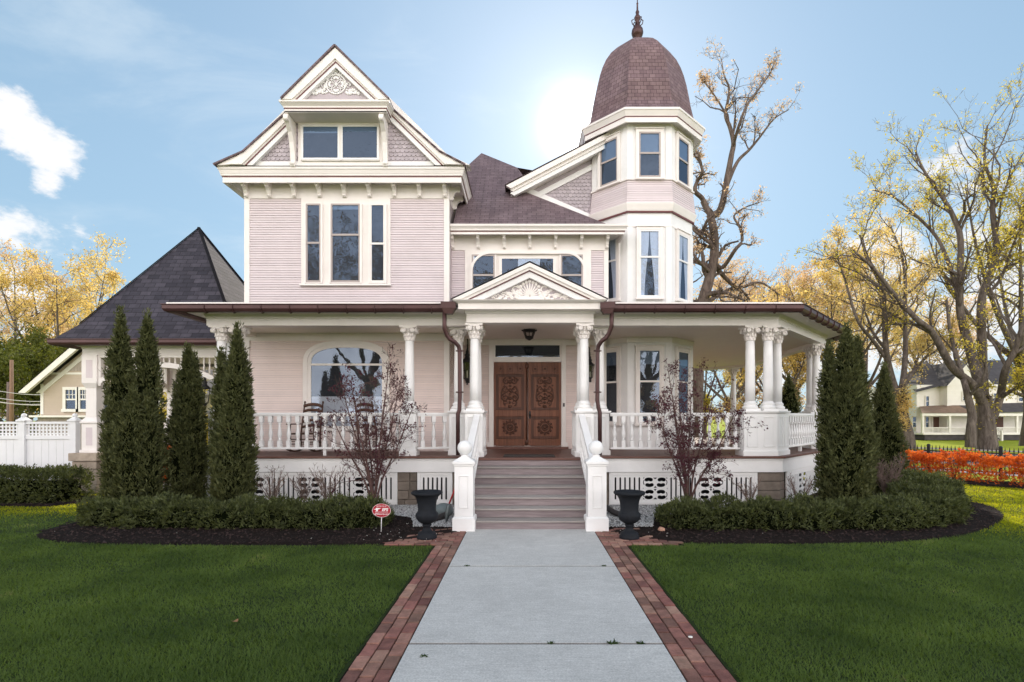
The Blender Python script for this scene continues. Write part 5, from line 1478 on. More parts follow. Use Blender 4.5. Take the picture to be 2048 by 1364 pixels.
for s_, x in ((1, 1906), (-1, 2003)): m.roof([(wx(x), yb_-1.1, wz(771)), (wx(1954), yb_-1.1, wz(718)), (wx(1954), yb_+4, wz(718)), (wx(x), yb_+4, wz(771))])
m.build('roof', M['nroof'], NW_)
m = MB()
for s_, x in ((1, 1906), (-1, 2003)): m.prism([(wx(x), yb_-1.09, wz(771)), (wx(1954), yb_-1.09, wz(719)), (wx(1954), yb_-1.09, wz(724)), (wx(x)+s_*.2, yb_-1.09, wz(772))], (0, .06, 0))
m.box(wx(1910), wx(1999), yb_-.84, yb_-.78, wz(770), wz(766)); m.box(wx(1999), wx(2125), yb_-.45, yb_-.38, wz(771), wz(767)); m.build('trim', M['nwhite'], NW_)
m = MB()
yp = YW2-.6
m.roof([(wx(1833), yp, wz(826)), (wx(1935), yp, wz(826)), (wx(1935), yb_-.6, wz(808)), (wx(1868), yb_-.1, wz(812))], 0); m.build('porch_roof', M['nroofb'], NW_)
m = MB(); m.roof([(wx(1935), yp, wz(826)), (wx(2130), yp, wz(822)), (wx(2130), yb_-.1, wz(803)), (wx(1935), yb_-.6, wz(808))]); m.build('porch_roof', M['nroof'], NW_)
m = MB(); m.box(wx(1834), wx(2128), yp+.05, yp+.25, wz(832), wz(827)); m.box(wx(1836), wx(2128), yp, yb_, wz(869), wz(866)); m.build('porch_frame', M['nwhite'], NW_)
m = MB(); m.box(wx(1840), wx(2126), yp+.1, yb_, 0, wz(869)); m.build('porch_base', M['nroof'], NW_)
for x in (1837, 1890, 1936, 1964, 2023, 2075):
    m = MB(); m.cbox(wx(x), yp+.15, .16, .16, wz(867), wz(831)); m.build('porch_post', M['nwhite'], NW_)
for a, b in ((1838, 1920), (1968, 2110)):
    m = MB(); m.box(wx(a), wx(b), yp+.1, yp+.18, wz(856), wz(854.5)); m.box(wx(a), wx(b), yp+.1, yp+.18, wz(866), wz(865))
    x = wx(a)
    while x < wx(b): m.box(x, x+.035, yp+.12, yp+.16, wz(865), wz(856)); x += .1
    m.build('porch_railing', M['nwhite'], NW_)
m = MB()
for k in range(4): m.box(wx(1924), wx(1962), yp-.3*(4-k)+.1, yp+.1, .1*k, .1*(k+1)+.002)
m.build('porch_steps', M['nstone'], NW_)
for x in (1922, 1964):
    m = MB(); m.bar((wx(x), yp-1.2, .75), (wx(x), yp+.1, 1.2), .06, .06); m.bar((wx(x), yp-1.2, .15), (wx(x), yp+.1, .6), .05, .05); m.box(wx(x)-.06, wx(x)+.06, yp-1.25, yp-1.13, 0, .8)
    for k in range(8): y = yp-1.1+.15*k; m.box(wx(x)-.02, wx(x)+.02, y, y+.04, .2+.052*k, .75+.052*k)
    m.build('step_railing', M['nwhite'], NW_)
for xa, xb, ya, yb2 in ((1855, 1862, 855, 834), (1882, 1888, 855, 834), (1928, 1935, 855, 829), (1951, 1959, 853, 836), (2016, 2022, 860, 826)): nwin(NW_, wx(xa), wx(xb), wz(ya), wz(yb2), yb_-.02, grid=False, cs=.07)
for xa, xb, ya, yb2 in ((1882.5, 1888.5, 811, 791), (2023, 2032, 801, 785), (2075, 2084, 801, 785)): nwin(NW_, wx(xa), wx(xb), wz(ya), wz(yb2), yb_-.02, grid=False, cs=.06)
for xa, xb, ya, yb2 in ((1943, 1951, 800, 783),): nwin(NW_, wx(xa), wx(xb), wz(ya), wz(yb2), yb_-.82, grid=False, cs=.06)
for xa, xb in ((1897, 1909), (2027, 2042)):
    m = MB(); m.box(wx(xa)-.08, wx(xb)+.08, yb_-.09, yb_-.01, wz(867), wz(832)); D_ = m.build('door', M['nwhite'], NW_)
    q = MB(); q.box(wx(xa), wx(xb), yb_-.11, yb_-.085, wz(866), wz(834)); q.build('door_panel', M['doord'], D_)
m = MB(); m.box(wx(1780), wx(1838), 47, 52, 0, wz(832)); m.roof([(wx(1775), 46.8, wz(832)), (wx(1842), 46.8, wz(832)), (wx(1842), 49.5, wz(815)), (wx(1775), 49.5, wz(815))], 1)
SHD = m.build('white_outbuilding', [M['nwhite'], M['nroof']]); tag(SHD, 'small white outbuilding at the left end of the far porch', 'outbuilding')

# ================================================================== IRON FENCE along the side street
HD = Vector((.593, -.805)); HN = Vector((.805, .593))
F0 = Vector((11.4, 15.5))+HN*1.35
IF = empty('iron_fence', (F0.x, F0.y, 0)); WORLD.append(IF)
tag(IF, 'black iron picket fence with spear tops behind the orange hedge', 'fence')
t0, t1 = -2.6, 5.6
def fp(t): p = F0+HD*t; return (p.x, p.y)
m = MB()
for z in (.20, .62, .74): m.bar((*fp(t0), z), (*fp(t1), z), .03, .035)
m.build('rail', M['iron'], IF)
k = 0; t = t0
while t < t1:
    if k % 18 == 9:
        m = MB(); x, y = fp(t); m.T = Matrix.Translation((x, y, 0)) @ Matrix.Rotation(math.atan2(HD.y, HD.x), 4, 'Z'); m.cbox(0, 0, .075, .075, 0, .90); m.frust(0, 0, .10, .10, .90, .04, .04, .95); m.build('fence_post', M['iron'], IF)
    else:
        m = MB(); x, y = fp(t); m.T = Matrix.Translation((x, y, 0)) @ Matrix.Rotation(math.atan2(HD.y, HD.x), 4, 'Z')
        m.cbox(0, 0, .018, .018, .08, .84); m.frust(0, 0, .034, .02, .80, .004, .004, .92)
        m.build('picket', M['iron'], IF)
    t += .094; k += 1

# ================================================================== SMALL THINGS
# rocking chairs on the porch (built facing -Y, origin on the floor)
def rocker(label, loc, rz):
    R = empty('rocking_chair', loc, rz); tag(R, label, 'rocking chair', 'rocking chairs on the porch')
    for s_ in (-1, 1):
        m = MB(); m.tube([(s_*.21, .20, .04), (s_*.21, .22, .42), (s_*.205, .30, .75), (s_*.20, .40, 1.08)], [.019, .019, .018, .016], 8); m.ball((s_*.20, .405, 1.10), .024, n=8, sz=1.4); m.build('back_post', M['chair'], R)
        m = MB(); m.tube([(s_*.25, -.22, .04), (s_*.25, -.23, .62)], [.019, .017], 8); m.build('front_leg', M['chair'], R)
        m = MB(); m.box(s_*.265-.045, s_*.265+.045, -.30, .27, .61, .632); m.build('armrest', M['chair'], R, bevel=.005)
        m = MB(); n = 14; pts = [(-.48+1.08*k/n, .02+.10*((k/n-.48)*2)**2) for k in range(n+1)]
        m.prism([(s_*.235-.014, y, z) for y, z in pts]+[(s_*.235-.014, y, z+.035) for y, z in reversed(pts)], (.028, 0, 0)); m.build('rocker', M['chair'], R)
    for k in range(5):
        z = .55+.115*k; y = .245+.33*(z-.5)*.45
        m = MB(); m.tube([(-.20, y, z), (-.1, y+.03, z+.012), (0, y+.04, z+.015), (.1, y+.03, z+.012), (.20, y, z)], .013, 6); v = [(p[0], p[1], p[2]) for p in m.v]
        m.v = [(p[0], p[1], z+(p[2]-z)*(2.6 if k < 4 else 3.0)) for p in v]; m.build('back_slat', M['chair'], R)
    m = MB(); m.box(-.235, .235, -.24, .23, .40, .425)
    for k in range(7): m.box(-.24, .24, -.235+.067*k, -.185+.067*k, .4255, .434)
    m.build('seat', M['chair'], R, bevel=.004)
    m = MB()
    for y, z in ((-.225, .2), (-.225, .3), (.21, .22)): m.tube([(-.235, y, z), (.235, y, z)], .011, 6)
    for s_ in (-1, 1): m.tube([(s_*.235, -.22, .25), (s_*.22, .21, .25)], .011, 6)
    m.build('stretcher', M['chair'], R)
    return R
rocker('brown ladder-back rocking chair facing the street, left one, clear of the maple', (px(615, 11.45), 11.40, ZD), 0)
rocker('brown rocking chair half hidden behind the purple maple, turned right', (px(745, 11.45), 11.42, ZD), .75)

# urns
def urn(label, x, y):
    R = empty('garden_urn', (x, y, .0)); R.scale = (.95, .95, .97); tag(R, label, 'urn', 'urns flanking the steps')
    m = MB()
    m.lathe([(.135, .0), (.15, .005), (.15, .05), (.135, .065), (.14, .08), (.125, .10), (.085, .115), (.06, .15), (.055, .185), (.07, .20), (.07, .215), (.055, .225)], n=32)
    m.build('foot', M['urn'], R)
    m = MB(); prof = [(.055, .222), (.09, .24), (.13, .27), (.155, .31), (.165, .35), (.16, .38), (.148, .392), (.15, .40), (.138, .41), (.135, .45), (.14, .52), (.152, .58), (.175, .63), (.205, .655), (.232, .668), (.238, .685), (.232, .702), (.215, .706), (.185, .69), (.15, .64), (.125, .55), (.11, .45)]
    n = 48; vs = []
    for r_, z in prof:
        for k in range(n):
            a = 2*PI*k/n; f = 1.0
            if .23 < z < .385 and r_ > .06: f = 1+.045*abs(math.cos(a*9))*min(1, (z-.23)/.06)
            vs.append((r_*f*math.cos(a), r_*f*math.sin(a), z))
    m.add(vs, [(i*n+k, i*n+(k+1) % n, (i+1)*n+(k+1) % n, (i+1)*n+k) for i in range(len(prof)-1) for k in range(n)], 0, True)
    m.build('bowl', M['urn'], R)
    m = MB(); m.lathe([(.001, .60), (.13, .595), (.14, .59)], n=20); m.build('soil', M['mulch'], R)
    return R
urn('dark grey garden urn left of the steps, beside the red sign', -1.41, 7.62)
urn('dark grey garden urn right of the steps, beside the pink rock', 1.50, 7.62)

# yard sign
YS = 7.95
R = empty('yard_sign', (px(763, YS), YS, 0), 0.0); tag(R, 'red oval security sign with white lettering on a thin stake in the left bed', 'sign')
zc = pz(1021, YS); ra, rb = 18.6*YS/FOC, 13.8*YS/FOC
def oval(m, a, b, y0, y1, n=40):
    m.prism([(a*math.cos(2*PI*k/n), y0, zc+b*math.sin(2*PI*k/n)) for k in range(n)], (0, y1-y0, 0))
m = MB(); oval(m, ra, rb, 0, .006); PL = m.build('sign_panel', M['signred'], R)
m = MB(); n = 48
ri, ro2 = (ra*.955, rb*.945), (ra*.99, rb*.985)
m.add([(ri[0]*math.cos(2*PI*k/n), -.0015, zc+ri[1]*math.sin(2*PI*k/n)) for k in range(n)]+[(ro2[0]*math.cos(2*PI*k/n), -.0015, zc+ro2[1]*math.sin(2*PI*k/n)) for k in range(n)], [(k, (k+1) % n, n+(k+1) % n, n+k) for k in range(n)]); m.build('white_border', M['signwhite'], PL)
def lettering(body, size, x, z, parent, name='lettering', shear=0.0, bold=0.0, sx=1.0):
    cu = bpy.data.curves.new(name, 'FONT'); cu.body = body; cu.size = size; cu.align_x = 'CENTER'; cu.align_y = 'CENTER'; cu.shear = shear; cu.offset = bold; cu.extrude = .0006
    ob = bpy.data.objects.new(name, cu); COL.objects.link(ob)
    dg = bpy.context.evaluated_depsgraph_get(); me = bpy.data.meshes.new_from_object(ob.evaluated_get(dg))
    bpy.data.objects.remove(ob); bpy.data.curves.remove(cu)
    me.transform(Matrix(((sx, 0, 0, x), (0, 0, -1, -.002), (0, 1, 0, z), (0, 0, 0, 1)))); me.materials.clear(); me.materials.append(M['signwhite']); me.name = name
    o = bpy.data.objects.new(name, me); COL.objects.link(o); o.parent = parent; return o
u = YS/FOC
lettering('PROTECTED BY', 2.9*u, 0.0, zc+8.6*u, PL, bold=.0002)
lettering('EPS', 8.2*u, 6.6*u, zc+1.6*u, PL, shear=.25, bold=.0022, sx=1.0)
lettering('EPSSecurity.com', 4.2*u, .6*u, zc-7.0*u, PL, bold=.0005)
m = MB()
def fx_(a, b): return (a*u, -.002, zc+b*u)
m.add([fx_(-16.5, 2.4), fx_(-12, 3.2), fx_(-10.5, 5.6), fx_(-5.5, 5.0), fx_(.2, 4.8), fx_(-3.2, 3.6), fx_(-5.0, 2.4), fx_(-6.6, 2.6), fx_(-7.6, -1.6), fx_(-12.2, -1.8), fx_(-10.2, 1.0), fx_(-12.4, 1.8)], [tuple(range(12))])
m.box(-13.0*u, 13.5*u, -.002, -.0012, zc-3.4*u, zc-2.8*u); m.build('emblem', M['signwhite'], PL)
m = MB(); m.tube([(-.01, .012, -.02), (0, .012, zc-.02)], .006, 8); m.build('stake', M['signwhite'], R)

# lanterns
def lantern_mesh(parent, s=1.0, chain=0.0):
    m = MB(); h = .34*s; r0, r1 = .075*s, .115*s
    for k in range(6):
        a = k*PI/3; b = a+PI/3
        m.bar((r0*math.cos(a), r0*math.sin(a), 0), (r1*math.cos(a), r1*math.sin(a), h), .012*s, .012*s)
        m.bar((r0*math.cos(a), r0*math.sin(a), 0), (r0*math.cos(b), r0*math.sin(b), 0), .014*s, .014*s); m.bar((r1*math.cos(a), r1*math.sin(a), h), (r1*math.cos(b), r1*math.sin(b), h), .018*s, .02*s)
        m.bar(((r0+r1)/2*math.cos(a), (r0+r1)/2*math.sin(a), h*.5), ((r0+r1)/2*math.cos(b), (r0+r1)/2*math.sin(b), h*.5), .006*s, .006*s)
        m.ball((r1*1.05*math.cos(a), r1*1.05*math.sin(a), h+.02*s), .016*s, n=6)
    m.lathe([(.02*s, -.13*s), (.012*s, -.10*s), (.04*s, -.05*s), (.06*s, -.02*s), (r0, 0)], n=6)
    m.lathe([(.13*s, h), (.10*s, h+.05*s), (.055*s, h+.09*s), (.045*s, h+.13*s), (.065*s, h+.15*s), (.03*s, h+.19*s), (.035*s, h+.22*s), (.008*s, h+.30*s)], n=6)
    m.build('lantern_cage', M['iron'], parent)
    g = MB()
    for k in range(6):
        a = k*PI/3; b = a+PI/3; q = .93
        g.add([(q*r0*math.cos(a), q*r0*math.sin(a), .01), (q*r0*math.cos(b), q*r0*math.sin(b), .01), (q*r1*math.cos(b), q*r1*math.sin(b), h-.01), (q*r1*math.cos(a), q*r1*math.sin(a), h-.01)], [(0, 1, 2, 3)])
    g.build('lantern_glass', M['glassb'], parent)
    c = MB(); c.lathe([(.012*s, .0), (.012*s, .14*s), (.006*s, .17*s)], n=8); c.build('candle_tube', M['trim'], parent)
for lab, x, yb_px, s in (('black iron wall lantern left of the carved doors, half behind the left columns', 934.5, 757, 1.15), ('black iron wall lantern right of the carved doors, behind the right downspout', 1180, 755, .85)):
    Yl = YD-.16; R = empty('wall_lantern', (px(x, Yl), Yl, pz(yb_px, Yl))); tag(R, lab, 'lantern', 'wall lanterns by the front door')
    lantern_mesh(R, s)
    m = MB(); m.cbox(0, .145, .10, .02, -.1, .45); m.tube([(0, .14, .34), (0, .12, .66*s), (0, .05, .72*s), (0, 0, .62*s)], .012, 6)
    m.tube([(0, .13, .70*s), (0, .06, .82*s), (0, .12, .88*s)], .012, 6); m.build('bracket', M['iron'], R)
Yl = 11.5; R = empty('ceiling_lamp', (px(1058.5, Yl), Yl, ZC)); tag(R, 'dark iron ceiling lamp hanging under the portico roof', 'lamp')
m = MB(); m.lathe([(.05, .0), (.14, -.005), (.15, -.03), (.135, -.045), (.10, -.05)], n=8)
for k in range(8): a = k*PI/4; m.bar((.13*math.cos(a), .13*math.sin(a), -.04), (.08*math.cos(a), .08*math.sin(a), -.17), .012, .012)
for k in range(8): a = k*PI/4; m.ball((.15*math.cos(a), .15*math.sin(a), -.02), .02, n=6)
m.lathe([(.085, -.15), (.09, -.19), (.06, -.21), (.015, -.235)], n=8); m.build('lamp_cage', M['iron'], R)
m = MB(); m.lathe([(.12, -.045), (.075, -.165)], n=8); m.build('lamp_glass', M['glassb'], R)
Yl = 12.58; R = empty('hanging_lantern', (px(410, Yl), Yl, pz(806, Yl))); tag(R, 'black hanging lantern on a chain under the carriage porch arch', 'lantern')
lantern_mesh(R, 1.0)
m = MB(); z = .64
while z < 3.2-pz(806, Yl): m.tube([(.012*math.cos(t), 0, z+.02*math.sin(t)) for t in [2*PI*k/8 for k in range(9)]], .004, 4); m.tube([(0, .012*math.cos(t), z+.03+.02*math.sin(t)) for t in [2*PI*k/8 for k in range(9)]], .004, 4); z += .06
m.build('chain', M['iron'], R)

# doormat
m = MB(); m.box(-.50, .50, -.32, .32, 0, .014); o = m.build('doormat', M['mat'], bevel=.004); o.location = (px(1057, 12.3), 10.45, ZD+.001); tag(o, 'flat dark doormat on the porch boards at the top of the steps', 'doormat')

# garden spade, drain pipes, grey cover, rock
R = empty('garden_spade', (px(896, 8.7), 8.7, 0)); tag(R, 'garden spade with red handle leaning by the left newel post', 'spade')
m = MB(); m.tube([(.02, .0, .33), (.13, .0, .62), (.20, .02, .85)], .014, 8); m.build('handle', M['red'], R)
m = MB(); n = 7; vs = []
for i in range(8):
    t = i/7; wd = .075*(1-.9*max(0, t-.6)/.4); zc_ = .33-.32*t
    for k in range(n): a = (k/(n-1)-.5)*2; vs.append((-.05*t+.02+wd*a*.55, -.035*(1-a*a)-.02*math.sin(t*3), zc_))
m.add(vs, [(i*n+k, i*n+k+1, (i+1)*n+k+1, (i+1)*n+k) for i in range(7) for k in range(n-1)], 0, True)
o = m.build('blade', M['metal'], R); s_ = o.modifiers.new('thick', 'SOLIDIFY'); s_.thickness = .004
m = MB(); m.ball((0, 0, .13), .15, n=18, sx=1.15, sy=1, sz=.85); o = m.build('rounded_cover', M['greyplastic']); o.location = (px(887, 9.3), 9.3, -.01); tag(o, 'grey-green rounded garden cover on the gravel behind the left urn', 'garden cover')
m = MB(); m.tube([(0, 0, .10), (-.16, -.25, .06), (-.30, -.5, .05)], [.055, .055, .05], 12); o = m.build('drain_pipe', M['pipe']); o.location = (px(893, 9.0), 9.0, 0); tag(o, 'brown drain pipe lying on the gravel by the spade', 'pipe', 'drain pipes beside the steps')
m = MB(); m.tube([(-.05, .3, .16), (.06, 0, .10), (.24, -.28, .05), (.42, -.5, .04)], .05, 12); o = m.build('drain_pipe', M['pipe']); o.location = (px(1218, 9.3), 9.3, 0); tag(o, 'black drain pipe running over the gravel behind the right urn', 'pipe', 'drain pipes beside the steps')
def rocky(name, mat, loc, r, label, cat, seed, sz=.6, group=None):
    m = MB(); m.ball((0, 0, 0), r, n=12, sz=sz); rnd = random.Random(seed)
    m.v = [(x*rnd.uniform(.85, 1.1), y*rnd.uniform(.85, 1.1), z*rnd.uniform(.85, 1.1)) for x, y, z in m.v]
    o = m.build(name, M[mat], loc=loc); tag(o, label, cat, group); return o
rocky('landscape_rock', 'rock', (px(1323, 8.1), 8.1, .03), .062, 'pinkish rounded rock at the edge of the right mulch bed', 'rock', 3, .7)
rocky('white_pebble', 'pebble', (px(1381, 4.15), 4.15, .02), .018, 'single white pebble on the right brick edging', 'pebble', 5, .4)
# dry leaf on the lawn
m = MB(); m.add([(0, 0, .06), (.03, .015, .075), (.07, .01, .07), (.05, -.01, .085), (.06, -.035, .07), (.02, -.03, .065), (-.01, -.02, .08)], [(0, 1, 2, 3), (0, 3, 4, 5), (0, 5, 6)])
o = m.build('dry_leaf', M['dryleaf'], loc=(px(466, 4.42), 4.42, -.02)); tag(o, 'single dry tan leaf lying on the left front lawn', 'leaf')
# ================================================================== VEGETATION
def kites(C, D, Nrm, ln, wd, rng):
    """leaf-shaped quads: base C, direction D, face normal Nrm"""
    D = D/np.linalg.norm(D, axis=1, keepdims=True)
    S = np.cross(D, Nrm); S /= (np.linalg.norm(S, axis=1, keepdims=True)+1e-9)
    ln = ln[:, None]; wd = wd[:, None]
    bend = np.cross(S, D)*ln*.12
    V = np.stack([C, C+D*ln*.45+S*wd*.5+bend, C+D*ln, C+D*ln*.45-S*wd*.5+bend], axis=1).reshape(-1, 3)
    F = np.arange(len(V)).reshape(-1, 4)
    return V, F
def rand_dirs(n, rng):
    v = rng.normal(size=(n, 3)); return v/np.linalg.norm(v, axis=1, keepdims=True)
def tubes_np(polys):
    """polys: list of (pts (k,3), radii (k,), sides)"""
    Vs, Fs, base = [], [], 0
    for pts, rad, n in polys:
        k = len(pts)
        d = np.gradient(pts, axis=0); d /= (np.linalg.norm(d, axis=1, keepdims=True)+1e-9)
        ref = np.array([.31, .17, .93]) if abs(d[0, 2]) < .85 else np.array([.93, .3, .1])
        u = np.cross(d, ref); u /= (np.linalg.norm(u, axis=1, keepdims=True)+1e-9); w = np.cross(d, u)
        a = np.arange(n)*2*np.pi/n
        ring = pts[:, None, :]+rad[:, None, None]*(np.cos(a)[None, :, None]*u[:, None, :]+np.sin(a)[None, :, None]*w[:, None, :])
        Vs.append(ring.reshape(-1, 3))
        i = np.arange(k-1)[:, None]*n; q = np.arange(n)[None, :]; q2 = (q+1) % n
        F = np.stack([i+q, i+q2, i+n+q2, i+n+q], axis=-1).reshape(-1, 4)+base
        Fs.append(F); base += k*n
    return np.concatenate(Vs), np.concatenate(Fs)
def smooth_path(pts, k):
    """resample a control polyline with Catmull-Rom"""
    P = np.asarray(pts, float); P = np.vstack([2*P[0]-P[1], P, 2*P[-1]-P[-2]]); out = []
    m = len(P)-3
    for i in range(m):
        for t in np.linspace(0, 1, k, endpoint=False):
            a, b, c, d = P[i:i+4]
            out.append(.5*((2*b)+(-a+c)*t+(2*a-5*b+4*c-d)*t*t+(-a+3*b-3*c+d)*t**3))
    out.append(P[-2]); return np.array(out)
def grow(limbs, seed, levels=3, nch=(7, 6, 4), lenf=(.5, .5, .45), up=.25, wig=.10, minr=.006, flat=1.0, droop=0.0, start=.3, spread=.9):
    """limbs: list of (pts, r0, r1).  Children sprout along every limb, each level shorter and thinner."""
    rng = np.random.default_rng(seed); polys = []; twigs = []
    cur = []
    for pts, r0, r1 in limbs:
        p = smooth_path(pts, 5); rad = np.linspace(r0, r1, len(p)); polys.append((p, rad, 10)); cur.append((p, rad))
    for lv in range(levels):
        nxt = []
        for p, rad in cur:
            L_ = np.linalg.norm(np.diff(p, axis=0), axis=1).sum()
            n = max(1, int(nch[lv]*rng.uniform(.7, 1.3)))
            for k in range(n):
                t = start+(1-start)*(k+rng.uniform(0, 1))/n if lv == 0 else rng.uniform(.2, 1)
                if k == 0: t = .98
                i = min(len(p)-2, int(t*(len(p)-1)))
                tang = p[i+1]-p[i]; tang /= np.linalg.norm(tang)+1e-9
                side = np.cross(tang, rng.normal(size=3)); side /= np.linalg.norm(side)+1e-9
                d = tang*rng.uniform(.35, .9)+side*spread*rng.uniform(.6, 1.1)+np.array([0, 0, up-droop*lv]); d[1] *= flat; d /= np.linalg.norm(d)
                ln = L_*lenf[lv]*rng.uniform(.55, 1.25)*(1.15-.45*t)
                r0 = max(minr, rad[i]*rng.uniform(.45, .65)); m = 6 if lv < 2 else 5
                pts = [p[i]]; dd = d.copy()
                for q in range(m-1):
                    dd = dd+rng.normal(size=3)*wig*2.2+np.array([0, 0, up*.22]); dd /= np.linalg.norm(dd); pts.append(pts[-1]+dd*ln/(m-1))
                pp = np.array(pts); rr = np.linspace(r0, max(minr*.7, r0*.3), m)
                polys.append((pp, rr, 5 if lv == 0 else (4 if lv == 1 else 3))); nxt.append((pp, rr))
        cur = nxt
        twigs += [(p, lv) for p, r in nxt if lv >= levels-2]
    return polys, twigs
def foliage(twigs, n, size, rng, jit=.12, clump=4, aspect=.55, hang=0.0):
    idx = rng.integers(0, len(twigs), n); C = np.empty((n, 3))
    for j, i in enumerate(idx):
        p = twigs[i][0]; t = rng.uniform(.25, 1.0)*(len(p)-1); a = int(min(t, len(p)-2)); f = t-a
        C[j] = p[a]*(1-f)+p[a+1]*f
    C = np.repeat(C, clump, axis=0)+rng.normal(size=(n*clump, 3))*jit
    D = rand_dirs(len(C), rng); D[:, 2] -= hang
    return kites(C, D, rand_dirs(len(C), rng), size*rng.uniform(.6, 1.3, len(C)), size*aspect*rng.uniform(.7, 1.2, len(C)), rng)
def tree(name, label, limbs, seed, leaf, nleaf, lsize, bark_='bark', cat='tree', group=None, loc=(0, 0, 0), trunkname='trunk', jit=.12, clump=4, hang=0.0, sides=None, **kw):
    R = empty(name, loc); tag(R, label, cat, group)
    polys, tw = grow(limbs, seed, **kw)
    V, F = tubes_np(polys); npmesh(trunkname, V, F, M[bark_], R, smooth=True)
    if nleaf:
        rng = np.random.default_rng(seed+99)
        V, F = foliage(tw, nleaf, lsize, rng, jit, clump, hang=hang); npmesh('crown', V, F, M[leaf], R)
    return R
def lpx(pts, Y, x0, dy=None):
    """measured limb outline at depth Y, as local points around trunk foot x0"""
    out = []
    for i, p in enumerate(pts):
        yy = Y+(p[2] if len(p) > 2 else 0)
        out.append((px(p[0], yy)-x0, yy-Y, pz(p[1], yy)))
    return out

# ---- right: great forked tree
Y = 30.0; X0 = px(1975, Y)
T1 = [([(X0*0, 0, -.2)]+lpx([(1974, 860), (1972, 830), (1978, 806)], Y, X0), .50, .36)]
limbs = [
 (lpx([(1976, 905), (1973, 870), (1972, 835), (1966, 800)], Y, X0), .52, .42),
 (lpx([(1969, 812), (1945, 770, -.5), (1904, 734, -1), (1866, 667, -1.5), (1833, 638, -2), (1790, 590, -2), (1745, 535, -2.5), (1705, 500, -3)], Y, X0), .30, .06),
 (lpx([(1968, 800), (1957, 760), (1944, 714, .5), (1924, 640, 1), (1919, 594, 1), (1921, 480, 1), (1905, 430, 1), (1887, 398, 1), (1850, 345, 1), (1830, 300, 1)], Y, X0), .36, .05),
 (lpx([(1966, 790), (1964, 700, .8), (1964, 594, 1.5), (1992, 512, 2), (1985, 420, 2), (1987, 375, 2), (1969, 321, 2), (1975, 250, 2)], Y, X0), .32, .05),
 (lpx([(1992, 512, 2), (2020, 470, 2), (2048, 434, 2), (2085, 360, 2), (2100, 280, 2)], Y, X0), .16, .05),
 (lpx([(1985, 838), (2001, 790), (2010, 741, -1), (2030, 700, -1.5), (2050, 640, -2), (2090, 560, -2), (2120, 470, -2)], Y, X0), .26, .07),
 (lpx([(2001, 795), (2030, 778, -1), (2075, 755, -2), (2120, 700, -2)], Y, X0), .14, .05),
 (lpx([(1919, 594, 1), (1895, 520, 1.5), (1870, 470, 2), (1820, 420, 2), (1780, 390, 2), (1745, 380, 2)], Y, X0), .15, .04),
 (lpx([(1964, 594, 1.5), (2000, 560, 1), (2030, 480, 0), (2070, 400, 0)], Y, X0), .13, .04)]
tree('large_street_tree', 'huge forked grey-barked tree in front of the farmhouse, with yellow-green young leaves', [(p, r0*(1 if i < 1 else .84), r1*.8) for i, (p, r0, r1) in enumerate(limbs)], 11, 'olive', 3000, .14, loc=(X0, Y, 0), levels=3, nch=(13, 8, 5), lenf=(.34, .5, .5), up=.28, minr=.007, jit=.14)
# leaning thin trunk beside it
Y = 29.0; X0 = px(1942, Y)
tree('street_tree', 'slim dark trunk leaning in front of the farmhouse steps, left of the huge forked tree', [(lpx([(1941, 895), (1942, 860), (1944, 830), (1936, 795), (1930, 770), (1915, 720, 1), (1900, 660, 1.5), (1893, 600, 2)], Y, X0), .26, .06)], 12, 'olive', 250, .13, loc=(X0, Y, 0), nch=(6, 5, 3), lenf=(.35, .5, .5), minr=.01)
# mid tree at 1815
Y = 31.0; X0 = px(1813, Y)
limbs = [
 (lpx([(1815, 902), (1812, 870), (1803, 830), (1797, 795)], Y, X0), .46, .34),
 (lpx([(1799, 800), (1786, 765), (1775, 720, -.5), (1771, 684, -1), (1768, 640, -1), (1766, 580, -1.5), (1735, 520, -2), (1720, 470, -2)], Y, X0), .26, .05),
 (lpx([(1798, 800), (1806, 760), (1811, 700, 1), (1810, 640, 1), (1810, 553, 1), (1800, 500, 1), (1780, 450, 1)], Y, X0), .22, .05),
 (lpx([(1806, 775), (1820, 752), (1840, 728, 1), (1862, 700, 2), (1880, 660, 2)], Y, X0), .16, .05),
 (lpx([(1775, 720, -.5), (1745, 680, -1), (1715, 640, -2), (1690, 560, -2), (1670, 500, -2)], Y, X0), .14, .04),
 (lpx([(1766, 580, -1.5), (1735, 555, -1), (1690, 530, 0), (1650, 520, 0)], Y, X0), .10, .03)]
tree('large_street_tree', 'broad street tree with yellow-gold leaves between the tall evergreens and the huge forked tree', [(p, r0*(1 if i < 1 else .84), r1*.8) for i, (p, r0, r1) in enumerate(limbs)], 13, 'gold', 2700, .14, loc=(X0, Y, 0), nch=(12, 7, 5), lenf=(.36, .5, .5), minr=.008, jit=.15)
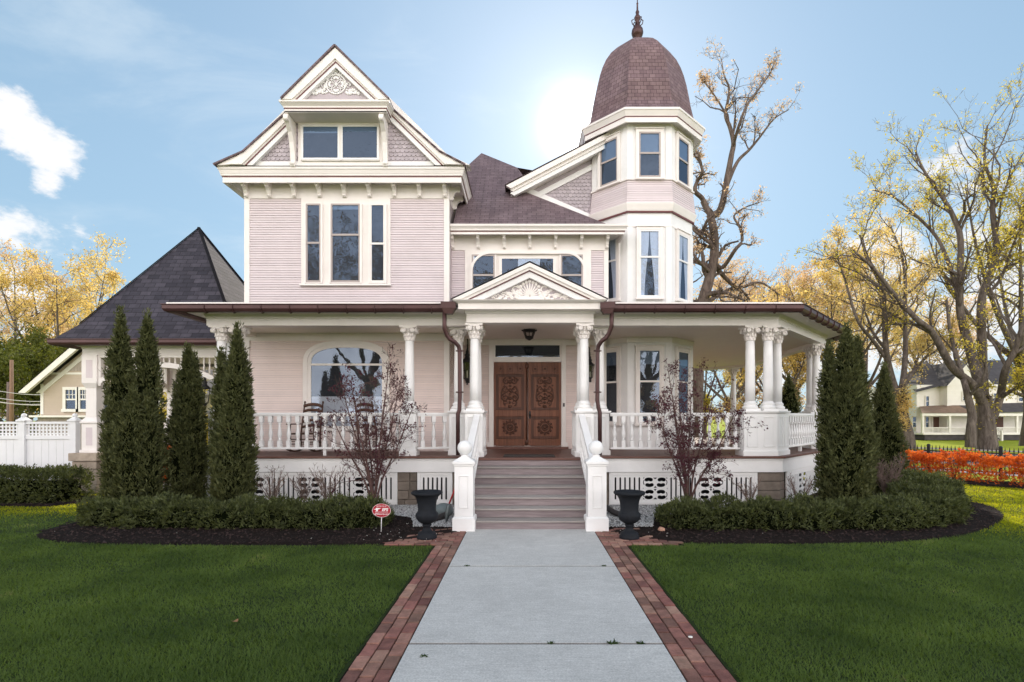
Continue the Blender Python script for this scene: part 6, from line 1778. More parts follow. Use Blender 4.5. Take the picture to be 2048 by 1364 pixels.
# tree behind the tower
Y = 25.0; X0 = px(1400, Y)
limbs = [
 (lpx([(1392, 880), (1394, 760), (1400, 660), (1405, 607), (1418, 560), (1428, 516), (1428, 466), (1420, 430)], Y, X0), .40, .20),
 (lpx([(1420, 430), (1405, 398), (1390, 382, -.5), (1395, 362, -.5), (1405, 344, -1), (1398, 320, -1), (1390, 312, -1), (1388, 290, -1)], Y, X0), .15, .03),
 (lpx([(1422, 434), (1442, 416), (1455, 353), (1463, 310), (1467, 285), (1460, 255), (1451, 230), (1456, 200), (1458, 175), (1448, 150), (1443, 118)], Y, X0), .20, .02),
 (lpx([(1450, 380), (1474, 325, 1), (1498, 300, 1), (1519, 275, 1), (1548, 238, 1), (1578, 219, 1)], Y, X0), .12, .02),
 (lpx([(1465, 295), (1480, 245, -1), (1496, 207, -1), (1520, 175, -1), (1538, 150, -1), (1551, 120, -1)], Y, X0), .09, .02),
 (lpx([(1454, 232), (1435, 200, .5), (1415, 172, .5), (1403, 160, .5)], Y, X0), .06, .015),
 (lpx([(1428, 525), (1445, 535), (1470, 500, -1), (1484, 482, -1), (1480, 455, -1), (1468, 432, -1), (1490, 415, -1), (1519, 405, -1)], Y, X0), .13, .02),
 (lpx([(1428, 530), (1455, 560, 1), (1478, 575, 1), (1520, 565, 1), (1560, 590, 1)], Y, X0), .14, .04),
 (lpx([(1420, 545), (1395, 520, -1), (1383, 505, -1), (1370, 520, -1)], Y, X0), .10, .03),
 (lpx([(1405, 610), (1440, 588, 1), (1475, 575, 2), (1500, 600, 2)], Y, X0), .13, .05)]
limbs = [(p, r0*.85, r1*.85) for p, r0, r1 in limbs]
tree('tall_bare_tree', 'tall nearly bare gnarled tree with pinkish buds rising right behind the tower', limbs, 14, 'peach', 1500, .10, loc=(X0, Y, 0), nch=(12, 7, 4), lenf=(.26, .5, .5), minr=.006, up=.15, wig=.17, jit=.10, clump=3, bark_='barkw')

# ---- generic background trees
def forked(h, r, seed, spread=.35, n=5, fork=.3):
    rng = np.random.default_rng(seed); out = [([(0, 0, -.2), (rng.normal()*.1, 0, h*fork*.5), (rng.normal()*.15, rng.normal()*.1, h*fork)], r, r*.75)]
    top = np.array(out[0][0][-1])
    for k in range(n):
        a = 2*PI*k/n+rng.uniform(-.4, .4); s_ = spread*rng.uniform(.5, 1.2)
        hh = h*(1-fork)*rng.uniform(.7, 1.0)
        d = np.array([math.cos(a)*s_*h, math.sin(a)*s_*h, hh])
        out.append(([tuple(top), tuple(top+d*np.array([.45, .45, .3])), tuple(top+d*np.array([.8, .8, .65])), tuple(top+d)], r*.55, r*.08))
    return out
BG = [
 # x, Y, height, leaf, n, size, label
 (30, 48, 14.5, 'peach', 3600, .20, 'tree', 'tawny spring tree at the far left, behind the utility pole'),
 (128, 44, 14.0, 'gold', 3800, .20, 'tree', 'golden leafed tree rising left of the carriage porch roof'),
 (60, 58, 13.0, 'gold', 2600, .22, 'tree', 'smaller golden tree behind and between the two far left trees'),
 (1500, 42, 14.5, 'peach', 3000, .18, 'tree', 'pinkish budding tree with upright branches right of the tall bare tree'),
 (1590, 46, 14.0, 'peach', 2600, .19, 'tree', 'pale peach budding tree above the right end of the porch roof'),
 (1660, 38, 12.0, 'gold', 3200, .18, 'tree', 'bright golden tree just above the right evergreens'),
 (1730, 52, 14.5, 'gold', 2600, .20, 'tree', 'golden tree farther back between the evergreens and the street trees'),
 (1870, 60, 15.0, 'peach', 2600, .22, 'tree', 'peach coloured far tree behind the left end of the farmhouse'),
 (2050, 34, 17.0, 'olive', 2600, .17, 'tree', 'yellow-green tree cut off by the right edge, right of the huge forked tree'),
 (1455, 33, 8.5, 'gold', 3600, .16, 'tree', 'golden bushy tree seen under the porch between the columns'),
 (1560, 36, 8.0, 'gold', 4200, .17, 'tree', 'golden dense tree seen between corner columns and right evergreen'),
 (1410, 44, 9.0, 'olive', 3000, .2, 'tree', 'olive green tree seen through the back of the porch'),
]
for i, (x, Y, h, leaf, n, s_, cat, lab) in enumerate(BG):
    tree('background_tree', lab, forked(h, .02*h, 100+i, n=6), 200+i, leaf, n, s_, loc=(px(x, Y), Y, 0), group='background trees in spring leaf', nch=(9, 6, 4), lenf=(.45, .5, .5), minr=.009, jit=.20, up=.2)
for i, (x, Y, h, lab) in enumerate(((25, 40, 6.8, 'dark green dense tree directly behind the utility pole'), (85, 37, 5.6, 'dark green bushy tree against the left edge of the beige house'), (-40, 38, 7.0, 'dark green tree cut off by the left edge of the photo'))):
    tree('leafy_tree', lab, forked(h, .14, 300+i, n=7, fork=.12, spread=.42), 310+i, 'green', 6500, .20, loc=(px(x, Y), Y, 0), group='dark green trees beyond the fence', nch=(8, 5, 3), lenf=(.5, .5, .5), jit=.26)
for i, (x, Y, h, leaf, n, lab) in enumerate(((322, 16.5, 2.6, 'olive', 900, 'thin yellow-green sunlit sapling glowing behind the carriage porch arch'), (424, 15.2, 2.0, 'olive', 700, 'yellow-green bush between the arch and the house corner'), (331, 14.6, .85, 'orange', 900, 'orange barberry bush glowing low between two left evergreens'))):
    tree('young_tree' if i < 2 else 'barberry_bush', lab, forked(h, .02, 330+i, n=5, fork=.15), 340+i, leaf, n, .09, loc=(px(x, Y), Y, 0), cat='tree' if i < 2 else 'bush', nch=(6, 4, 3), lenf=(.5, .5, .5), minr=.004, jit=.06)
tree('background_tree', 'bare twigs of a tree peeking out left of the main house wall', forked(9.5, .12, 360, n=5, spread=.3), 361, 'peach', 150, .12, loc=(px(470, 32), 32, 0), group='background trees in spring leaf', nch=(7, 5, 4), lenf=(.45, .5, .5), minr=.012)
# bare trees on this side of the street, seen mirrored in the front windows
mir = None
for i, (x, y, rz_) in enumerate(((-8.5, -15, 0), (-3.0, -21, 2.1), (-14, -24, 4.0), (3.5, -27, 1.2), (11, -22, 3.1), (-21, -19, 5.2))):
    if mir is None:
        mir = tree('mirrored_tree', 'bare tree across the walk, mirrored in the front windows', forked(14, .34, 370, n=6), 380, 'peach', 2600, .2, loc=(x, y, 0), group='bare trees mirrored in the front windows', nch=(10, 7, 4), lenf=(.45, .5, .5), minr=.014); q = mir
    else: q = copy_tree(mir)
    q.location = (x, y, 0); q.rotation_euler = (0, 0, rz_); q.scale = (1, 1, 1+.08*(i % 3))

# ---- arborvitae
def arborvitae(name, label, x, y, spires, seed, dens=430, group='columnar evergreens by the porch'):
    R = empty(name, (x, y, 0)); tag(R, label, 'evergreen', group)
    rng = np.random.default_rng(seed); VV, FF, base = [], [], 0
    core = MB()
    for dx_, dy_, h, r in spires:
        r *= .91
        area = 2*PI*r*h*.75; n = int(area*dens)
        u = rng.uniform(.0, 1, n)**1.02; th = rng.uniform(0, 2*PI, n)
        def prof(u): return r*np.clip((.86+.45*u)*(u < .2)+(.95+.05*np.cos((u-.2)*4))*(u >= .2)*(u < .5)+(.97-.97*np.clip((u-.5)/.5, 0, 1)**2.3)*(u >= .5), .03, 1.1)
        lump = 1+.16*np.sin(3*th+u*9+seed)+.10*np.sin(5*th-u*21+2*seed)+.09*np.sin(8*th+u*37)+rng.normal(size=n)*.06
        rr = prof(u)*lump*.93
        C = np.stack([dx_+rr*np.cos(th), dy_+rr*np.sin(th), u*h*.985], 1)
        nr = np.stack([np.cos(th), np.sin(th), np.zeros(n)], 1)
        k = 7
        C = np.repeat(C, k, 0)+rng.normal(size=(n*k, 3))*.022; nr = np.repeat(nr, k, 0)
        D = nr*rng.uniform(.2, .9, (n*k, 1))+np.array([0, 0, .85])+rng.normal(size=(n*k, 3))*.42
        Nn = rand_dirs(n*k, rng)
        V, F = kites(C-nr*.03, D, Nn, rng.uniform(.05, .105, n*k), rng.uniform(.014, .030, n*k), rng)
        VV.append(V); FF.append(F+base); base += len(V)
        # feathery tip
        m_ = 140; C = np.stack([dx_+rng.normal(size=m_)*.03, dy_+rng.normal(size=m_)*.03, h*(.93+.10*rng.uniform(0, 1, m_))], 1)
        V, F = kites(C, rng.normal(size=(m_, 3))*.5+np.array([0, 0, 1.2]), rand_dirs(m_, rng), rng.uniform(.05, .11, m_), rng.uniform(.014, .028, m_), rng)
        VV.append(V); FF.append(F+base); base += len(V)
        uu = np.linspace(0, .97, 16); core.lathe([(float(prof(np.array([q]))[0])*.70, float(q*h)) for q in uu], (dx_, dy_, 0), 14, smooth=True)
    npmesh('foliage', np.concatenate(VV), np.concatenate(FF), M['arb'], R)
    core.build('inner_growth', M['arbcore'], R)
    return R
arborvitae('arborvitae', 'dark green double-tipped evergreen, widest of the left ones, beside the stone pier', px(268, 9.6), 9.6, [(-.24, 0, pz(628, 9.6), .255), (.17, .10, pz(632, 9.6), .27), (.30, -.05, 2.15, .25), (-.22, -.05, 2.3, .30), (.08, -.12, 2.2, .34)], 21)
arborvitae('arborvitae', 'narrow dark evergreen standing alone below the arch, middle of the left three', px(376, 10.1), 10.1, [(0, 0, pz(700, 10.1), .27), (.12, .0, pz(716, 10.1), .22), (-.05, -.05, 2.1, .32)], 22)
arborvitae('arborvitae', 'tall dark evergreen in front of the left porch corner, with a lower second tip', px(467, 9.5), 9.5, [(.07, 0, pz(660, 9.5), .29), (-.22, .0, pz(708, 9.5), .18), (.05, -.08, 2.2, .33), (-.15, 0, 1.9, .24)], 23)
arborvitae('arborvitae', 'very broad evergreen with three merged tips in front of the right porch end', px(1690, 9.5), 9.5, [(.03, 0, pz(658, 9.5), .33), (-.26, .05, pz(692, 9.5), .21), (.25, .05, pz(682, 9.5), .22), (-.03, -.14, 2.5, .41), (.12, 0, 2.1, .35)], 24)
arborvitae('arborvitae', 'slimmer evergreen tucked behind the broad right one', px(1768, 12.0), 12.0, [(0, 0, pz(735, 12), .27), (.06, -.1, 2.0, .31)], 25)
arborvitae('arborvitae', 'small distant evergreen glimpsed between the corner columns', px(1577, 18), 18, [(0, 0, pz(755, 18), .5)], 26, 120)

# ---- clipped and loose hedges
def hedge(name, label, path, w, h, leaf, seed, dens=420, k=8, ln=(.045, .09), wd=(.012, .024), cat='hedge', bump=.17, gap=0.0, up=.55, group=None, core=True, z0=0.0):
    P = smooth_path([(p[0], p[1], 0) for p in path], 6); rng = np.random.default_rng(seed)
    o = np.array([P[:, 0].mean(), P[:, 1].mean(), 0]); P = P-o
    R = empty(name, tuple(o)); tag(R, label, cat, group)
    seg = np.linalg.norm(np.diff(P, axis=0), axis=1); L_ = seg.sum(); cum = np.concatenate([[0], np.cumsum(seg)])
    n = int(L_*(w+2*h)*dens)
    s = rng.uniform(-w*.35, L_+w*.35, n); sc_ = np.clip(s, 0, L_)
    i = np.clip(np.searchsorted(cum, sc_)-1, 0, len(seg)-1); f = (sc_-cum[i])/seg[i]
    B = P[i]*(1-f)[:, None]+P[i+1]*f[:, None]; tg = (P[i+1]-P[i])/seg[i][:, None]
    nm = np.stack([tg[:, 1], -tg[:, 0], np.zeros(n)], 1)
    per = rng.uniform(0, 2*h+w, n)                      # evenly round the section: side, top, side
    ex = np.where(per < h, -w/2, np.where(per > h+w, w/2, per-h-w/2)); ez = np.where(per < h, per, np.where(per > h+w, 2*h+w-per, h))
    q = np.abs(ex)/(w/2); ez = np.where(ez >= h, h*(1-.22*q**4), ez); ex = ex*(1-.14*(ez/h)**3)*np.where(ez < .15*h, .9, 1)
    a = np.arctan2(ez/h-.35, ex/(w/2)); ca, sa = np.cos(a), np.sin(a)
    end = np.clip(np.abs(s-sc_)/(w*.35), 0, 1); ex *= np.sqrt(1-end**2*.9); ez *= np.sqrt(1-end**2*.75)
    lump = 1+bump*(np.sin(s*4.1+a*2+seed)*.6+np.sin(s*9.7-a*3)*.45+np.sin(s*17+a*5)*.3)+rng.normal(size=n)*.05
    C = B+tg*(s-sc_)[:, None]+nm*(ex*lump)[:, None]; C[:, 2] = z0+ez*lump
    out = nm*(ca)[:, None]+np.array([0, 0, 1])*sa[:, None]
    if gap: keep = rng.uniform(0, 1, n) > gap*(1-ez/h); C, out = C[keep], out[keep]; n = len(C)
    dep = rng.uniform(0, .10, (n, 1))**1.0; C = C-out*dep
    if cat == 'hedge' and leaf == 'yew' and bump > .1:      # single shrubs grown together: rounded heads with dips between
        C[:, 2] *= .80+.24*np.abs(np.sin(PI*s/.66+seed+.5*np.sin(s*1.3)))**.7
    C = np.repeat(C, k, 0)+rng.normal(size=(n*k, 3))*.018; O_ = np.repeat(out, k, 0)
    D = O_*rng.uniform(.3, 1, (n*k, 1))+np.array([0, 0, up])+rng.normal(size=(n*k, 3))*.6
    V, F = kites(C, D, rand_dirs(n*k, rng), rng.uniform(*ln, n*k), rng.uniform(*wd, n*k), rng)
    npmesh('foliage', V, F, M[leaf], R)
    # stems and dark inside
    polys = []
    m = int(L_*9)
    for q in range(m):
        t = rng.uniform(0, L_); j = int(np.clip(np.searchsorted(cum, t)-1, 0, len(seg)-1)); b = P[j]+(P[j+1]-P[j])*((t-cum[j])/seg[j])
        side = np.array([tg[0, 1], -tg[0, 0], 0])
        d = np.array([rng.normal()*.3, rng.normal()*.3, 1.0]); pts = np.array([b+np.array([0, 0, -.02])+rng.normal(size=3)*np.array([.08, .08, 0]), b+d*h*.45, b+d*h*.85+rng.normal(size=3)*.04])
        polys.append((pts, np.array([.009, .007, .003]), 4))
    V, F = tubes_np(polys); npmesh('stems', V, F, M['twig'], R)
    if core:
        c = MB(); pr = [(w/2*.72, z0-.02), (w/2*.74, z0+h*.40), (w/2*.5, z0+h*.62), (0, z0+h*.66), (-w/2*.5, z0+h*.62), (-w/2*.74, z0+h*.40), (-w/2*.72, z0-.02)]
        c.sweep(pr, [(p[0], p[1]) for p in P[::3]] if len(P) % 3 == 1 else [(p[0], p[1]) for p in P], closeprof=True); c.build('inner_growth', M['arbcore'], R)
    return R
hedge('yew_hedge', 'low bushy dark green yew hedge in the left bed behind the red sign', [(-6.95, 8.75), (-5.6, 8.6), (-4.2, 8.55), (-3.1, 8.55), (-2.45, 8.6)], .80, .385, 'yew', 31, group='yew hedges edging the mulch beds')
hedge('yew_hedge', 'low dark green yew hedge in the right bed, from the urn to the broad evergreen', [(2.45, 8.55), (3.6, 8.5), (5.0, 8.5), (6.2, 8.6), (6.95, 9.0)], .85, .385, 'yew', 32, group='yew hedges edging the mulch beds')
hedge('yew_hedge', 'sunlit spreading yew mound curving back at the right end of the bed', [(7.2, 9.5), (7.9, 10.4), (8.55, 11.5), (9.0, 12.9)], 1.05, .48, 'yew', 33, group='yew hedges edging the mulch beds')
hedge('clipped_hedge', 'neatly clipped flat-topped green hedge below the white fence', [(-13.0, 11.2), (-11.6, 11.15), (-10.3, 11.1), (-9.6, 11.15)], .95, .66, 'yew', 34, bump=.05, up=.4)
hp0, hp1 = Vector((11.4, 15.5))-HD*2.2, Vector((11.4, 15.5))+HD*5.2
mid = Vector((11.4, 15.5))+HD*1.2
hedge('barberry_hedge', 'bright orange backlit barberry hedge in front of the iron fence', [(hp0.x, hp0.y), (11.4, 15.5), (mid.x, mid.y), (hp1.x, hp1.y)], .66, .70, 'orange', 35, dens=330, k=7, ln=(.04, .075), wd=(.022, .04), gap=.38, core=False, up=.4)

# ---- Japanese maples and bare shrubs
def maple(label, x, y, h, spread, seed, n):
    rng = np.random.default_rng(seed); limbs = []
    for k in range(7):
        a = 2*PI*k/7+rng.uniform(-.4, .4); s_ = spread*rng.uniform(.35, 1.0); hh = h*rng.uniform(.65, .86)*(1-.25*(s_/spread)**2)
        limbs.append(([(rng.normal()*.02, rng.normal()*.02, -.05), (math.cos(a)*s_*.15, math.sin(a)*s_*.12, hh*.28), (math.cos(a)*s_*.5, math.sin(a)*s_*.4, hh*.62), (math.cos(a)*s_*.85, math.sin(a)*s_*.6, hh)], .024, .006))
    return tree('japanese_maple', label, limbs, seed, 'purple', n, .046, 'twig', cat='maple', group='purple maples in front of the porch', loc=(x, y, 0), levels=3, nch=(10, 7, 4), lenf=(.32, .5, .5), minr=.0025, up=.22, wig=.13, jit=.028, clump=3, hang=.5, start=.22, flat=.8)
maple('airy purple-leafed maple in the left bed, in front of the arched window', px(748, 9.75), 9.75, 3.5, 1.0, 41, 950)
maple('fuller purple-leafed maple in the right bed, in front of the tower windows', px(1376, 9.7), 9.7, 3.3, 1.08, 42, 1500)
def bare(label, x, y, h, seed, n=9, sp=.35):
    rng = np.random.default_rng(seed); limbs = []
    for k in range(n):
        a = rng.uniform(0, 2*PI); s_ = sp*rng.uniform(.3, 1)
        limbs.append(([(rng.normal()*.05, rng.normal()*.05, -.03), (math.cos(a)*s_*.3, math.sin(a)*s_*.3, h*.4), (math.cos(a)*s_, math.sin(a)*s_, h*rng.uniform(.7, 1))], .008, .004))
    tree('bare_shrub', label, limbs, seed, 'peach', 14, .02, 'twiggrey', cat='shrub', group='bare twiggy shrubs', loc=(x, y, 0), trunkname='stems', levels=2, nch=(7, 4), lenf=(.3, .45), minr=.0028, up=.5, wig=.1, jit=.01, clump=1)
for i, (x, y, h, lab) in enumerate(((545, 9.7, .80, 'bare twiggy shrub right of the tall left porch evergreen'), (655, 9.7, .88, 'bare twiggy shrub left of the left maple'), (610, 9.9, .70, 'smaller bare shrub between the two left bare shrubs'),
      (1500, 9.9, .62, 'bare twiggy shrub right of the right maple, low against the pierced panel'), (1600, 9.7, .66, 'bare twiggy shrub under the angled porch corner'), (1775, 10.4, .95, 'pale dense bare shrub right of the broad right evergreen'))):
    bare(lab, px(x, y), y, h, 60+i, 10 if i < 5 else 26, .32)

# ---- ground patches: inside tests
def inside(poly, X, Y_):
    r = np.zeros(len(X), bool); n = len(poly)
    for i in range(n):
        x0, y0 = poly[i]; x1, y1 = poly[(i+1) % n]
        c = ((y0 > Y_) != (y1 > Y_)); r ^= c & (X < (x1-x0)*(Y_-y0)/(y1-y0+1e-12)+x0)
    return r
BEDL = smooth_path([(-1.80, 7.33, 0), (-2.6, 7.25, 0), (-4.2, 7.25, 0), (-5.8, 7.3, 0), (-6.9, 7.6, 0), (-7.45, 8.2, 0), (-7.5, 9.2, 0), (-7.3, 10.5, 0), (-6.6, 11.5, 0)], 5)[:, :2].tolist()+[(-5, 11.2), (-.9, 11.2), (-.9, 8.2)]
BEDR = [(1.07, 8.2), (1.07, 11.2), (5, 11.4), (7.2, 13.6), (8.6, 14.2)]+smooth_path([(9.2, 14.0, 0), (9.6, 13.0, 0), (9.45, 11.8, 0), (9.3, 10.9, 0), (9.0, 10.1, 0), (8.3, 9.2, 0), (7.2, 8.3, 0), (6.1, 7.68, 0), (5.0, 7.42, 0), (3.6, 7.33, 0), (1.98, 7.33, 0)], 5)[:, :2].tolist()
BEDH = [(-14.5, 10.55), (-9.4, 10.45), (-9.05, 11.0), (-9.2, 11.8), (-14.5, 11.9)]
hb = [Vector((11.4, 15.5))-HD*3-HN*.75, Vector((11.4, 15.5))+HD*7-HN*.75, Vector((11.4, 15.5))+HD*7+HN*.9, Vector((11.4, 15.5))-HD*3+HN*.9]
BEDO = [(p.x, p.y) for p in hb]
PATH = [(-.885, -6), (1.055, -6), (1.055, 8.3), (-.885, 8.3)]
BRK = .335
EDG = [(-.925-BRK, -6), (1.095+BRK, -6), (1.095+BRK, 8.3), (-.925-BRK, 8.3)]
PADL = [(-.88, 7.22), (-.88, 8.28), (-1.62, 8.28), (-2.02, 7.22)]
PADR = [(1.05, 7.22), (2.19, 7.22), (1.79, 8.28), (1.05, 8.28)]
# ---- grass
rng = np.random.default_rng(5)
chunks = []; chunks2 = []
def scatter(x0, x1, y0, y1, dens):
    n = int((x1-x0)*(y1-y0)*dens); return rng.uniform(x0, x1, n), rng.uniform(y0, y1, n)
for (x0, x1, y0, y1, d) in ((-8.5, -4.5, 2.9, 4.4, 1600), (5, 8.5, 2.9, 4.4, 1600), (-9.5, -6.2, 4.4, 6, 1600), (6.2, 10, 4.4, 6, 1600), (-12, -8.6, 6, 8, 1300), (8.6, 12.5, 6, 8, 1300), (-4.5, 5, 2.9, 4.4, 10500), (-6.2, 6.2, 4.4, 6.0, 7500), (-8.6, 8.6, 6.0, 8.0, 4600), (-11.5, -6.8, 8, 12.4, 1500), (6.5, 13.5, 8, 11, 2600), (8, 17, 11, 17, 1700)):
    X, Y_ = scatter(x0, x1, y0, y1, d)
    vis = (np.abs(X) < Y_*1.04+.4) | (rng.uniform(0, 1, len(X)) < .45)
    keep = vis & ~inside(BEDL, X, Y_) & ~inside(BEDR, X, Y_) & ~inside(BEDH, X, Y_) & ~inside(BEDO, X, Y_) & ~inside(EDG, X, Y_) & ~inside(PADL, X, Y_) & ~inside(PADR, X, Y_)
    keep &= ~((X-11.4)*HN.x+(Y_-15.5)*HN.y > .8)
    thin = .5+.5*np.sin(X*3.1+2*np.sin(Y_*1.9))*np.sin(Y_*2.7+1.7*np.sin(X*1.3)); keep &= rng.uniform(0, 1, len(X)) < .55+.6*thin
    X, Y_ = X[keep], Y_[keep]; n = len(X)
    # thin and thick patches
    pt = .5+.5*np.sin(X*1.7+1.3*np.sin(Y_*1.1))*np.sin(Y_*2.3+np.sin(X*.9))
    sc_ = 1+.0*Y_
    hgt_ = rng.uniform(.018, .036, n)*(.75+.5*pt); a = rng.uniform(0, 2*PI, n); lean = rng.uniform(.3, 1.5, n)
    wid = rng.uniform(.0025, .0042, n)*(1+np.clip(Y_-4, 0, 12)*.18)
    dxy = np.stack([np.cos(a), np.sin(a)], 1); s_ = np.stack([-np.sin(a), np.cos(a)], 1)
    base = np.stack([X, Y_], 1)
    V = np.empty((n, 3, 3)); V[:, 0, :2] = base-s_*wid[:, None]; V[:, 1, :2] = base+s_*wid[:, None]; V[:, 0, 2] = V[:, 1, 2] = -.012
    V[:, 2, :2] = base+dxy*(hgt_*lean)[:, None]; V[:, 2, 2] = -.012+hgt_
    sun_coloured = ((X > 7.2+rng.normal(size=n)*.5) & (Y_ > 8.0+rng.normal(size=n)*.35)) | ((X < -7.5) & (Y_ > 9.6+rng.normal(size=n)*.25))  # blades that take the copy with sunlight in its colour
    chunks.append(V[~sun_coloured].reshape(-1, 3)); chunks2.append(V[sun_coloured].reshape(-1, 3))
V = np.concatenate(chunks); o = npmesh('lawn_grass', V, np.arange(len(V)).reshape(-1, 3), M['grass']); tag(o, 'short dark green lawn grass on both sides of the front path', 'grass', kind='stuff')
V = np.concatenate(chunks2); o = npmesh('lawn_grass', V, np.arange(len(V)).reshape(-1, 3), M['grass_sunlit']); tag(o, 'yellow-green grass with sunlight put into its colour, at the far sides of the house', 'grass', kind='stuff')
# ---- mulch chips and gravel
def bits(name, mat, polys, n, smin, smax, z, label, cat, excl=(), flat=.4, sub=None):
    X, Y_ = [], []
    for poly, k in polys:
        P = np.array(poly); x = rng.uniform(P[:, 0].min(), P[:, 0].max(), k*3); y = rng.uniform(P[:, 1].min(), P[:, 1].max(), k*3)
        kp = inside(poly, x, y)
        for e in excl: kp &= ~inside(e, x, y)
        X.append(x[kp][:k]); Y_.append(y[kp][:k])
    X = np.concatenate(X); Y_ = np.concatenate(Y_); n = len(X)
    s_ = rng.uniform(smin, smax, n)
    oct_ = np.array([(1, 0, 0), (0, 1, 0), (-1, 0, 0), (0, -1, 0), (0, 0, 1), (0, 0, -1)], float)
    V = oct_[None]*np.stack([s_*rng.uniform(.6, 1.4, n), s_*rng.uniform(.4, .9, n), s_*flat], 1)[:, None, :]
    V = V*rng.uniform(.7, 1.2, V.shape)
    ax = rng.uniform(0, 2*PI, n); tl = rng.normal(size=n)*.35
    c, s2 = np.cos(ax)[:, None], np.sin(ax)[:, None]
    x_, y_, z_ = V[..., 0], V[..., 1], V[..., 2]+V[..., 0]*np.sin(tl)[:, None]
    V = np.stack([x_*c-y_*s2+X[:, None], x_*s2+y_*c+Y_[:, None], z_+z], -1)
    f = np.array([(0, 1, 4), (1, 2, 4), (2, 3, 4), (3, 0, 4), (1, 0, 5), (2, 1, 5), (3, 2, 5), (0, 3, 5)])
    F = (f[None]+np.arange(n)[:, None, None]*6).reshape(-1, 3)
    o = npmesh(name, V.reshape(-1, 3), F, M[mat]); tag(o, label, cat, kind='stuff'); return o
GRL = [(-1.05, 8.32), (-1.05, 10.4), (-2.9, 10.4), (-2.7, 9.6), (-1.95, 9.1), (-1.75, 8.32)]
GRR = [(1.24, 8.32), (1.24, 10.4), (4.4, 10.4), (3.4, 9.9), (2.25, 9.2), (2.0, 8.32)]
bits('mulch_chips', 'chips', [(BEDL, 6000), (BEDR, 8500), (BEDH, 1200), (BEDO, 2000)], 0, .008, .028, .026, 'dark brown bark mulch covering the planting beds', 'mulch', (GRL, GRR, PADL, PADR))
bits('gravel', 'gravel', [(GRL, 6500), (GRR, 6500)], 0, .010, .020, .034, 'pale grey gravel beside the front steps', 'gravel', (), .7)
bits('scattered_gravel', 'pebble', [([(-1.2, 7.3), (-1.2, 8.6), (-2.6, 8.6), (-2.4, 7.3)], 26), ([(1.4, 7.5), (1.4, 8.6), (2.8, 8.6), (2.8, 7.5)], 18), (BEDR, 22), (BEDL, 18)], 0, .005, .011, .034, 'stray pale pebbles scattered over mulch and brick', 'pebbles', (), .7)
# ---- weeds in the path joints
def weed(x, y, r, seed, lab):
    q = np.random.default_rng(seed); n = 26
    D = q.normal(size=(n, 3)); D[:, 2] = np.abs(D[:, 2])*.5+.1
    V, F = kites(q.normal(size=(n, 3))*np.array([r*.35, r*.2, .002]), D, rand_dirs(n, q), q.uniform(.4, 1, n)*r, q.uniform(.2, .4, n)*r, q)
    o = npmesh('weed', V, F, M['weed']); o.location = (x, y, .012); tag(o, lab, 'weed', 'weeds in the path joints')
YJ1, YJ2 = 6.175, 4.05
for x, y, r, lab in ((1280, YJ2, .035, 'larger green weed in the near path joint, right of middle'), (1224, YJ2, .045, 'dark green weed in the near path joint, centre right'), (1103, YJ2, .03, 'small weed tuft in the near path joint by the middle'), (933, YJ1, .03, 'weed at the left end of the far path joint'), (1208, YJ1, .03, 'weed at the right end of the far path joint'), (848, 3.83, .03, 'pale weed on the near slab at lower left')):
    weed(px(x, y), y, r, int(x), lab)
# ================================================================== GROUND
def flat(name, poly, z, mat, kind='structure', grid=0):
    m = MB(); m.poly([(p[0], p[1], z) for p in poly]); o = m.build(name, M[mat]); tag(o, kind=kind); return o
flat('ground', [(-400, -60), (400, -60), (400, 700), (-400, 700)], -.03, 'farlawn')
flat('lawn', [(-16, -8), (16, -8), (17, 9), (14.4, 12.6), (9.3, 19.2), (-16, 19.2)], -.014, 'soil')
def bumpy(name, poly, mat, z=.012, amp=.02, step=.12):
    P = np.array(poly); xs = np.arange(P[:, 0].min(), P[:, 0].max()+step, step); ys = np.arange(P[:, 1].min(), P[:, 1].max()+step, step)
    X, Yg = np.meshgrid(xs, ys); ins = inside(poly, X.ravel(), Yg.ravel()).reshape(X.shape)
    r_ = np.random.default_rng(3); Z = z+amp*(r_.random(X.shape)-.3); Z[~ins] = -.03
    V = np.stack([X, Yg, Z], -1).reshape(-1, 3); ny, nx = X.shape
    i, j = np.meshgrid(np.arange(ny-1), np.arange(nx-1), indexing='ij'); a = (i*nx+j).ravel()
    k = (ins[:-1, :-1] | ins[1:, :-1] | ins[:-1, 1:] | ins[1:, 1:]).ravel(); a = a[k]
    F = np.stack([a, a+1, a+nx+1, a+nx], 1); o = npmesh(name, V, F, M[mat], smooth=True); tag(o, kind='structure'); return o
for b in (BEDL, BEDR, BEDH, BEDO): bumpy('mulch_bed', b, 'mulch')
# concrete path, three slabs with open joints
m = MB()
jo = [-6, -1.9, .05, 2.0, YJ2, YJ1, 8.36]
m = MB()
for a, b in zip(jo[:-1], jo[1:]): m.box(-.885, 1.055, a+.013, b-.013, -.10, .010)
flat('path_joint_fill', [(-.88, -5), (1.05, -5), (1.05, 8.3), (-.88, 8.3)], .005, 'mulch')
o = m.build('front_path', M['concrete']); tag(o, kind='structure')
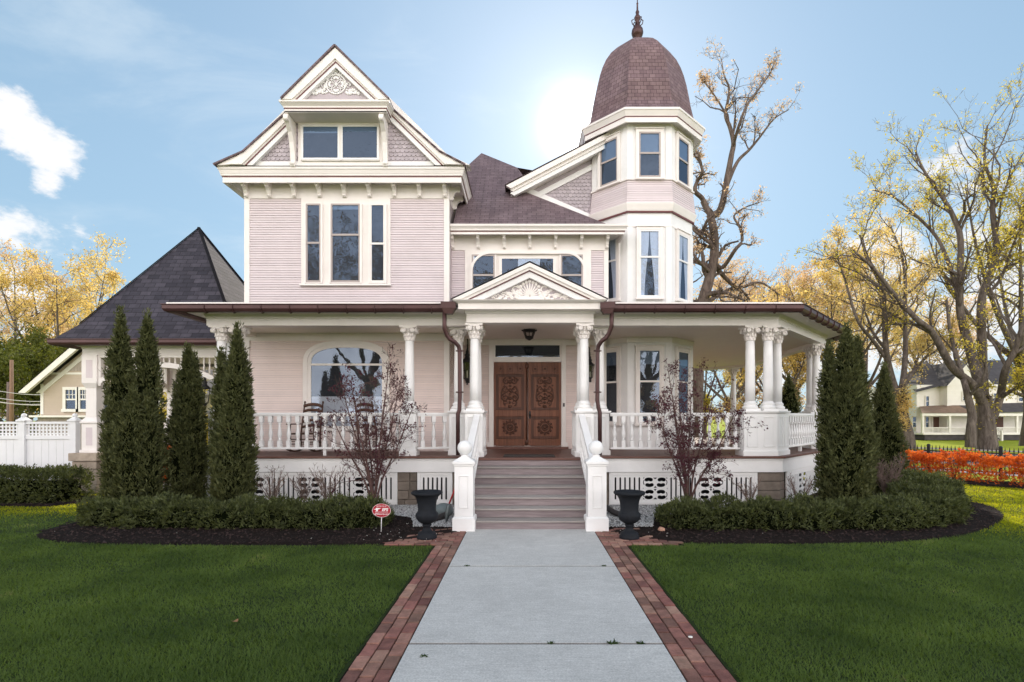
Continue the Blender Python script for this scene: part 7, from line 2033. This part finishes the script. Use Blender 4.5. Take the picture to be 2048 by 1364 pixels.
# brick edging laid as single bricks, running bond
rb_ = random.Random(9); m = MB()
def brick(cx, cy, w, d, rot=0):
    h = .012+rb_.uniform(-.004, .004); a = rot+rb_.uniform(-.012, .012); c, s_ = math.cos(a), math.sin(a)
    vs = []
    for z, q in ((-.05, 1.0), (h-.004, 1.0), (h, .93)):
        for ux, uy in ((-1, -1), (1, -1), (1, 1), (-1, 1)):
            x, y = ux*(w/2-(1-q)*.06), uy*(d/2-(1-q)*.06); vs.append((cx+x*c-y*s_, cy+x*s_+y*c, z+rb_.uniform(-.0012, .0012)))
    m.add(vs, [(0, 1, 5, 4), (1, 2, 6, 5), (2, 3, 7, 6), (3, 0, 4, 7), (4, 5, 9, 8), (5, 6, 10, 9), (6, 7, 11, 10), (7, 4, 8, 11), (8, 9, 10, 11)])
for sgn, xe in ((-1, -.893), (1, 1.063)):
    for c in range(3):
        y = -2+(.104 if c == 1 else 0)+rb_.uniform(0, .04)
        while y < 7.2:
            brick(xe+sgn*(.054+.108*c), y+.104, .098, .194); y += .208
    # pad under the urn: courses across
    r = 0; y = 7.29
    while y < 8.27:
        x = .054 if r % 2 else .104
        lim = 1.12-(y-7.25)*.39
        while x < lim: brick(xe+sgn*x, y, .195 if x > .06 else .098, .098); x += .208 if x > .06 else .155
        y += .108; r += 1
o = m.build('brick_edging', M['brick']); tag(o, kind='structure')
# joints under the bricks
flat('brick_bed', [(-.885-.345, -4), (-.885, -4), (-.885, 8.3), (-1.62, 8.3), (-2.03, 7.23), (-.885-.345, 7.23)], -.004, 'mulch')
flat('brick_bed', [(1.055, -4), (1.055+.345, -4), (1.055+.345, 7.23), (2.2, 7.23), (1.79, 8.3), (1.055, 8.3)], -.004, 'mulch')
# side street beyond the iron fence
def band(name, o0, o1, z, mat):
    a = Vector((11.4, 15.5)); pts = [a-HD*90+HN*o0, a+HD*60+HN*o0, a+HD*60+HN*o1, a-HD*90+HN*o1]; flat(name, [(p.x, p.y) for p in pts], z, mat)
band('sidewalk', 3.2, 4.7, -.018, 'walk'); band('street', 7.2, 15.2, -.022, 'asphalt'); band('sidewalk', 18.6, 20.0, -.018, 'walk')
m = MB()
for o0 in (7.05, 15.2):
    a = Vector((11.4, 15.5)); p, q = a-HD*90+HN*o0, a+HD*60+HN*o0; m.bar((p.x, p.y, .0), (q.x, q.y, .0), .15, .12)
o = m.build('kerb', M['walk']); tag(o, kind='structure')
# drive under the carriage porch
flat('driveway', [(-10.0, 12.9), (-7.2, 12.9), (-7.2, 40), (-10.0, 40)], -.010, 'walk')

# ================================================================== SKY, SUN, CAMERA
SUN_EL, SUN_AZ = math.radians(28.9), math.radians(5.4)
sd = Vector((math.sin(SUN_AZ)*math.cos(SUN_EL), math.cos(SUN_AZ)*math.cos(SUN_EL), math.sin(SUN_EL)))
world = bpy.data.worlds.new('World'); scene.world = world; world.use_nodes = True
nt = world.node_tree; nt.nodes.clear()
out = nt.nodes.new('ShaderNodeOutputWorld'); bg = nt.nodes.new('ShaderNodeBackground'); bg.inputs['Strength'].default_value = .15
L(nt, bg.outputs[0], out.inputs[0])
sky = nt.nodes.new('ShaderNodeTexSky'); sky.sky_type = 'NISHITA'; sky.sun_disc = False
sky.sun_elevation = SUN_EL; sky.sun_rotation = SUN_AZ; sky.air_density = 1.0; sky.dust_density = .3; sky.ozone_density = 2.0; sky.altitude = 200
tc = nt.nodes.new('ShaderNodeTexCoord')
def math_(op, a, b=None, clamp=False):
    n = nt.nodes.new('ShaderNodeMath'); n.operation = op; n.use_clamp = clamp
    for i, v in enumerate((a, b)):
        if v is None: continue
        if isinstance(v, (int, float)): n.inputs[i].default_value = v
        else: L(nt, v, n.inputs[i])
    return n.outputs[0]
def dot(vec):
    n = nt.nodes.new('ShaderNodeVectorMath'); n.operation = 'DOT_PRODUCT'; L(nt, nrm_, n.inputs[0]); n.inputs[1].default_value = vec; return n.outputs['Value']
nz = nt.nodes.new('ShaderNodeVectorMath'); nz.operation = 'NORMALIZE'; L(nt, tc.outputs['Generated'], nz.inputs[0]); nrm_ = nz.outputs[0]
def mapr(v, a, b, c, d):
    n = nt.nodes.new('ShaderNodeMapRange'); n.interpolation_type = 'SMOOTHSTEP'; L(nt, v, n.inputs[0])
    for i, q in enumerate((a, b, c, d)): n.inputs[i+1].default_value = q
    return n.outputs[0]
def mixc(f, a, col):
    n = nt.nodes.new('ShaderNodeMixRGB'); L(nt, f, n.inputs[0]); L(nt, a, n.inputs[1])
    if isinstance(col, tuple): n.inputs[2].default_value = (*col, 1)
    else: L(nt, col, n.inputs[2])
    return n.outputs[0]
def direc(x, y): return Vector(((x-1050)/FOC, 1.0, (837-y)/FOC)).normalized()
# thin high haze so that the blue is the soft one of a bright spring noon
sep = nt.nodes.new('ShaderNodeSeparateXYZ'); L(nt, nrm_, sep.inputs[0])
elev = sep.outputs[2]
base = mixc(math_('MULTIPLY', mapr(elev, -.05, .75, 1.0, .62), SKY_MIX), sky.outputs[0], SKY_TINT)
n1 = nt.nodes.new('ShaderNodeTexNoise'); n1.inputs['Scale'].default_value = 10.0; n1.inputs['Detail'].default_value = 8.0; n1.inputs['Roughness'].default_value = .62
mp = nt.nodes.new('ShaderNodeMapping'); mp.inputs['Scale'].default_value = (1, 1, 1.7); L(nt, nrm_, mp.inputs['Vector']); L(nt, mp.outputs[0], n1.inputs['Vector'])
# cumulus banks: soft regions of the sky broken up by noise
def bank(pts, thr):
    tot = None
    for (x, y, wdt, amp) in pts:
        d = direc(x, y); ang = math_('ARCCOSINE', math_('MINIMUM', dot(d), .99999))
        v = math_('MULTIPLY', mapr(ang, 0, wdt, 1, 0), amp)
        tot = v if tot is None else math_('MAXIMUM', tot, v)
    return mapr(math_('ADD', math_('MULTIPLY', tot, .55), math_('MULTIPLY', n1.outputs['Fac'], 1.25)), thr, thr+.20, 0, 1)
cl = bank([(55, 265, .10, 1), (105, 300, .09, 1), (135, 308, .06, .9), (20, 235, .08, 1), (95, 365, .06, .9), (15, 470, .09, 1.0), (25, 530, .09, 1), (50, 600, .14, .9), (150, 600, .10, .8), (-30, 520, .2, 1)], .985)
cr_ = bank([(1800, 560, .28, .9), (1950, 420, .22, .9), (1700, 680, .3, 1), (1980, 650, .3, 1), (2100, 500, .3, 1), (1560, 690, .2, .9), (1880, 340, .10, .6)], .95)
base = mixc(math_('MULTIPLY', cl, .95), base, CLOUD_L)
base = mixc(math_('MULTIPLY', cr_, .8), base, CLOUD_R)
# wisps
n2 = nt.nodes.new('ShaderNodeTexNoise'); n2.inputs['Scale'].default_value = 2.2; n2.inputs['Detail'].default_value = 7.0; n2.inputs['Roughness'].default_value = .6; n2.inputs['Distortion'].default_value = .8
mp2 = nt.nodes.new('ShaderNodeMapping'); mp2.inputs['Scale'].default_value = (1, .8, 2.6); mp2.inputs['Rotation'].default_value = (0, .35, .2); L(nt, nrm_, mp2.inputs['Vector']); L(nt, mp2.outputs[0], n2.inputs['Vector'])
base = mixc(math_('MULTIPLY', mapr(n2.outputs['Fac'], .48, .75, 0, 1), .38), base, WISP)
# unseen bright cloud deck behind the camera, added to fill the shaded front
fill_deck = math_('MULTIPLY', mapr(sep.outputs[1], .15, -.55, 0, 1), mapr(elev, .98, .25, 0, 1))
base = mixc(math_('MULTIPLY', fill_deck, mapr(n1.outputs['Fac'], .25, .55, .55, 1)), base, CLOUD_FILL)
# aureole round the sun
ang = math_('ARCCOSINE', math_('MINIMUM', dot(sd), .999999))
def gauss(sig, amp):
    return math_('MULTIPLY', math_('EXPONENT', math_('MULTIPLY', math_('MULTIPLY', ang, ang), -1.0/(sig*sig))), amp)
gl = math_('ADD', math_('ADD', gauss(.026, 60.0), gauss(.048, 5.0)), math_('ADD', gauss(.13, .7), gauss(.42, .85)))
gc = nt.nodes.new('ShaderNodeVectorMath'); gc.operation = 'SCALE'; gc.inputs[0].default_value = (1.0, .97, .92); L(nt, gl, gc.inputs['Scale'])
ad = nt.nodes.new('ShaderNodeVectorMath'); ad.operation = 'ADD'; L(nt, base, ad.inputs[0]); L(nt, gc.outputs[0], ad.inputs[1])
L(nt, ad.outputs[0], bg.inputs[0])

sun = bpy.data.lights.new('sun', 'SUN'); sun.energy = SUN_E; sun.angle = math.radians(.55); sun.color = (1.0, .91, .78)
so_ = bpy.data.objects.new('sun', sun); COL.objects.link(so_); so_.rotation_euler = (-sd).to_track_quat('-Z', 'Y').to_euler(); so_.location = (0, 40, 30)

cam = bpy.data.cameras.new('camera'); co_ = bpy.data.objects.new('camera', cam); COL.objects.link(co_)
co_.location = (0, 0, EYE); co_.rotation_euler = (PI/2, 0, 0)
cam.sensor_fit = 'HORIZONTAL'; cam.sensor_width = 36; cam.lens = 36*FOC/2048
cam.shift_x = -26/2048; cam.shift_y = 155/2048
cam.clip_start = .05; cam.clip_end = 2000
scene.camera = co_
scene.view_settings.view_transform = 'Standard'; scene.view_settings.look = 'None'; scene.view_settings.exposure = 0; scene.view_settings.gamma = 1
scene.render.engine = 'CYCLES'
scene.cycles.max_bounces = 6; scene.cycles.diffuse_bounces = 4; scene.cycles.glossy_bounces = 3; scene.cycles.transparent_max_bounces = 8; scene.cycles.transmission_bounces = 3
scene.cycles.use_denoising = True
scene.cycles.caustics_reflective = False; scene.cycles.caustics_refractive = False
